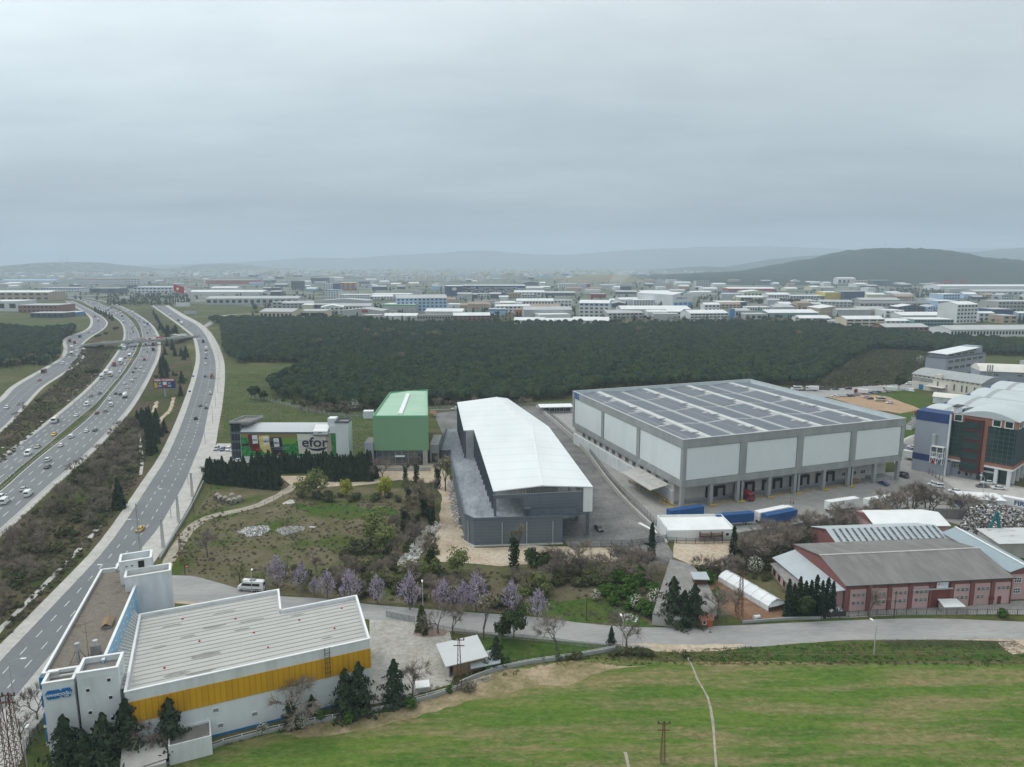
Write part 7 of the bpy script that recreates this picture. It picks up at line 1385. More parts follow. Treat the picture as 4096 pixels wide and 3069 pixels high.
region('bare', [(2690, 2290), (2950, 2290), (3000, 2330), (2840, 2330), (2720, 2310)], 8, 'bare tree on the bank above the garden plot', 'tree', 'bare trees above the garden', .6, .8, 'bare_tree', 6)
region('thicket', [(1240, 1985), (1560, 1985), (1600, 2010), (1300, 2010), (1180, 1990)], 18, 'dark scrubby bush in the belt below the hedge', 'shrub', 'scrubby bushes below the hedge', .8, 1.4, 'bush', 7)
region('thicket', [(1340, 2230), (1420, 2180), (1560, 2200), (1600, 2290), (1480, 2310)], 20, 'dark bramble mound on the waste land', 'shrub', 'bramble mounds on the waste land', .9, 1.5, 'bush', 8)
region('thicket', [(2180, 2345), (2420, 2345), (2420, 2310), (2220, 2305)], 22, 'dark hedge bush below the yard', 'shrub', 'hedge bushes below the yard', .9, 1.5, 'bush', 9)
region('thicket', [(3000, 2250), (3060, 2200), (3300, 2130), (3320, 2160), (3140, 2230)], 24, 'dark undergrowth bush behind the pink factory', 'shrub', 'undergrowth behind the pink factory', .8, 1.4, 'bush', 10)
region('thicket', [(3300, 1550), (3480, 1450), (3620, 1430), (3700, 1470), (3640, 1530), (3420, 1545)], 46, 'brown green bush on the rough ground beside the pine wood', 'shrub', 'bushes on rough ground by the wood', .8, 1.8, 'bush', 11)
region('thicket', [(1100, 1600), (1500, 1650), (1500, 1660), (1300, 1650), (1080, 1600)], 26, 'low bush along the fence under the pine wood', 'shrub', 'bushes under the wood fence', .7, 1.3, 'bush', 12)
region('thicket', [(1640, 2130), (1760, 2130), (1740, 2330), (1600, 2330)], 14, 'tangled bush at the edge of the dirt lane', 'shrub', 'tangled bushes at the dirt lane', .6, 1.1, 'bush', 14)
BELT = [(1000, 2345), (1560, 2400), (2000, 2455), (2150, 2420), (2200, 2330), (1740, 2290), (1500, 2260), (1200, 2290)]
region('thicket', BELT, 60, 'green brown bush in the belt behind the blossoming row', 'shrub', 'bushes behind the blossoming row', .7, 1.5, 'bush', 21)
region('bare', BELT, 22, 'bare tree in the belt behind the blossoming row', 'tree', 'bare trees behind the blossoming row', .5, .8, 'bare_tree', 22)
region('willow', BELT, 7, 'pale green tree in the belt behind the blossoming row', 'tree', 'pale green trees behind the blossoming row', .6, 1.0, 'leafy_tree', 23)
region('bare', [(2160, 2340), (2620, 2330), (2600, 2240), (2200, 2250)], 16, 'bare tree on the bank under the hall yard', 'tree', 'bare trees on the yard bank', .6, .9, 'bare_tree', 24)
region('bush', [(2380, 2420), (2620, 2470), (2640, 2330), (2450, 2320)], 16, 'fresh green bush on the bank by the ruin', 'shrub', 'green bushes by the ruin', .8, 1.5, 'bush', 25)
region('thicket', [(2640, 2470), (2700, 2300), (2960, 2290), (2960, 2310), (2840, 2320), (2850, 2460)], 22, 'dark bush around the derelict slab and garden', 'shrub', 'bushes around the garden', .6, 1.2, 'bush', 26)
region('bare', [(0, 2480), (0, 2180), (480, 1725), (560, 1690), (600, 1780), (380, 2150)], 46, 'bare brown tree on the slope between motorway and service road', 'tree', 'bare trees on the motorway slope', .45, .8, 'bare_tree', 27)
region('thicket', [(0, 2480), (0, 2180), (480, 1725), (560, 1690), (600, 1780), (380, 2150)], 46, 'dark scrub bush on the slope between the two roads', 'shrub', 'scrub bushes on the motorway slope', .7, 1.5, 'bush', 28)
region('thicket', [(2080, 2650), (2400, 2625), (2760, 2630), (2500, 2605), (2300, 2640)], 26, 'low bramble on the field side of the lawn wall', 'shrub', 'brambles at the lawn wall', .4, .8, 'bush', 29)
plant('blossomtree', P(3680, 1450), 1.7, 'white flowering tree on rough ground beside the pine wood', 'shrub', None, 'flowering_shrub'); plant('blossomtree', P(1415, 1642), 1.9, 'white flowering tree at the wood edge above the meadow', 'shrub', None, 'flowering_shrub'); plant('oak', P(3595, 1560), 1.5, 'dark tree by the dirt car park road', 'tree', None, 'leafy_tree'); plant('oak', P(1020, 1600), 1.5, 'dark tree standing in the meadow before the wood', 'tree', None, 'leafy_tree'); plant('oak', P(1055, 1605), 1.1, 'lower dark tree in the meadow', 'tree', None, 'leafy_tree')
rr = random.Random(31); dp = []
for i in range(4200):
 y = 1120 + 175 * rr.random(); x = rr.uniform(-100, 4200)
 if x < 1000 and y > 1200 and not (420 < x < 760 and 1205 < y < 1225): continue
 if blocked(x, x + 8, y, 0.05) or any(a < x < c and yb - 30 < y < yb for a, c, yb, yt in FAR[:0]): continue
 dp.append(P(x, y))
for i in range(420): dp.append(P(rr.uniform(430, 760), rr.uniform(1178, 1222)) if i < 250 else P(rr.uniform(2930, 3300), rr.uniform(1200, 1216)))
for i in range(260): dp.append(P(rr.uniform(3560, 3780), rr.uniform(1158, 1192)))
gn_scatter('district_trees', 'scattered dark trees between the distant factories', 'trees', dp, [joined('oak', 0), joined('conifer', 0), joined('bare', 0)], .8, 1.6)
def cover(name, label, cat, px, sp, kinds, smin, smax, seed, prob=1., sz=1.):
 rr_ = random.Random(seed); q = [p_ for poly in px for p_ in scatter(poly, sp, rr_, .5) if rr_.random() < prob * (.35 + 1.3 * max(0, noise.noise((p_.x * .05, p_.y * .05, seed)) + .35))]
 gn_scatter(name, label, cat, q, [joined(k, v) for k, v in kinds], smin, smax, sz); return q
tuf = MB(); r = random.Random(9)
for i in range(26):
 a = r.uniform(0, 6.28); d = Vector((math.cos(a), math.sin(a), 1.2)).normalized(); q = Vector((math.cos(a) * .15, math.sin(a) * .15, 0)); w2 = d.orthogonal().normalized() * .05; tuf.add([q - w2 * 1.6, q + w2 * 1.6, q + d * r.uniform(.25, .55)], [(0, 1, 2)])
mat('weed', (.055, .10, .02), 1, (.09, .13, .03), 1., spec=.05); mat('straw', (.24, .19, .11), 1, (.30, .25, .15), 1., spec=.05)
PRO['tuft'] = [(('tuft', tuf.mesh('tuft', 'weed')),), (('tuft', tuf.mesh('tuft', 'straw')),)]
cover('scrub', 'low brown scrub covering the slopes beside the motorway', 'scrub', [[(0, 2580), (0, 2180), (480, 1725), (540, 1660), (640, 1700), (540, 1940), (360, 2200)], [(-40, 1900), (0, 1730), (240, 1520), (330, 1400), (470, 1380), (380, 1510), (190, 1680)]], 1.5, [('brush', 0), ('brush', 1), ('brush', 0), ('tuft', 0), ('thicket', 1)], .2, .62, 1, 1.)
cover('scrub', 'low brown brush and weeds on the waste land and below the hall', 'scrub', [[(870, 1935), (820, 2010), (660, 2260), (1000, 2350), (1560, 2410), (1740, 2330), (1700, 2000), (1480, 1990), (1180, 1970), (1050, 2020), (900, 2060)], [(1560, 2400), (2000, 2450), (2600, 2500), (2640, 2300), (2300, 2290), (1760, 2290)]], 1.25, [('brush', 0), ('brush', 1), ('tuft', 1), ('tuft', 0), ('brush', 0), ('tuft', 0)], .10, .40, 2, .9)
cover('scrub', 'brown undergrowth in the thicket behind the pink factory', 'scrub', [[(2960, 2310), (2960, 2200), (3150, 2130), (3480, 2090), (3480, 2130), (3200, 2220), (3080, 2330)], [(2700, 2290), (2960, 2280), (2960, 2310), (2740, 2320)], [(3180, 1568), (3300, 1535), (3400, 1465), (3490, 1400), (3640, 1398), (3770, 1430), (3700, 1490), (3640, 1535), (3400, 1550)]], 1.6, [('brush', 0), ('thicket', 1), ('thicket', 0)], .4, .9, 3)
cover('weeds', 'green weeds and straw tussocks along the field margin', 'weeds', [[(1850, 2700), (2080, 2640), (2500, 2610), (2760, 2600), (3300, 2575), (4100, 2580), (4100, 2665), (2800, 2660), (2200, 2670), (1880, 2740), (1500, 2870), (1100, 2930), (700, 3040), (640, 3060), (700, 3010), (1450, 2830)]], .75, [('tuft', 0), ('tuft', 0), ('tuft', 1), ('tuft', 1)], .5, 1.1, 5, .8)
cover('crop', 'short green crop and dry stalks across the field', 'crop', [[(800, 3120), (1100, 2960), (1700, 2800), (2100, 2690), (4100, 2670), (4100, 3120)]], 1.15, [('tuft', 0), ('tuft', 1), ('tuft', 0)], .35, .75, 6, .9, .6)
cover('grass', 'rough grass on the verges, lawns and meadow', 'grass', [[(870, 1500), (1240, 1470), (1080, 1550), (1290, 1645), (1490, 1660), (1490, 1760), (1440, 1840), (1000, 1780), (890, 1770)], [(2000, 2465), (2150, 2400), (2560, 2440), (2600, 2505), (2300, 2490)], [(1940, 2580), (2450, 2590), (2300, 2640), (1920, 2690)], [(560, 1560), (770, 1450), (760, 1560), (640, 1760), (560, 1660)]], 1.3, [('tuft', 0), ('tuft', 1), ('tuft', 0)], .5, 1.2, 7, .8, .6)
# ================================================================== vehicles
def paint(n, c, r_=.35): mat('car_' + n, c, r_, spec=.5, coat=.3)
for n, c in dict(white=(.74, .75, .75), silver=(.40, .41, .42), grey=(.13, .135, .145), black=(.018, .018, .02), red=(.25, .02, .02), darkred=(.10, .018, .02), blue=(.03, .07, .20), yellow=(.72, .46, .01), beige=(.42, .37, .30), green=(.03, .25, .08), orange=(.5, .15, .02), brown=(.22, .12, .06), cream=(.62, .57, .44)).items(): paint(n, c)
mat('tyre', (.02, .02, .02), .9); mat('car_glass', (.015, .018, .022), .1, spec=.6); mat('lamp_white', (.8, .8, .8), .3); mat('lamp_red', (.35, .01, .01), .4); mat('chassis', (.03, .03, .033), .8)
def hull(prof, w0, w1, zt):
 "side profile [(y,z)] extruded across, upper points drawn in to width w1 above zt"
 b = MB(); n = len(prof); hw = lambda z: (w0 if z <= zt else w0 + (w1 - w0) * (z - zt) / (max(p_[1] for p_ in prof) - zt + 1e-6)) / 2
 v = [(-hw(z), y, z) for y, z in prof] + [(hw(z), y, z) for y, z in prof]
 b.add(v, [(i, (i + 1) % n, n + (i + 1) % n, n + i) for i in range(n)] + [tuple(reversed(range(n))), tuple(range(n, 2 * n))]); return b
WHEEL = {}
def wheel(r_, w_):
 k = (r_, w_)
 if k not in WHEEL: WHEEL[k] = MB().tube((-w_ / 2, 0, 0), (w_ / 2, 0, 0), r_, n=12).tube((-w_ / 2 - .01, 0, 0), (w_ / 2 + .01, 0, 0), r_ * .55, n=8, m=1).mesh('wheel', ['tyre', 'galv'])
 return WHEEL[k]
VP = {}
def vparts(kind, col):
 "list of (name, mesh, loc); vehicle drives along +Y, origin on the ground at its middle"
 k = (kind, col)
 if k in VP: return VP[k]
 m = 'car_' + col; P_ = []
 def add(n, b, mt, loc=(0, 0, 0), sm=False): P_.append((n, b.mesh(n, mt, sm), loc))
 def wheels(xs, ys, r_=.33, w_=.22):
  for y in ys:
   for x in (-xs, xs): P_.append(('wheel', wheel(r_, w_), (x, y, r_)))
 def lamps(x, yf, yr, z):
  for s in (-1, 1): add('headlight', MB().box(s * x - .18, yf - .03, z, s * x + .18, yf + .03, z + .16), 'lamp_white'); add('tail_light', MB().box(s * x - .14, yr - .03, z + .08, s * x + .14, yr + .03, z + .26), 'lamp_red')
 if kind in ('sedan', 'hatch', 'suv', 'taxi'):
  L_, W_, H_ = {'sedan': (4.6, 1.8, 1.45), 'taxi': (4.6, 1.8, 1.45), 'hatch': (4.1, 1.75, 1.5), 'suv': (4.5, 1.86, 1.68)}[kind]; h2 = H_ * .56; f, r_ = L_ / 2, -L_ / 2; tl = r_ + (.65 if kind in ('sedan', 'taxi') else .12)
  body = [(r_, .35), (f, .35), (f + .04, .62), (f - .12, h2 * .9), (f - 1.15, h2 + .04), (tl, h2 + .08), (r_ + .03, h2 + .02), (r_ - .03, .7)]
  b = hull(body, W_, W_ * .93, .75); cab = [(f - 1.2, h2 + .02), (f - 1.95, H_ - .03), (tl + (.75 if kind in ('sedan', 'taxi') else .35), H_), (tl - .02, h2 + .06)]
  b2 = hull(cab, W_ * .88, W_ * .70, h2); b.add(b2.v, b2.f); add('body', b, m)
  g = MB(); yw, yt = f - 1.17, f - 1.98; hw = W_ * .44; ht = W_ * .355
  e = .03; g.face([(-hw * .93, yw + e, h2 + .08), (hw * .93, yw + e, h2 + .08), (ht * .93, yt + e + .06, H_ - .10), (-ht * .93, yt + e + .06, H_ - .10)]); yr0, yr1 = cab[3][0], cab[2][0]
  g.face([(-hw * .9, yr0 - e, h2 + .12), (hw * .9, yr0 - e, h2 + .12), (ht * .9, yr1 - e - .06, H_ - .10), (-ht * .9, yr1 - e - .06, H_ - .10)])
  add('windscreen', g, 'car_glass'); g = MB()
  for s in (-1, 1): g.face([(s * (hw + .015), yw - .1, h2 + .09), (s * (hw + .015), yr0 + .2, h2 + .11), (s * (ht + .03), yr1 + .02, H_ - .11), (s * (ht + .03), yt - .02, H_ - .11)])
  add('side_window', g, 'car_glass'); wheels(W_ / 2 - .1, (f - .85, r_ + .85)); lamps(W_ * .36, f + .02, r_ - .03, .62)
  if kind == 'taxi': add('roof_sign', MB().box(-.3, -.12, H_, .3, .12, H_ + .16), 'lamp_white')
 elif kind in ('van', 'smallvan', 'minibus'):
  L_, W_, H_ = {'van': (5.4, 1.98, 2.3), 'smallvan': (4.4, 1.8, 1.85), 'minibus': (7.0, 2.05, 2.75)}[kind]; f, r_ = L_ / 2, -L_ / 2; nz = .95 if kind != 'minibus' else .85; h2 = H_ * .5
  b = hull([(r_, .4), (f, .4), (f + .05, .8), (f - .05, h2 * .95), (f - nz, h2 + .1), (f - nz - .65, H_ - .08), (f - nz - 1.1, H_), (r_ + .15, H_), (r_, H_ - .2)], W_, W_ * .86, h2); add('body', b, m)
  g = MB(); g.face([(-W_ * .40, f - nz + .03, h2 + .18), (W_ * .40, f - nz + .03, h2 + .18), (W_ * .37, f - nz - .56, H_ - .16), (-W_ * .37, f - nz - .56, H_ - .16)]); g.face([(-W_ * .36, r_ - .03, h2 + .25), (W_ * .36, r_ - .03, h2 + .25), (W_ * .35, r_ - .02, H_ - .35), (-W_ * .35, r_ - .02, H_ - .35)]); add('windscreen', g, 'car_glass')
  g = MB(); y1 = f - nz - 1.3 if kind != 'minibus' else r_ + .9
  if kind == 'smallvan': y1 = f - nz - 1.6
  for s in (-1, 1):
   g.face([(s * W_ * .495, f - nz - .25, h2 + .18), (s * W_ * .495, y1, h2 + .18), (s * W_ * .455, y1, H_ - .5), (s * W_ * .46, f - nz - .6, H_ - .5)])
  add('side_window', g, 'car_glass'); wheels(W_ / 2 - .1, (f - .95, r_ + (1.2 if kind != 'minibus' else 1.7)), .36); lamps(W_ * .38, f + .03, r_ - .02, .75)
  if kind == 'minibus':
   add('stripe', MB().box(-W_ / 2 - .012, r_ + .3, .62, W_ / 2 + .012, f - 1.2, .80), 'chassis'); add('roof_hatch', MB().box(-.5, -1.2, H_, .5, .4, H_ + .14), 'car_grey'); add('air_conditioner', MB().box(-.6, 1.0, H_, .6, 2.2, H_ + .2), m)
 elif kind == 'pickup':
  add('body', hull([(-2.6, .45), (2.6, .45), (2.62, .9), (1.5, 1.05), (-2.6, 1.05)], 1.85, 1.75, 1.0), m); add('cab', hull([(1.5, 1.0), (.9, 1.75), (-.5, 1.8), (-.7, 1.0)], 1.65, 1.4, 1.0), m); add('side_window', hull([(1.3, 1.12), (.86, 1.66), (-.42, 1.68), (-.55, 1.12)], 1.67, 1.44, 1.0), 'car_glass'); add('cargo_bed', MB().box(-.75, -2.5, 1.06, .75, -.8, 1.09), 'chassis'); wheels(.85, (1.7, -1.6), .38)
 elif kind in ('truck', 'boxtruck', 'dumper', 'mixer'):
  f = 3.9; add('cab', hull([(f - 2.0, .7), (f, .7), (f + .03, 1.7), (f - .12, 2.85), (f - .4, 3.05), (f - 2.0, 3.05)], 2.35, 2.2, 2.0), m if kind != 'mixer' else 'car_white'); g = MB(); g.face([(-1.0, f + .03, 1.75), (1.0, f + .03, 1.75), (.95, f - .08, 2.7), (-.95, f - .08, 2.7)]); [g.face([(s * 1.19, f - .2, 1.75), (s * 1.19, f - 1.3, 1.75), (s * 1.14, f - 1.3, 2.6), (s * 1.14, f - .3, 2.6)]) for s in (-1, 1)]; add('windscreen', g, 'car_glass'); add('chassis', MB().box(-.5, -3.9, .6, .5, f - .4, 1.0), 'chassis')
  if kind in ('truck', 'boxtruck'): add('cargo_box', MB().box(-1.24, -4.2, 1.0, 1.24, f - 2.25, 3.35), m if kind == 'truck' else 'car_white')
  elif kind == 'dumper': add('tipper_body', MB().prism([(-1.2, -4.0), (1.2, -4.0), (1.2, f - 2.3), (-1.2, f - 2.3)], 1.05, 2.6), m); add('load', MB().box(-1.05, -3.85, 2.6, 1.05, f - 2.5, 2.75), 'soil')
  else: add('tank', MB().tube((0, -4.2, 2.1), (0, -3.0, 2.2), .7, 1.2, 14).tube((0, -3.0, 2.2), (0, .2, 2.2), 1.25, 1.25, 14).tube((0, .2, 2.2), (0, 1.5, 2.1), 1.2, .6, 14), m, sm=False)
  wheels(1.0, (f - .9, -1.4, -2.6), .48, .32)
 elif kind in ('semi', 'trailer', 'container_trailer'):
  f = 7.6
  if kind == 'semi':
   add('cab', hull([(f - 2.2, .7), (f, .7), (f + .03, 1.9), (f - .15, 3.3), (f - .6, 3.75), (f - 2.2, 3.75)], 2.45, 2.3, 2.2), m if col in ('red', 'white') else 'car_white'); g = MB(); g.face([(-1.05, f + .035, 1.95), (1.05, f + .035, 1.95), (1.0, f - .1, 3.0), (-1.0, f - .1, 3.0)]); [g.face([(s * 1.24, f - .2, 1.95), (s * 1.24, f - 1.3, 1.95), (s * 1.2, f - 1.3, 2.8), (s * 1.2, f - .3, 2.8)]) for s in (-1, 1)]; add('windscreen', g, 'car_glass'); add('chassis', MB().box(-.5, f - 5.5, .6, .5, f - .4, 1.0), 'chassis'); wheels(1.0, (f - 1.1, f - 4.4), .5, .34)
  tm = {'white': 'white_metal', 'blue': 'blue_truck', 'red': 'car_red'}.get(col, m)
  add('trailer_box', MB().box(-1.26, -8.2, 1.15, 1.26, f - 2.7, 3.95), tm); add('trailer_roof', MB().box(-1.28, -8.22, 3.95, 1.28, f - 2.68, 4.02), 'white_trim' if col != 'blue' else 'blue_truck'); add('trailer_frame', MB().box(-.6, -8.1, .85, .6, f - 3, 1.13), 'chassis'); wheels(1.02, (-4.4, -5.7, -7.0), .5, .34)
  if kind != 'semi': add('landing_leg', MB().box(-.8, 2.2, 0, -.6, 2.4, 1.14).box(.6, 2.2, 0, .8, 2.4, 1.14), 'chassis')
 elif kind == 'bus':
  add('body', hull([(-5.8, .4), (5.8, .4), (5.85, 1.2), (5.6, 3.1), (-5.75, 3.1)], 2.5, 2.4, 1.5), m); g = MB(); [g.face([(s * 1.265, 5.0, 1.45), (s * 1.265, -5.3, 1.45), (s * 1.235, -5.3, 2.6), (s * 1.235, 5.0, 2.6)]) for s in (-1, 1)]; g.face([(-1.1, 5.84, 1.4), (1.1, 5.84, 1.4), (1.05, 5.68, 2.8), (-1.05, 5.68, 2.8)]); add('window_band', g, 'car_glass'); wheels(1.1, (4.0, -3.4), .5, .3)
 VP[k] = P_; return P_
VNAME = dict(sedan='car', hatch='car', suv='car', taxi='taxi', van='van', smallvan='van', minibus='minibus', pickup='pickup_truck', truck='truck', boxtruck='truck', dumper='tipper_truck', mixer='tanker_truck', semi='articulated_lorry', trailer='trailer', container_trailer='trailer', bus='bus')
def vehicle(kind, col, q, hd, label, group=None, small=False):
 T_ = thing(VNAME[kind], label, VNAME[kind].replace('_', ' ').split(' ')[-1] if kind != 'semi' else 'lorry', q, hd, group)
 for n, me, loc in vparts(kind, col):
  if small and n in ('headlight', 'tail_light'): continue
  obj(n, me, T_, loc)
 return T_
def heading(key, q, toward=False):
 l, r_ = ROAD[key]; best = min(range(1, len(l) - 1), key=lambda i: ((l[i] + r_[i]) / 2 - q).length); d = (l[best + 1] + r_[best + 1] - l[best - 1] - r_[best - 1]).normalized()
 if toward: d = -d
 return math.atan2(-d.x, d.y)
WHERE = {'R': 'on the motorway heading to the distant factories', 'L': 'on the motorway driving towards the field', 'A': 'on the left service road below the small wood', 'S': 'on the service road beside the mural building', 'J': 'in the dense traffic beyond the motorway bridge'}
KN = dict(sedan='saloon car', hatch='small car', suv='estate car', taxi='taxi', van='panel van', smallvan='small van', minibus='minibus', pickup='pickup', truck='box truck', boxtruck='box truck', dumper='tipper truck', mixer='tanker truck', semi='articulated lorry', bus='bus')
def drive(key, kind, col, x, y, where=None):
 q = P(x, y); q.z = .1; cn = {'darkred': 'dark red'}.get(col, col); wk = where or key
 if q.y > 620 and key in 'LR' and not where: wk = 'J'
 lb = '%s %s %s' % (cn, KN[kind], WHERE[wk]); vehicle(kind, col, q, heading(key, q, key in 'LA'), lb, 'vehicles ' + WHERE[wk], q.y > 420)
def many(key, sc_, oy, L_):
 for x, y, kind, col in L_: drive(key, kind, col, x / sc_, oy + y / sc_)
many('R', 2.157, 1450, [(45, 1215, 'van', 'white'), (18, 1170, 'suv', 'white'), (205, 1105, 'sedan', 'silver'), (245, 1150, 'van', 'white'), (412, 912, 'sedan', 'grey'), (415, 852, 'suv', 'white'), (530, 724, 'sedan', 'white'), (617, 652, 'smallvan', 'white'), (748, 602, 'sedan', 'white'), (822, 592, 'sedan', 'grey'), (838, 444, 'sedan', 'darkred'), (912, 427, 'suv', 'silver'), (960, 377, 'van', 'white'), (950, 324, 'sedan', 'white'), (1000, 276, 'sedan', 'black'), (1042, 282, 'hatch', 'darkred'), (1080, 304, 'mixer', 'white'), (1098, 224, 'suv', 'white'), (1075, 187, 'sedan', 'white'), (1138, 167, 'smallvan', 'white'), (1165, 137, 'sedan', 'silver'), (1150, 88, 'sedan', 'black'), (1192, 80, 'hatch', 'white'), (1240, 90, 'sedan', 'white'), (1215, 50, 'sedan', 'white'), (1235, 24, 'hatch', 'white'), (1170, 56, 'sedan', 'grey')])
many('L', 2.157, 1450, [(245, 800, 'van', 'white'), (325, 738, 'sedan', 'beige'), (468, 630, 'taxi', 'yellow'), (478, 518, 'mixer', 'cream'), (658, 467, 'sedan', 'white'), (750, 374, 'van', 'white'), (785, 297, 'sedan', 'grey'), (862, 274, 'sedan', 'black'), (880, 140, 'boxtruck', 'white'), (918, 104, 'truck', 'white'), (955, 120, 'boxtruck', 'cream'), (1005, 127, 'sedan', 'silver'), (1033, 86, 'sedan', 'white'), (985, 32, 'truck', 'red'), (1043, 12, 'semi', 'white'), (1080, 23, 'sedan', 'white')])
many('A', 2.157, 1450, [(58, 398, 'suv', 'white'), (340, 162, 'sedan', 'red'), (380, 90, 'dumper', 'darkred'), (540, 16, 'van', 'white'), (578, 21, 'sedan', 'white')])
many('S', 2.157, 1450, [(1210, 1452, 'taxi', 'yellow'), (1690, 492, 'suv', 'black'), (1728, 379, 'sedan', 'grey'), (1780, 399, 'hatch', 'grey'), (1815, 274, 'pickup', 'white'), (1770, 126, 'sedan', 'blue'), (1828, 134, 'dumper', 'brown'), (1773, 19, 'sedan', 'white')])
many('S', 2.16, 950, [(1777, 1050, 'sedan', 'black'), (1780, 1018, 'van', 'white'), (1782, 975, 'boxtruck', 'cream'), (1755, 908, 'truck', 'black'), (1712, 889, 'sedan', 'white'), (1648, 762, 'sedan', 'silver'), (1608, 772, 'sedan', 'white'), (1570, 750, 'semi', 'white'), (1540, 724, 'dumper', 'grey'), (1467, 678, 'boxtruck', 'white'), (1378, 610, 'bus', 'cream'), (1425, 622, 'hatch', 'white')])
many('A', 2.16, 950, [(605, 905, 'truck', 'darkred'), (645, 918, 'dumper', 'red'), (690, 866, 'truck', 'blue'), (655, 942, 'hatch', 'white'), (662, 982, 'sedan', 'white'), (665, 1022, 'suv', 'white'), (620, 1018, 'bus', 'cream'), (600, 1047, 'sedan', 'white'), (585, 1012, 'hatch', 'silver'), (620, 966, 'boxtruck', 'white'), (882, 791, 'sedan', 'white'), (876, 772, 'suv', 'white'), (855, 761, 'hatch', 'silver'), (848, 724, 'boxtruck', 'cream'), (820, 690, 'dumper', 'orange'), (772, 665, 'sedan', 'white'), (737, 674, 'truck', 'black'), (800, 822, 'sedan', 'white'), (766, 827, 'hatch', 'grey')])
many('L', 2.16, 950, [(1035, 1166, 'sedan', 'white'), (1110, 1062, 'taxi', 'yellow'), (1120, 1036, 'bus', 'white'), (1082, 1046, 'sedan', 'black'), (1110, 987, 'suv', 'white'), (1145, 996, 'sedan', 'silver'), (1155, 971, 'sedan', 'grey'), (1075, 970, 'boxtruck', 'white'), (1130, 937, 'suv', 'white'), (1165, 946, 'sedan', 'black'), (1090, 928, 'semi', 'white'), (1037, 968, 'truck', 'green')])
many('R', 2.16, 950, [(1250, 1064, 'van', 'red'), (1210, 1061, 'hatch', 'white'), (1228, 1031, 'sedan', 'silver'), (1290, 1001, 'hatch', 'white'), (1325, 980, 'truck', 'black'), (1245, 972, 'sedan', 'silver'), (1285, 962, 'sedan', 'white'), (1277, 992, 'sedan', 'grey'), (1325, 936, 'truck', 'darkred'), (1260, 927, 'hatch', 'grey'), (1290, 911, 'sedan', 'silver'), (1250, 774, 'boxtruck', 'white'), (1275, 756, 'truck', 'blue')])
rr = random.Random(77)
for key, n in (('L', 62), ('R', 44)):                  # queue beyond the bridge
 l, r_ = ROAD[key]; placed = []
 for k in range(400):
  if len(placed) >= n: break
  i = rr.randrange(len(l)); f = (rr.randrange(4) + .5) / 4; q = l[i].lerp(r_[i], f)
  if not 705 < q.y < 1650 or any((q - o).length < 8 for o in placed): continue
  placed.append(q); kd = rr.choices(('sedan', 'hatch', 'suv', 'van', 'boxtruck', 'bus'), (6, 4, 4, 2, 2, .5))[0]; cl = rr.choices(('white', 'silver', 'grey', 'black', 'red', 'blue'), (7, 3, 2, 2, 1, 1))[0]; q = q.copy(); q.z = .1
  vehicle(kd, cl, q, heading(key, q, key == 'L'), '%s %s %s' % (cl, KN[kd], WHERE['J']), 'vehicles ' + WHERE['J'], True)
vehicle('minibus', 'white', P(1008, 2362) + Vector((0, 0, .1)), rad(84), 'white minibus parked at the bend of the country road')
vehicle('sedan', 'black', P(2395, 2120) + Vector((0, 0, .09)), rad(195), 'black car parked alone in the dark hall yard')
for x, y, kd, cl, lb in ((867, 1800, 'suv', 'silver', 'silver estate car parked by the mural building'), (891, 1802, 'sedan', 'blue', 'dark blue car parked by the mural building'), (914, 1802, 'suv', 'white', 'white car beside the blue one at the mural building'), (932, 1805, 'hatch', 'white', 'white car parked against the dark tower')): vehicle(kd, cl, P(x, y) + Vector((0, 0, .09)), rad(188), lb)
vehicle('sedan', 'white', P(955, 1848) + Vector((0, 0, .09)), rad(-70), 'white car half hidden by the conifer hedge'); vehicle('suv', 'white', P(1820, 1640) + Vector((0, 0, .09)), rad(80), 'white car at the back end of the white roofed hall')
z8 = lambda x, y: P(2500 + x / 1.841, 1350 + y / 1.841)
for i, (x, y, kd, cl) in enumerate(((1545, 440, 'sedan', 'white'), (1577, 436, 'sedan', 'white'), (1607, 436, 'sedan', 'white'), (1637, 436, 'sedan', 'black'), (1668, 435, 'sedan', 'grey'), (1700, 430, 'suv', 'silver'), (1775, 420, 'sedan', 'silver'), (1803, 415, 'sedan', 'blue'), (1828, 410, 'suv', 'silver'), (1860, 409, 'sedan', 'black'), (1890, 407, 'sedan', 'white'), (1915, 405, 'sedan', 'grey'))): vehicle(kd, cl, z8(x, y) + Vector((0, 0, .1)), rad(60), '%s %s in the parked row on the dirt car park' % (cl, KN[kd]), 'cars in the row on the dirt car park')
for x, y, kd, cl, hd, lb in ((1735, 418, 'boxtruck', 'red', 60, 'red box truck parked in the car park row'), (1945, 400, 'boxtruck', 'cream', 60, 'cream flatbed truck at the end of the car park row'), (1775, 447, 'sedan', 'silver', 75, 'silver car alone behind the parked row'), (1808, 458, 'sedan', 'black', 80, 'black car beside the cream minibus'), (1880, 470, 'minibus', 'cream', 85, 'cream minibus on the dirt car park'), (1948, 488, 'hatch', 'white', 85, 'white car alone on the dirt car park'), (1262, 388, 'minibus', 'white', 85, 'white minibus on the street behind the warehouse'), (1375, 395, 'boxtruck', 'white', 80, 'white truck beside a rubbish hut'), (1482, 388, 'sedan', 'black', 82, 'black car on the street by the fence'), (1547, 387, 'sedan', 'black', 82, 'second black car on the street by the fence'), (1643, 383, 'suv', 'black', 82, 'black jeep on the street by the fence'), (2097, 350, 'van', 'white', 80, 'white van beside the cream factory'), (2100, 400, 'van', 'white', 30, 'white van parked at the cream factory wall')): vehicle(kd, cl, z8(x, y) + Vector((0, 0, .11)), rad(hd), lb)
ze = lambda x, y, z=0: P(3500 + x / 3.711, 1600 + y / 3.711, z)
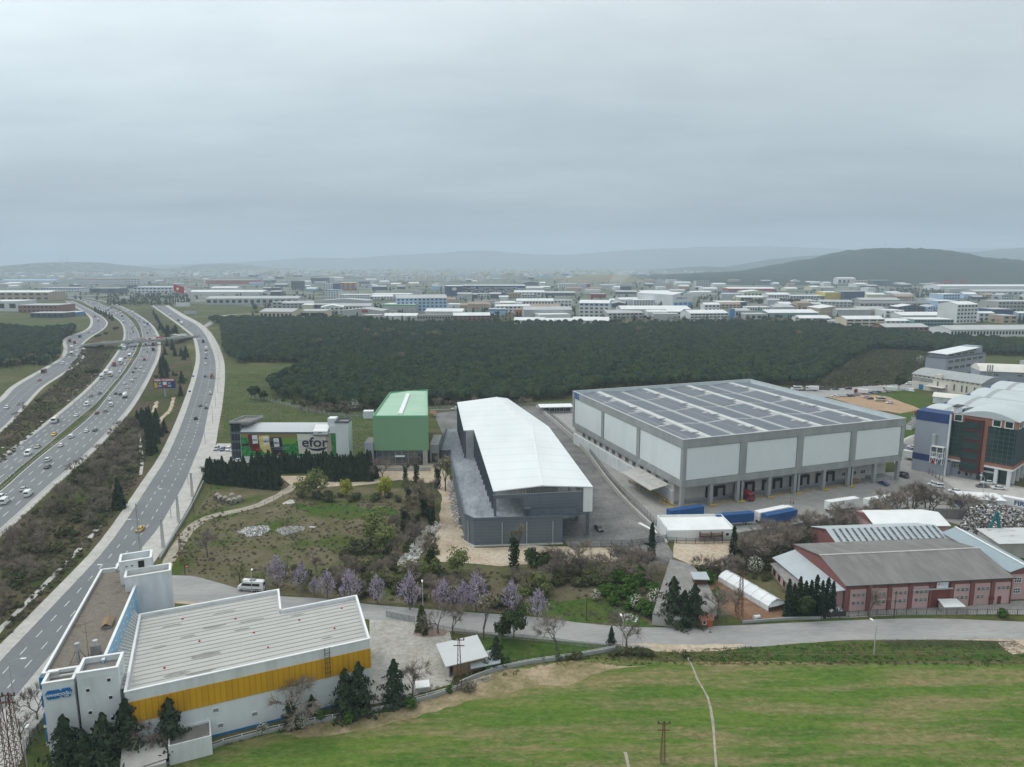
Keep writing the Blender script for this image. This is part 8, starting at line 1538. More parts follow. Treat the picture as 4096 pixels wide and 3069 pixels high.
for x, y, kd, cl, hd, lb, z in ((560, 720, 'sedan', 'white', 40, 'white car on the raised parking deck', 5.05), (640, 750, 'sedan', 'black', 40, 'black car on the raised parking deck', 5.05), (985, 905, 'sedan', 'white', 45, 'white car at the corner of the raised deck', 5.05), (960, 850, 'sedan', 'grey', 45, 'grey car behind deck shrubs', 5.05), (870, 1275, 'hatch', 'white', 70, 'white car parked in the yard by the bare trees', .1), (935, 1300, 'suv', 'white', 70, 'second white car parked in the yard', .1), (1190, 1375, 'sedan', 'white', 65, 'white car behind the bare tree in the yard', .1), (1680, 1250, 'sedan', 'white', 75, 'white coupe in front of the glass office', .1), (1590, 1300, 'sedan', 'grey', 75, 'dark car in front of the glass office', .1), (1830, 1330, 'sedan', 'white', 75, 'white car beside the glass office lorry', .1), (410, 1120, 'suv', 'black', 15, 'black car under the warehouse corner', .1), (415, 1150, 'sedan', 'black', 15, 'second black car under the warehouse corner', .1), (120, 1260, 'sedan', 'blue', 15, 'dark blue car by the loading platform', .1)): q = ze(x, y, z if z > 1 else 0); q.z = z; vehicle(kd, cl, q, rad(hd), lb)
tw = lambda x, y: Matrix.Translation(TW.location) @ Matrix.Rotation(rad(20), 4, 'Z') @ Vector((x, y, .1))
LR_ = vehicle('truck', 'red', tw(28.8, 2.2), rad(20 + 180), 'red lorry backed up to a loading dock')
z3 = lambda x, y: P(2496 + x / 2.454, 1900 + y / 2.454) + Vector((0, 0, .1))
vehicle('container_trailer', 'blue', z3(1120, 490), rad(-78), 'blue container trailer parked beside the white shed')
vehicle('semi', 'white', z3(1480, 440), rad(-64), 'white articulated lorry between two blue trailers')
vehicle('container_trailer', 'blue', z3(1560, 470), rad(-66), 'blue container trailer in front of the white lorry')
vehicle('container_trailer', 'blue', z3(640, 430), rad(-70), 'blue container just showing behind the white shed')
vehicle('trailer', 'white', P(3380, 2040) + Vector((0, 0, .1)), rad(-70), 'white trailer half hidden by bare trees'); vehicle('trailer', 'white', P(3530, 2030) + Vector((0, 0, .1)), rad(-68), 'white trailer behind the yellow green tree')
F1 = vehicle('semi', 'white', P(4075, 2040) + Vector((0, 0, .1)), rad(48), 'white lorry lettered FIRAT before the glass office'); text(F1, 'FIRAT', 2.3, (-1.3, -1.5, 2.5), (math.pi / 2, 0, -math.pi / 2), 'blue_deep', .03, .01)
F2 = vehicle('trailer', 'white', P(3660, 1845) + Vector((0, 0, .1)), rad(38), 'white FIRAT trailer behind the warehouse corner'); text(F2, 'FIRAT', 2.3, (-1.3, -3.0, 2.5), (math.pi / 2, 0, -math.pi / 2), 'blue_deep', .03, .01); text(F2, 'FIRAT', .8, (0, -8.25, 3.3), (math.pi / 2, 0, 0), 'blue_deep', .01, .01)
F1.rotation_euler.z = rad(48)
# ================================================================== bridge
BR = thing('road_bridge', 'concrete road bridge with an advertising banner across the motorway', 'bridge', (0, 0, 0))
bz = 5.6; path = [(300, 1392, .1), (345, 1380, 2.2), (420, 1372, bz), (500, 1367, bz), (560, 1362, bz), (640, 1357, bz), (700, 1352, bz), (745, 1347, 2.6), (785, 1345, .1)]
wl = wline([P(x, y, z) for x, y, z in path], 8.)
b = MB(); v = []; n = len(wl)
for i, q in enumerate(wl):
 d = (wl[min(i + 1, n - 1)] - wl[max(i - 1, 0)]); d.z = 0; d.normalize(); s = Vector((-d.y, d.x, 0)) * 5
 v += [q + s, q - s, q + s - Vector((0, 0, 1.3)), q - s - Vector((0, 0, 1.3))]
fs = []
for i in range(n - 1):
 o = 4 * i
 for a, c in ((0, 1), (1, 3), (3, 2), (2, 0)): fs.append((o + a, o + c, o + 4 + c, o + 4 + a))
b.add(v, fs); b.build('deck', 'asphalt_old', BR)
for sd, nm in ((1, 'parapet'), (0, 'parapet')):
 b = MB(); [b.bar(Vector(v[4 * i + sd]) + Vector((0, 0, .35)), Vector(v[4 * i + 4 + sd]) + Vector((0, 0, .35)), .4, 1.3) for i in range(n - 1)]; b.build(nm, 'concrete_light', BR)
for x, y in ((412, 1385), (520, 1375), (562, 1372), (640, 1368), (690, 1363)): q = P(x, y); b = MB(); b.box(q.x - 1.2, q.y - 3, 0, q.x + 1.2, q.y + 4, 4.4); b.build('pier', 'concrete', BR)
for (x0, x1, y) in ((330, 420, 1383), (690, 760, 1352)):
 a, c = P(x0, y), P(x1, y); b = MB(); b.prism([(a.x, a.y - 1), (c.x, c.y - 1), (c.x, c.y + 7), (a.x, a.y + 7)], 0, [.2, 4.1, 4.1, .2] if x0 < 500 else [4.1, .2, .2, 4.1]); b.build('abutment', 'concrete_light', BR)
a, c = P(553, 1359, 5.9), P(643, 1353, 5.9); BNq = (a + c) / 2; ang = math.atan2(c.y - a.y, c.x - a.x)
BN = thing('banner', 'long white and red advertising banner hung on the motorway bridge', 'banner', BNq + Vector((0, -6.2, -.2)), ang); wd = 31
MB().box(-wd / 2, -.12, -1.1, wd / 2, .05, 2.4).build('panel', 'white_trim', BN); MB().box(wd * .30, -.16, -1.1, wd / 2 + .02, -.125, 2.4).build('red_field', 'red', BN); text(BN, 'eteri', 2.2, (wd * .40, -.2, .7), (math.pi / 2, 0, 0), 'white_trim', .02, .01)
b = MB(); b.face([(3 + 1.4 * math.cos(i * .45), -.15, .7 + 1.3 * math.sin(i * .45)) for i in range(14)]); b.build('emblem', 'red', BN)
for z in (1.4, .2): MB().box(-wd * .46, -.15, z, -wd * .02, -.125, z + .55).build('text_line', 'red' if z > 1 else 'letter_blue', BN)
q = wl[int(n * .80)]; vehicle('boxtruck', 'white', q + Vector((0, 0, .02)), rad(-84), 'white truck crossing the motorway bridge')
FB = tag(MB().box(-75, -5, 4.6, 75, 5, 6.4).box(-60, -2, 0, -56, 2, 4.6).box(52, -2, 0, 56, 2, 4.6).box(-4, -2, 0, 0, 2, 4.6).build('far_bridge', 'concrete_light'), 'low bridge over the motorway far beyond the traffic', 'bridge'); FB.location = P(305, 1192)
# ================================================================== billboard
BL = thing('billboard', 'red and blue supermarket billboard on a single post in the grass', 'billboard', P(*z5(((1427, 292),))[0]), rad(4))
MB().tube((0, 0, 0), (0, 0, 5.6), .5, .42, 12).build('post', 'steel', BL); MB().tube((0, 0, 0), (0, 0, .3), .9, .8, 12).build('footing', 'concrete', BL)
bw, bh, bz = 13.6, 6.4, 5.2
BP = MB().box(-bw / 2, -.35, bz, bw / 2, .35, bz + bh).build('panel', 'blue_deep', BL); MB().box(-bw / 2, -.39, bz + bh * .72, bw / 2, -.36, bz + bh).build('red_header', 'red', BP)
text(BP, 'anpa gross', 2.1, (-1.4, -.45, bz + bh * .86), (math.pi / 2, 0, 0), 'white_trim', .03, .01); MB().box(2.9, -.42, bz + bh * .78, 6.2, -.395, bz + bh * .83).build('text_line', 'white_trim', BP); MB().box(2.9, -.42, bz + bh * .86, 6.2, -.395, bz + bh * .93).build('text_line', 'white_trim', BP)
MB().box(-6.2, -.38, bz + .5, -4.2, -.36, bz + 3.9).build('product', 'yellow_paint', BP); MB().box(-.8, -.38, bz + 2.3, 1.6, -.36, bz + 4.2).build('product', 'white_trim', BP); MB().box(-.5, -.40, bz + .7, 1.5, -.36, bz + 2.3).build('product', 'red', BP)
for x in (-2.6, 3.3): text(BP, '159', 1.3, (x, -.40, bz + 3.3), (math.pi / 2, 0, 0), 'white_trim', .03, .01); [MB().box(x - 1.2, -.385, bz + zz, x + 1.0, -.36, bz + zz + .22).build('text_line', 'white_trim', BP) for zz in (2.0, 1.5, 1.0)]
for x in (-4, 0, 4): MB().tube((x, -.3, bz + bh), (x, -1.2, bz + bh + .3), .05, n=4).build('lamp_arm', 'steel', BL)
for x0, x1, y0, y1, lb in ((705, 760, 1237, 1210, 'wide white hoarding board near the flag poles'), (480, 518, 1202, 1185, 'white hoarding board beside the upper motorway'), (738, 787, 1258, 1244, 'grey box hut beside the far street')):
 q = P(x0, y0); k = (q.y * cp_ + CAMH * sp_) / F; t_ = thing('hoarding', lb, 'hoarding', q); w_ = (x1 - x0) * k; h_ = HT(x0, y0, y1); MB().box(0, 0, h_ * .4 if 'box' not in lb else 0, w_, .6, h_).build('board', 'far_white' if 'white' in lb else 'far_grey', t_); [MB().box(x, .1, 0, x + .5, .5, h_ * .45).build('post', 'steel', t_) for x in (w_ * .15, w_ * .8)]
def flag(x, y, hh, col, lb, w_=8., emblem=False):
 t_ = thing('flag_pole', lb, 'flag', P(x, y)); MB().tube((0, 0, 0), (0, 0, hh), hh * .008, hh * .004, 8).build('pole', 'white_trim', t_)
 b = MB(); n_ = 8; hgt = w_ * .66; v_ = []
 for i in range(n_ + 1): u = i / n_; yy = .5 * math.sin(u * 6) * w_ * .08; dz_ = -u * w_ * .25; v_ += [(u * w_, yy, hh - .3 + dz_), (u * w_, yy, hh - .3 - hgt + dz_)]
 b.add(v_, [(2 * i, 2 * i + 1, 2 * i + 3, 2 * i + 2) for i in range(n_)]); f_ = b.build('flag', col, t_)
 if emblem: b = MB(); b.face([(w_ * .4 + w_ * .14 * math.cos(i * .6), -.35, hh - .3 - hgt * .5 - w_ * .1 + w_ * .14 * math.sin(i * .6)) for i in range(10)]); b.build('crescent', 'white_trim', f_)
flag(700, 1228, HT(700, 1228, 1137), 'red', 'large red flag on a tall pole beyond the service road', 20, True); flag(743, 1226, HT(743, 1226, 1147), 'fabric_white', 'white flag on a tall pole beyond the service road', 13)
flag(3649, 1712, 9, 'red', 'small red flag beside the grass plot', 2.2); flag(3641, 1718, 7, 'fabric_white', 'small white flag beside the grass plot', 1.6)
# ================================================================== lamps, poles, pylons
def lamp_proto(h_, double, arm=2.2):
 p_ = [('pole', MB().tube((0, 0, 0), (0, 0, h_), .13, .07, 6).mesh('pole', 'galv'))]; b = MB(); hd = MB()
 for s in ((-1, 1) if double else (1,)): b.tube((0, 0, h_ - .1), (s * arm * .5, 0, h_ + .45), .06, .05, 5).tube((s * arm * .5, 0, h_ + .45), (s * arm, 0, h_ + .5), .05, .05, 5); hd.box(s * arm - .1 if s > 0 else s * arm - .9, -.18, h_ + .42, s * arm + .9 if s > 0 else s * arm + .1, .18, h_ + .6)
 return p_ + [('arm', b.mesh('arm', 'galv')), ('lamp_head', hd.mesh('lamp_head', 'lamp_white'))]
LP1, LP2, LP3 = lamp_proto(10, False), lamp_proto(12, True, 2.6), lamp_proto(7, False, 1.2)
def lampost(pr, q, rz, lb, gp=None, name='street_lamp', s=1.):
 t_ = thing(name, lb, 'street lamp', q, rz, gp, s); [obj(n_, me, t_) for n_, me in pr]
for x, y in z5(((130, 990), (447, 732), (665, 522), (825, 372), (940, 258), (1030, 160))) + [(518, 1465), (548, 1405), (563, 1355), (555, 1305), (520, 1265)]: lampost(LP2, P(x, y), heading('R', P(x, y)), 'double armed lamp post in the motorway median', 'lamp posts in the motorway median')
for x, y in z5(((1225, 1640), (1477, 1345), (1625, 1060), (1772, 705), (1838, 530), (1862, 385), (1880, 265), (1890, 175), (1900, 90))) + [(875, 1440), (866, 1405), (850, 1368), (832, 1340), (812, 1318), (790, 1298)]: lampost(LP1, P(x, y), heading('S', P(x, y)) + math.pi, 'single lamp post along the service road pavement', 'lamp posts on the service road')
for x, y in ((150, 1500), (207, 1470), (250, 1440), (262, 1345)): lampost(LP1, P(x, y), heading('A', P(x, y)) + math.pi, 'lamp post beside the left service road', 'lamp posts on the left service road')
for x, y in z5(((640, 390), (800, 240))): lampost(LP1, P(x, y), heading('L', P(x, y)), 'lamp post on the outer edge of the motorway', 'lamp posts at the motorway edge')
lampost(LP1, P(370, 2420), heading('S', P(370, 2420)), 'lamp post behind the gravel roofed office'); lampost(LP1, P(60, 2840), heading('S', P(60, 2840)), 'lamp post at the service road by the pylons')
for x, y, lb in ((1010, 2400, 'small street lamp beside the white minibus'), (1692, 2450, 'small street lamp behind the thuja'), (2490, 2600, 'small street lamp at the road bend by the lawn'), (3495, 2620, 'street lamp in the grass strip above the field'), (110, 3090, 'street lamp beside the twin pylons'), (3735, 2010, 'yard lamp behind the bare trees'), (3700, 1855, 'lamp on the lane by the lorry trailer'), (3930, 1985, 'lamp post before the glass office')): lampost(LP3, P(x, y), rad(100), lb)
TP = tag(MB().tube((0, 0, 0), (0, 0, 15.5), .28, .16, 10).build('tall_mast', 'steel'), 'tall plain grey mast beside the service road', 'mast'); TP.location = P(561, 2215)
def lattice(h_, w0, w1, m, n_=10, t=.11):
 b = MB(); c_ = [(-1, -1), (1, -1), (1, 1), (-1, 1)]; W_ = lambda z: (w0 + (w1 - w0) * z / h_) / 2
 for i in range(n_):
  z0, z1 = h_ * i / n_, h_ * (i + 1) / n_
  for k in range(4):
   a, c = c_[k], c_[(k + 1) % 4]; p0, p1 = Vector((a[0] * W_(z0), a[1] * W_(z0), z0)), Vector((a[0] * W_(z1), a[1] * W_(z1), z1)); q1 = Vector((c[0] * W_(z1), c[1] * W_(z1), z1)); b.bar(p0, p1, t, t); b.bar(p0, q1, t * .6, t * .6); b.bar(p1, q1, t * .6, t * .6)
 return b
for x, y, h_, w0, m, lb, nm in ((653, 2190, 9, .7, 'galv', 'slim lattice pole on the pavement edge', 'lattice_pole'), (715, 2090, 9, .7, 'galv', 'slim lattice pole on the pavement edge', 'lattice_pole'), (770, 1988, 9, .7, 'galv', 'slim lattice pole on the pavement edge', 'lattice_pole')):
 t_ = thing(nm, lb, 'pole', P(x, y), 0, 'lattice poles on the pavement'); lattice(h_, w0, .4, m).build('lattice', m, t_); MB().box(-.9, -.05, h_ - .2, .9, .05, h_).build('crossarm', m, t_)
for x, y, h_, w0, lb in ((30, 3110, 15, 1.6, 'rusty lattice pylon beside the office, the outer one'), (75, 3105, 15, 1.6, 'rusty lattice pylon beside the office, nearest its wall'), (1838, 2760, 11, 1.0, 'dark lattice pylon beside the tin shed'), (2958, 2470, 12, 1.3, 'dark lattice pylon on the soil plot'), (2650, 3050, 7.5, .8, 'lattice pole standing in the crop field'), (725, 2260, 9, .8, 'lattice pole beside the dirt track')):
 t_ = thing('lattice_pylon', lb, 'pylon', P(x, y)); lattice(h_, w0, w0 * .35, 'rust', 10, w0 * .065).build('lattice', 'rust', t_); [MB().box(-1.1, -.06, h_ - zz, 1.1, .06, h_ - zz + .15).build('crossarm', 'rust', t_) for zz in (.2, 1.4)]; b = MB(); [b.tube((x_, 0, h_ - .05), (x_, 0, h_ + .4), .12, n=6) for x_ in (-1, 0, 1)]; b.build('insulator', 'dark_steel', t_)
for x, y, h_, lb in ((2345, 2482, 6, 'thin dark pole on the grass plot'), (1065, 2415, 7, 'thin dark pole by the road bend'), (3575, 2472, 7, 'wooden pole before the pink factory'), (844, 1975, 5.5, 'dark post near the concrete pipes'), (775, 2050, 5, 'dark post at the dirt track'), (740, 2300, 5, 'leaning wooden pole by the no entry sign')): tag(MB().tube((0, 0, 0), (.05, 0, h_), .11, .07, 6).box(-.4, -.04, h_ - .5, .4, .04, h_ - .4).build('utility_pole', 'bark_dark'), lb, 'pole').location = P(x, y)
NS = thing('no_entry_sign', 'round red no entry sign at the dirt track mouth', 'sign', P(750, 2300)); MB().tube((0, 0, 0), (0, 0, 2.6), .05).build('post', 'galv', NS); MB().tube((0, -.06, 2.5), (0, -.02, 2.5), .42, n=14).build('disc', 'red', NS); MB().box(-.28, -.09, 2.42, .28, -.065, 2.58).build('bar', 'white_trim', NS)
for x, y in z5(((1670, 150), (1640, 285))): s_ = thing('blue_road_sign', 'small blue road sign on the service road verge', 'sign', P(x, y), 0, 'blue signs on the verge'); MB().tube((0, 0, 0), (0, 0, 2.6), .05).build('post', 'galv', s_); MB().box(-.8, -.05, 2.2, .8, -.01, 3.2).build('plate', 'sign_blue', s_)
# ================================================================== fences and rails
def wpx(L_): return z5(L_)
fence('guardrail', 'long steel guardrail on the right edge of the motorway', shift(RR, 36)[1:14], .8, 'steel', 4., (.8,), None, .09, 'guardrail'); fence('guardrail', 'median guardrail beside the far carriageway', shift(LR, 8)[1:14], .8, 'steel', 4., (.8,), None, .09, 'guardrail'); fence('guardrail', 'median guardrail beside the near carriageway', shift(RL, -8)[1:14], .8, 'steel', 4., (.8,), None, .09, 'guardrail')
fence('railing', 'black iron railing before the pink factory', [(3285, 2480), (3500, 2462), (3800, 2460), (4150, 2462)], 1.6, 'dark_steel', 2.4, (.1, .95), None, .06, 'railing', 0, 6); fence('railing', 'grey railing along the country road above the lawn', [(1690, 2508), (1900, 2545), (2150, 2565), (2300, 2585), (2480, 2600)], 1.4, 'steel', 2.6, (.1, .9), 'wire', .05, 'railing'); fence('railing', 'white panel fence on the lawn wall', [(1960, 2690), (2120, 2655), (2300, 2630), (2460, 2600)], 1.1, 'white_trim', 3., (.15, .95), 'wire', .06, 'railing')
fence('railing', 'white panel fence below the yellow banded warehouse', [(740, 3035), (900, 2975), (1180, 2905), (1400, 2868)], 1.1, 'white_trim', 3., (.15, .95), 'wire', .06, 'railing'); fence('railing', 'panel fence on the wall by the tin shed', [(1640, 2812), (1760, 2780), (1960, 2720)], 1.1, 'white_trim', 3., (.15, .95), 'wire', .06, 'railing')
fence('wire_fence', 'wire fence along the foot of the pine wood', [(1000, 1590), (1100, 1612), (1300, 1660), (1500, 1672)], 2, 'concrete_light', 3.5, (.5, .95), 'wire', .07); fence('wire_fence', 'post and wire fence along the field margin', [(2780, 2632), (3100, 2630), (3500, 2632), (4100, 2622)], 1.5, 'wood', 4., (.5, .9), None, .06); fence('wire_fence', 'post fence along the dirt track', [(1130, 1985), (1000, 2045), (830, 2090), (760, 2140), (720, 2200)], 1.2, 'dark_steel', 5., (.9,), None, .05); fence('wire_fence', 'fence of pale posts behind the halls at the wood', [(1700, 1638), (1900, 1630), (2150, 1622), (2290, 1618)], 1.8, 'concrete_light', 3.5, (.5, .95), 'wire', .08)
fence('yard_gate', 'wide sliding gate of the paved yard', [(1545, 2468), (1660, 2492)], 1.7, 'steel', 1.5, (.1, .5, .95), 'wire_dense', .06, 'gate'); fence('railing', 'fence beside the service road below the office', [(90, 3020), (180, 2900), (200, 2860)], 2, 'dark_steel', 2.5, (.1, .95), 'wire', .06, 'railing'); fence('wire_fence', 'rusty gate fence between yard and forecourt', [(3690, 1880), (3770, 1930)], 2.2, 'rust', 2.6, (.1, .5, .95), None, .07)
def lowwall(lb, px, h_, m='concrete', t=.35):
 ln = wline([P(*q) for q in px], 6.); w_ = thing('boundary_wall', lb, 'wall', ln[0])
 for a, c in zip(ln[:-1], ln[1:]): MB().bar(a - ln[0] + Vector((0, 0, h_ / 2)), c - ln[0] + Vector((0, 0, h_ / 2)), t, h_).build('wall_section', m, w_)
lowwall('low stone wall below the lawn at the field', [(1840, 2740), (1960, 2692), (2120, 2657), (2300, 2632), (2460, 2602)], .9); lowwall('low wall at the field side of the paved yard', [(1480, 2850), (1640, 2815), (1760, 2783), (1840, 2755)], .8); lowwall('low wall below the yellow banded warehouse', [(640, 3070), (740, 3038), (900, 2978), (1180, 2908), (1460, 2860)], .7); lowwall('long pale pavement wall beside the dirt track', [(640, 2240), (700, 2140), (760, 2040), (815, 1930)], .9); lowwall('low wall before the greenhouse plot', [(2970, 2495), (3160, 2480), (3290, 2478)], .7); lowwall('grey wall between trailers and thicket', [(2930, 2160), (3150, 2125), (3400, 2085), (3600, 2060)], 2.2, 'concrete'); lowwall('row of concrete blocks behind the hall', [(1720, 1645), (1830, 1640)], .8, t=.9)
# ================================================================== small things
mat('pipe_concrete', (.30, .28, .24), .95, (.22, .20, .17), 1.)
PG = 'concrete pipes beside the dirt track'
for i, (x, y, a) in enumerate(((870, 2000, 20), (887, 2008, 35), (903, 2012, 25), (917, 2022, 15), (937, 2018, 15), (962, 2010, 30), (930, 2000, 25))):
 q = P(x, y); n_ = 14; b = MB(); v_ = []
 for yy, r_ in ((0, 1.0), (2.6, 1.0), (2.6, .8), (0, .8)):
  for j in range(n_): t = 2 * math.pi * j / n_; v_.append((r_ * math.cos(t), yy, 1 + r_ * math.sin(t)))
 fs = [(k * n_ + j, k * n_ + (j + 1) % n_, ((k + 1) % 4) * n_ + (j + 1) % n_, ((k + 1) % 4) * n_ + j) for k in range(4) for j in range(n_)]; b.add(v_, fs); o = tag(b.build('concrete_pipe', 'pipe_concrete'), 'large concrete drain pipe lying beside the dirt track', 'pipe', PG); o.location = q; o.rotation_euler.z = rad(a)
def heap(name, label, cat, px, n_, smin, smax, hgt, mats, seed, flat=.5):
 rr_ = random.Random(seed); poly = [P(*q) for q in px]; cx = sum(q.x for q in poly) / len(poly); cyy = sum(q.y for q in poly) / len(poly); mr = max((Vector((q.x - cx, q.y - cyy, 0))).length for q in poly); b = MB(); k = 0
 while k < n_:
  x, y = rr_.uniform(min(q.x for q in poly), max(q.x for q in poly)), rr_.uniform(min(q.y for q in poly), max(q.y for q in poly))
  if not inside(poly, x, y): continue
  k += 1; d = Vector((x - cx, y - cyy, 0)).length / mr; z = hgt * max(0, 1 - d * d) * rr_.uniform(.2, 1); s = rr_.uniform(smin, smax); M_ = Matrix.Translation((x - cx, y - cyy, z)) @ Matrix.Rotation(rr_.uniform(0, 6), 4, rv(rr_)); s2 = s * rr_.uniform(.4, 1); s3 = s * flat * rr_.uniform(.3, 1)
  v_ = [M_ @ Vector((i * s, j * s2, l_ * s3)) for i in (-1, 1) for j in (-1, 1) for l_ in (-1, 1)]; b.add(v_, [(0, 1, 3, 2), (4, 6, 7, 5), (0, 4, 5, 1), (2, 3, 7, 6), (0, 2, 6, 4), (1, 5, 7, 3)], rr_.randrange(len(mats)))
 o = b.build(name, mats); o.location = (cx, cyy, .05); o['kind'] = 'stuff'; return tag(o, label, cat)
mat('scrap_white', (.75, .76, .77), .5, (.6, .6, .6), 1.); mat('scrap_dark', (.07, .065, .06), .7); mat('scrap_tan', (.30, .25, .19), .8)
heap('rubble_pile', 'grey broken concrete rubble on the waste land', 'rubble', [(950, 2130), (985, 2115), (1070, 2105), (1080, 2125), (1045, 2145), (990, 2150)], 520, .12, .38, .7, ['rubble', 'concrete_light', 'scrap_white'], 1); heap('rubble_pile', 'second strip of broken rubble on the waste land', 'rubble', [(1100, 2125), (1130, 2115), (1220, 2108), (1215, 2125), (1140, 2145)], 420, .12, .36, .6, ['rubble', 'concrete_light'], 2)
heap('rubble_slope', 'demolition rubble along the dirt lane beside the thicket', 'rubble', [(1590, 2260), (1640, 2190), (1700, 2120), (1740, 2080), (1760, 2110), (1700, 2200), (1640, 2290)], 1100, .12, .45, .8, ['rubble', 'dirt', 'concrete_light', 'scrap_white'], 3); heap('rubble_strip', 'white debris scattered at the deck wall', 'debris', [(1790, 1930), (1815, 1925), (1840, 2100), (1815, 2110), (1800, 2010)], 420, .1, .4, .3, ['scrap_white', 'rubble', 'concrete_light'], 4)
heap('scrap_heap', 'big heap of shiny white and dark scrap metal', 'scrap heap', [(3830, 2130), (3880, 2085), (3960, 2055), (4040, 2075), (4130, 2110), (4180, 2150), (4060, 2165), (3900, 2160)], 8000, .1, .42, 7.0, ['scrap_white', 'scrap_dark', 'scrap_dark', 'scrap_tan', 'scrap'], 5, .35); heap('litter', 'white litter dumped by the roadside grass', 'litter', [(2480, 2465), (2520, 2455), (2560, 2470), (2540, 2490), (2490, 2485)], 90, .08, .22, .2, ['scrap_white', 'fabric_white'], 6)
b = MB(); rr = random.Random(8)
for i in range(1500):
 x = rr.uniform(-15, 15); y = rr.gauss(0, 1.2); z = max(.05, .9 - abs(y) * .4) * rr.random(); d = rv(rr); d.z *= .4; q = Vector((x, y, z)); a = d.orthogonal().normalized() * .03; b.add([q - a, q + a, q + d * rr.uniform(.6, 1.6)], [(0, 1, 2)])
o = b.build('brushwood', 'bark_dark'); o['kind'] = 'stuff'; tag(o, 'long pile of cut brushwood beside the country road', 'brushwood'); o.location = P(3810, 2582)
EM = patch('earth_mound', [(3990, 2570), (4150, 2560), (4200, 2610), (4050, 2620), (4010, 2595)], 'dirt', .12, .8, 2)
EX = thing('excavator', 'teal material handler with raised boom at the scrap heap', 'excavator', P(4000, 2185), rad(15)); MB().box(-1.6, -2, 0, -1.0, 2, .9).box(1.0, -2, 0, 1.6, 2, .9).build('tracks', 'rubber', EX); MB().box(-1.4, -1.8, 1, 1.4, 1.8, 2.6).build('body', 'teal', EX); CBN = MB().box(-1.4, -1.2, 2.6, -.1, .8, 4.8).build('cab', 'teal', EX); MB().box(-1.43, -1.0, 3.1, -.08, .6, 4.4).build('cab_window', 'car_glass', CBN)
MB().bar((.4, .5, 2.6), (-1.2, 1.2, 10.5), .6, .7).build('boom', 'teal', EX); MB().bar((-1.2, 1.2, 10.5), (-3.2, 1.8, 4.5), .5, .55).build('dipper_arm', 'teal', EX); MB().tube((-3.2, 1.8, 4.6), (-3.2, 1.8, 3.4), .7, .25, 8).build('grab', 'dark_steel', EX)
PL = thing('pallet_stack', 'stack of old wooden pallets under the warehouse overhang', 'pallets', tw(79.5, 3.0), rad(20)); [MB().box(x, y, z, x + 1.2, y + 1.0, z + .14).build('pallet', 'wood', PL) for x in (-3, -1.7, -.4, .9, 2.2) for y in (-1.2, 0) for z in [k * .17 for k in range(9)]]
for i, (x, y) in enumerate(((2570, 2168), (2580, 2176), (2592, 2180))): b = MB(); [b.tube((.55 * math.cos(t), .55 * math.sin(t), .2), (.55 * math.cos(t + .52), .55 * math.sin(t + .52), .2), .2, n=6) for t in [k * .5236 for k in range(12)]]; o = tag(b.build('old_tyre', 'rubber'), 'old black tyre lying on the broken asphalt', 'tyre', 'old tyres on the asphalt'); o.location = P(x, y) + Vector((0, 0, .1))
tag(MB().box(-.5, -5, 0, .5, 5, .25).build('white_beam', 'white_trim'), 'long white steel beam lying beside the yard fence', 'beam').location = P(2595, 2115) + Vector((0, 0, .1)); C.objects['white_beam'].rotation_euler.z = rad(28)
tag(MB().prism([(0, 0), (2.2, -.5), (2.6, .6), (.6, 1.0)], 0, .25).build('concrete_slab', 'concrete_path'), 'tilted pale concrete slab on the waste land', 'slab').location = P(1232, 2112)
BC = thing('bus_shelter', 'small dark shelter at the conifer hedge corner', 'shelter', P(812, 1890)); MB().box(-1, -.6, 0, 1, .6, .1).box(-1, .5, .1, 1, .6, 2.2).build('back', 'dark_grey', BC); MB().box(-1.2, -.9, 2.2, 1.2, .8, 2.35).build('roof', 'felt', BC)
TK = thing('tank_bins', 'dark bins piled with silver scrap beside the pink side bay', 'bin', P(3335, 2462), rad(5)); MB().box(-2.4, -.8, .1, -.1, .8, 1.4).build('bin', 'dark_steel', TK); MB().box(.1, -.8, .1, 2.6, .8, 1.4).build('bin', 'dark_steel', TK); b = MB(); [clump(b, Vector((x, 0, 1.5)), .9, .5, 60, .18, random.Random(int(x * 9) + 5)) for x in (-1.2, 1.3)]; b.build('scrap_load', 'scrap_white', TK)
tag(MB().tube((0, 0, 0), (1.6, .6, 0), .55, .4, 10).build('white_barrel', 'fabric_white'), 'white plastic barrel lying by the greenhouse plot', 'barrel').location = P(3015, 2478) + Vector((0, 0, .5))
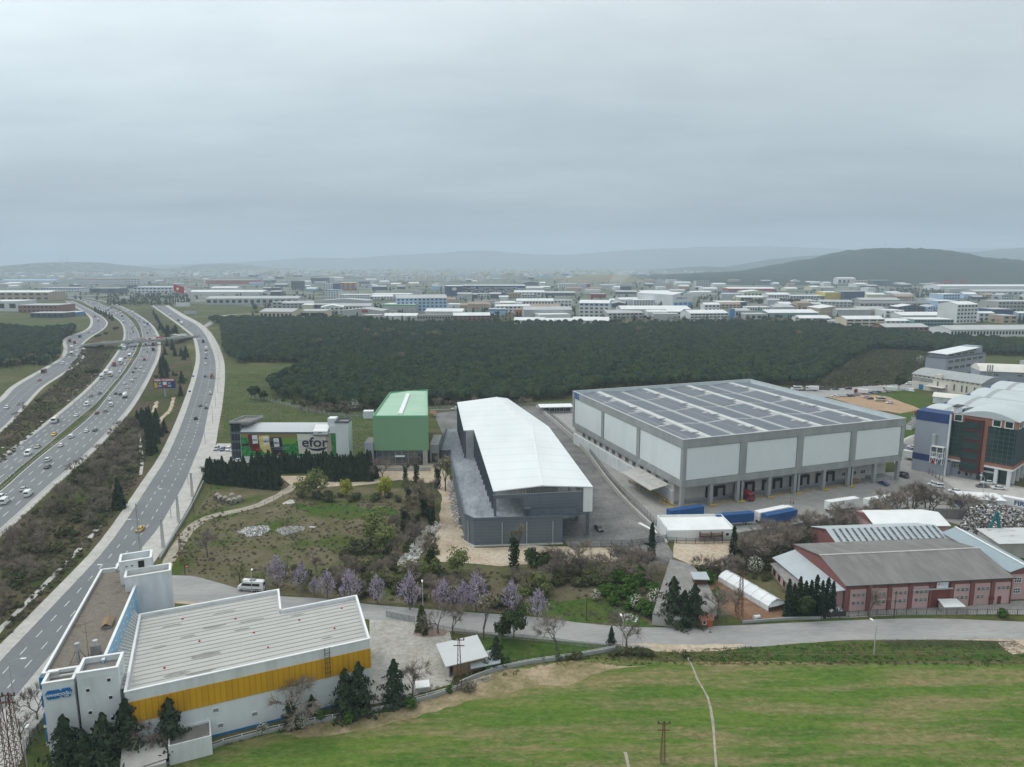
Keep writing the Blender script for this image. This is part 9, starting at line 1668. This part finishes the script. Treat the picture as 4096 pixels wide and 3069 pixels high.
# ================================================================== people
def person(q, hd, top, lb, walk=.0):
 b_ = bpy.data.meshes.new('figure'); s = .16 * walk
 J = [((0, 0, .95), .15), ((0, 0, 1.2), .16), ((0, 0, 1.42), .17), ((0, 0, 1.54), .07), ((0, .01, 1.66), .105), ((0, .01, 1.76), .08), ((-.1, 0, .88), .105), ((-.11, s, .48), .075), ((-.11, -s * .6, .08), .06), ((-.11, .14 - s * .6, .04), .05), ((.1, 0, .88), .105), ((.11, -s * .2, .48), .075), ((.11, s * .9, .08), .06), ((.11, .14 + s * .9, .04), .05), ((-.21, 0, 1.42), .07), ((-.27, -.02 - s * .4, 1.14), .052), ((-.26, .08 - s * .6, .88), .042), ((.21, 0, 1.42), .07), ((.27, -.02 + s * .4, 1.14), .052), ((.26, .08 + s * .6, .88), .042)]
 E_ = [(0, 1), (1, 2), (2, 3), (3, 4), (4, 5), (0, 6), (6, 7), (7, 8), (8, 9), (0, 10), (10, 11), (11, 12), (12, 13), (2, 14), (14, 15), (15, 16), (2, 17), (17, 18), (18, 19)]
 b_.from_pydata([j[0] for j in J], E_, []); o = obj('body', b_); md = o.modifiers.new('skin', 'SKIN'); sv = b_.skin_vertices[0].data
 for i, j in enumerate(J): sv[i].radius = (j[1], j[1]); sv[i].use_root = i == 0
 o.modifiers.new('smooth', 'SUBSURF').levels = 1; dg = bpy.context.evaluated_depsgraph_get(); me = bpy.data.meshes.new_from_object(o.evaluated_get(dg)); bpy.data.objects.remove(o)
 for k in ('cloth_dark', top, 'skin'): me.materials.append(MAT[k])
 for p_ in me.polygons: z = p_.center.z; x = abs(p_.center.x); p_.material_index = 2 if z > 1.52 else (1 if (z > .98 or (x > .2 and z > .95)) else (2 if x > .2 and z > .8 else 0))
 t_ = thing('person', lb, 'person', q, hd); obj('body', me, t_); h_ = MB(); [h_.face([(.115 * math.cos(a) * math.cos(e), .115 * math.sin(a) * math.cos(e), 1.69 + .125 * math.sin(e)), (.115 * math.cos(a + .785) * math.cos(e), .115 * math.sin(a + .785) * math.cos(e), 1.69 + .125 * math.sin(e)), (.115 * math.cos(a + .785) * math.cos(e + .5), .115 * math.sin(a + .785) * math.cos(e + .5), 1.69 + .125 * math.sin(e + .5)), (.115 * math.cos(a) * math.cos(e + .5), .115 * math.sin(a) * math.cos(e + .5), 1.69 + .125 * math.sin(e + .5))]) for a in [k * .785 for k in range(8)] for e in (.1, .6, 1.08)]; h_.build('hair', 'black', t_)
for x, y, hd, top, lb, wk in ((3162, 2015, 70, 'orange', 'worker in an orange vest walking across the warehouse yard', 1), (3172, 2018, 70, 'orange', 'second worker in orange walking beside the first', -1), (3008, 1988, 10, 'orange', 'worker in orange standing beside the red lorry', 0), (2738, 2012, 190, 'orange', 'worker in orange at the yellow ramp rail', 0)): person(P(x, y) + Vector((0, 0, .08)), rad(hd), top, lb, wk)
person(P(1798, 1812, 4.4), rad(170), 'cloth_dark', 'person in dark clothes standing on the hall deck', 0); person(P(3990, 2210) + Vector((0, 0, .12)), rad(190), 'fabric_white', 'person in a pale shirt standing before the scrap heap', 0)
def plume(name, lb, q, sx_, sy, sz_, dens):
 b = MB(); n_ = 12; v_ = []; f_ = []
 for j in range(9):
  t = j / 8; rr_ = .25 + .75 * t; off = t * t * sx_ * .6
  for i in range(n_): a = 2 * math.pi * i / n_; v_.append((off + rr_ * sx_ * math.cos(a) * .5, rr_ * sy * math.sin(a) * .5, 1 + t * sz_))
 for j in range(8):
  for i in range(n_): f_.append((j * n_ + i, j * n_ + (i + 1) % n_, (j + 1) * n_ + (i + 1) % n_, (j + 1) * n_ + i))
 f_ += [tuple(reversed(range(n_))), tuple(range(8 * n_, 9 * n_))]; b.add(v_, f_); m = bpy.data.materials.new(name); m.use_nodes = True; nd = m.node_tree.nodes; nd.clear(); pv = nd.new('ShaderNodeVolumePrincipled'); pv.inputs['Color'].default_value = (.85, .9, .95, 1); pv.inputs['Density'].default_value = dens; mo = nd.new('ShaderNodeOutputMaterial'); m.node_tree.links.new(pv.outputs[0], mo.inputs['Volume']); o = b.build(name, m); o.location = q; o['kind'] = 'stuff'; tag(o, lb, 'smoke')
plume('smoke', 'thin bluish smoke rising among the distant factories', P(2452, 1168), 70, 40, 60, .012)
# ================================================================== the air
b = MB(); b.box(-11200, -600, -1.5, 11200, 15600, 420)
hz = b.build('haze', 'white_trim'); hz['kind'] = 'stuff'
m = bpy.data.materials.new('haze_air'); m.use_nodes = True; nd = m.node_tree.nodes; nd.clear()
pv = nd.new('ShaderNodeVolumePrincipled'); pv.inputs['Color'].default_value = (.72, .85, .98, 1); pv.inputs['Density'].default_value = .00014
pv.inputs['Anisotropy'].default_value = 0.
mo = nd.new('ShaderNodeOutputMaterial'); m.node_tree.links.new(pv.outputs[0], mo.inputs['Volume'])
hz.data.materials.clear(); hz.data.materials.append(m)
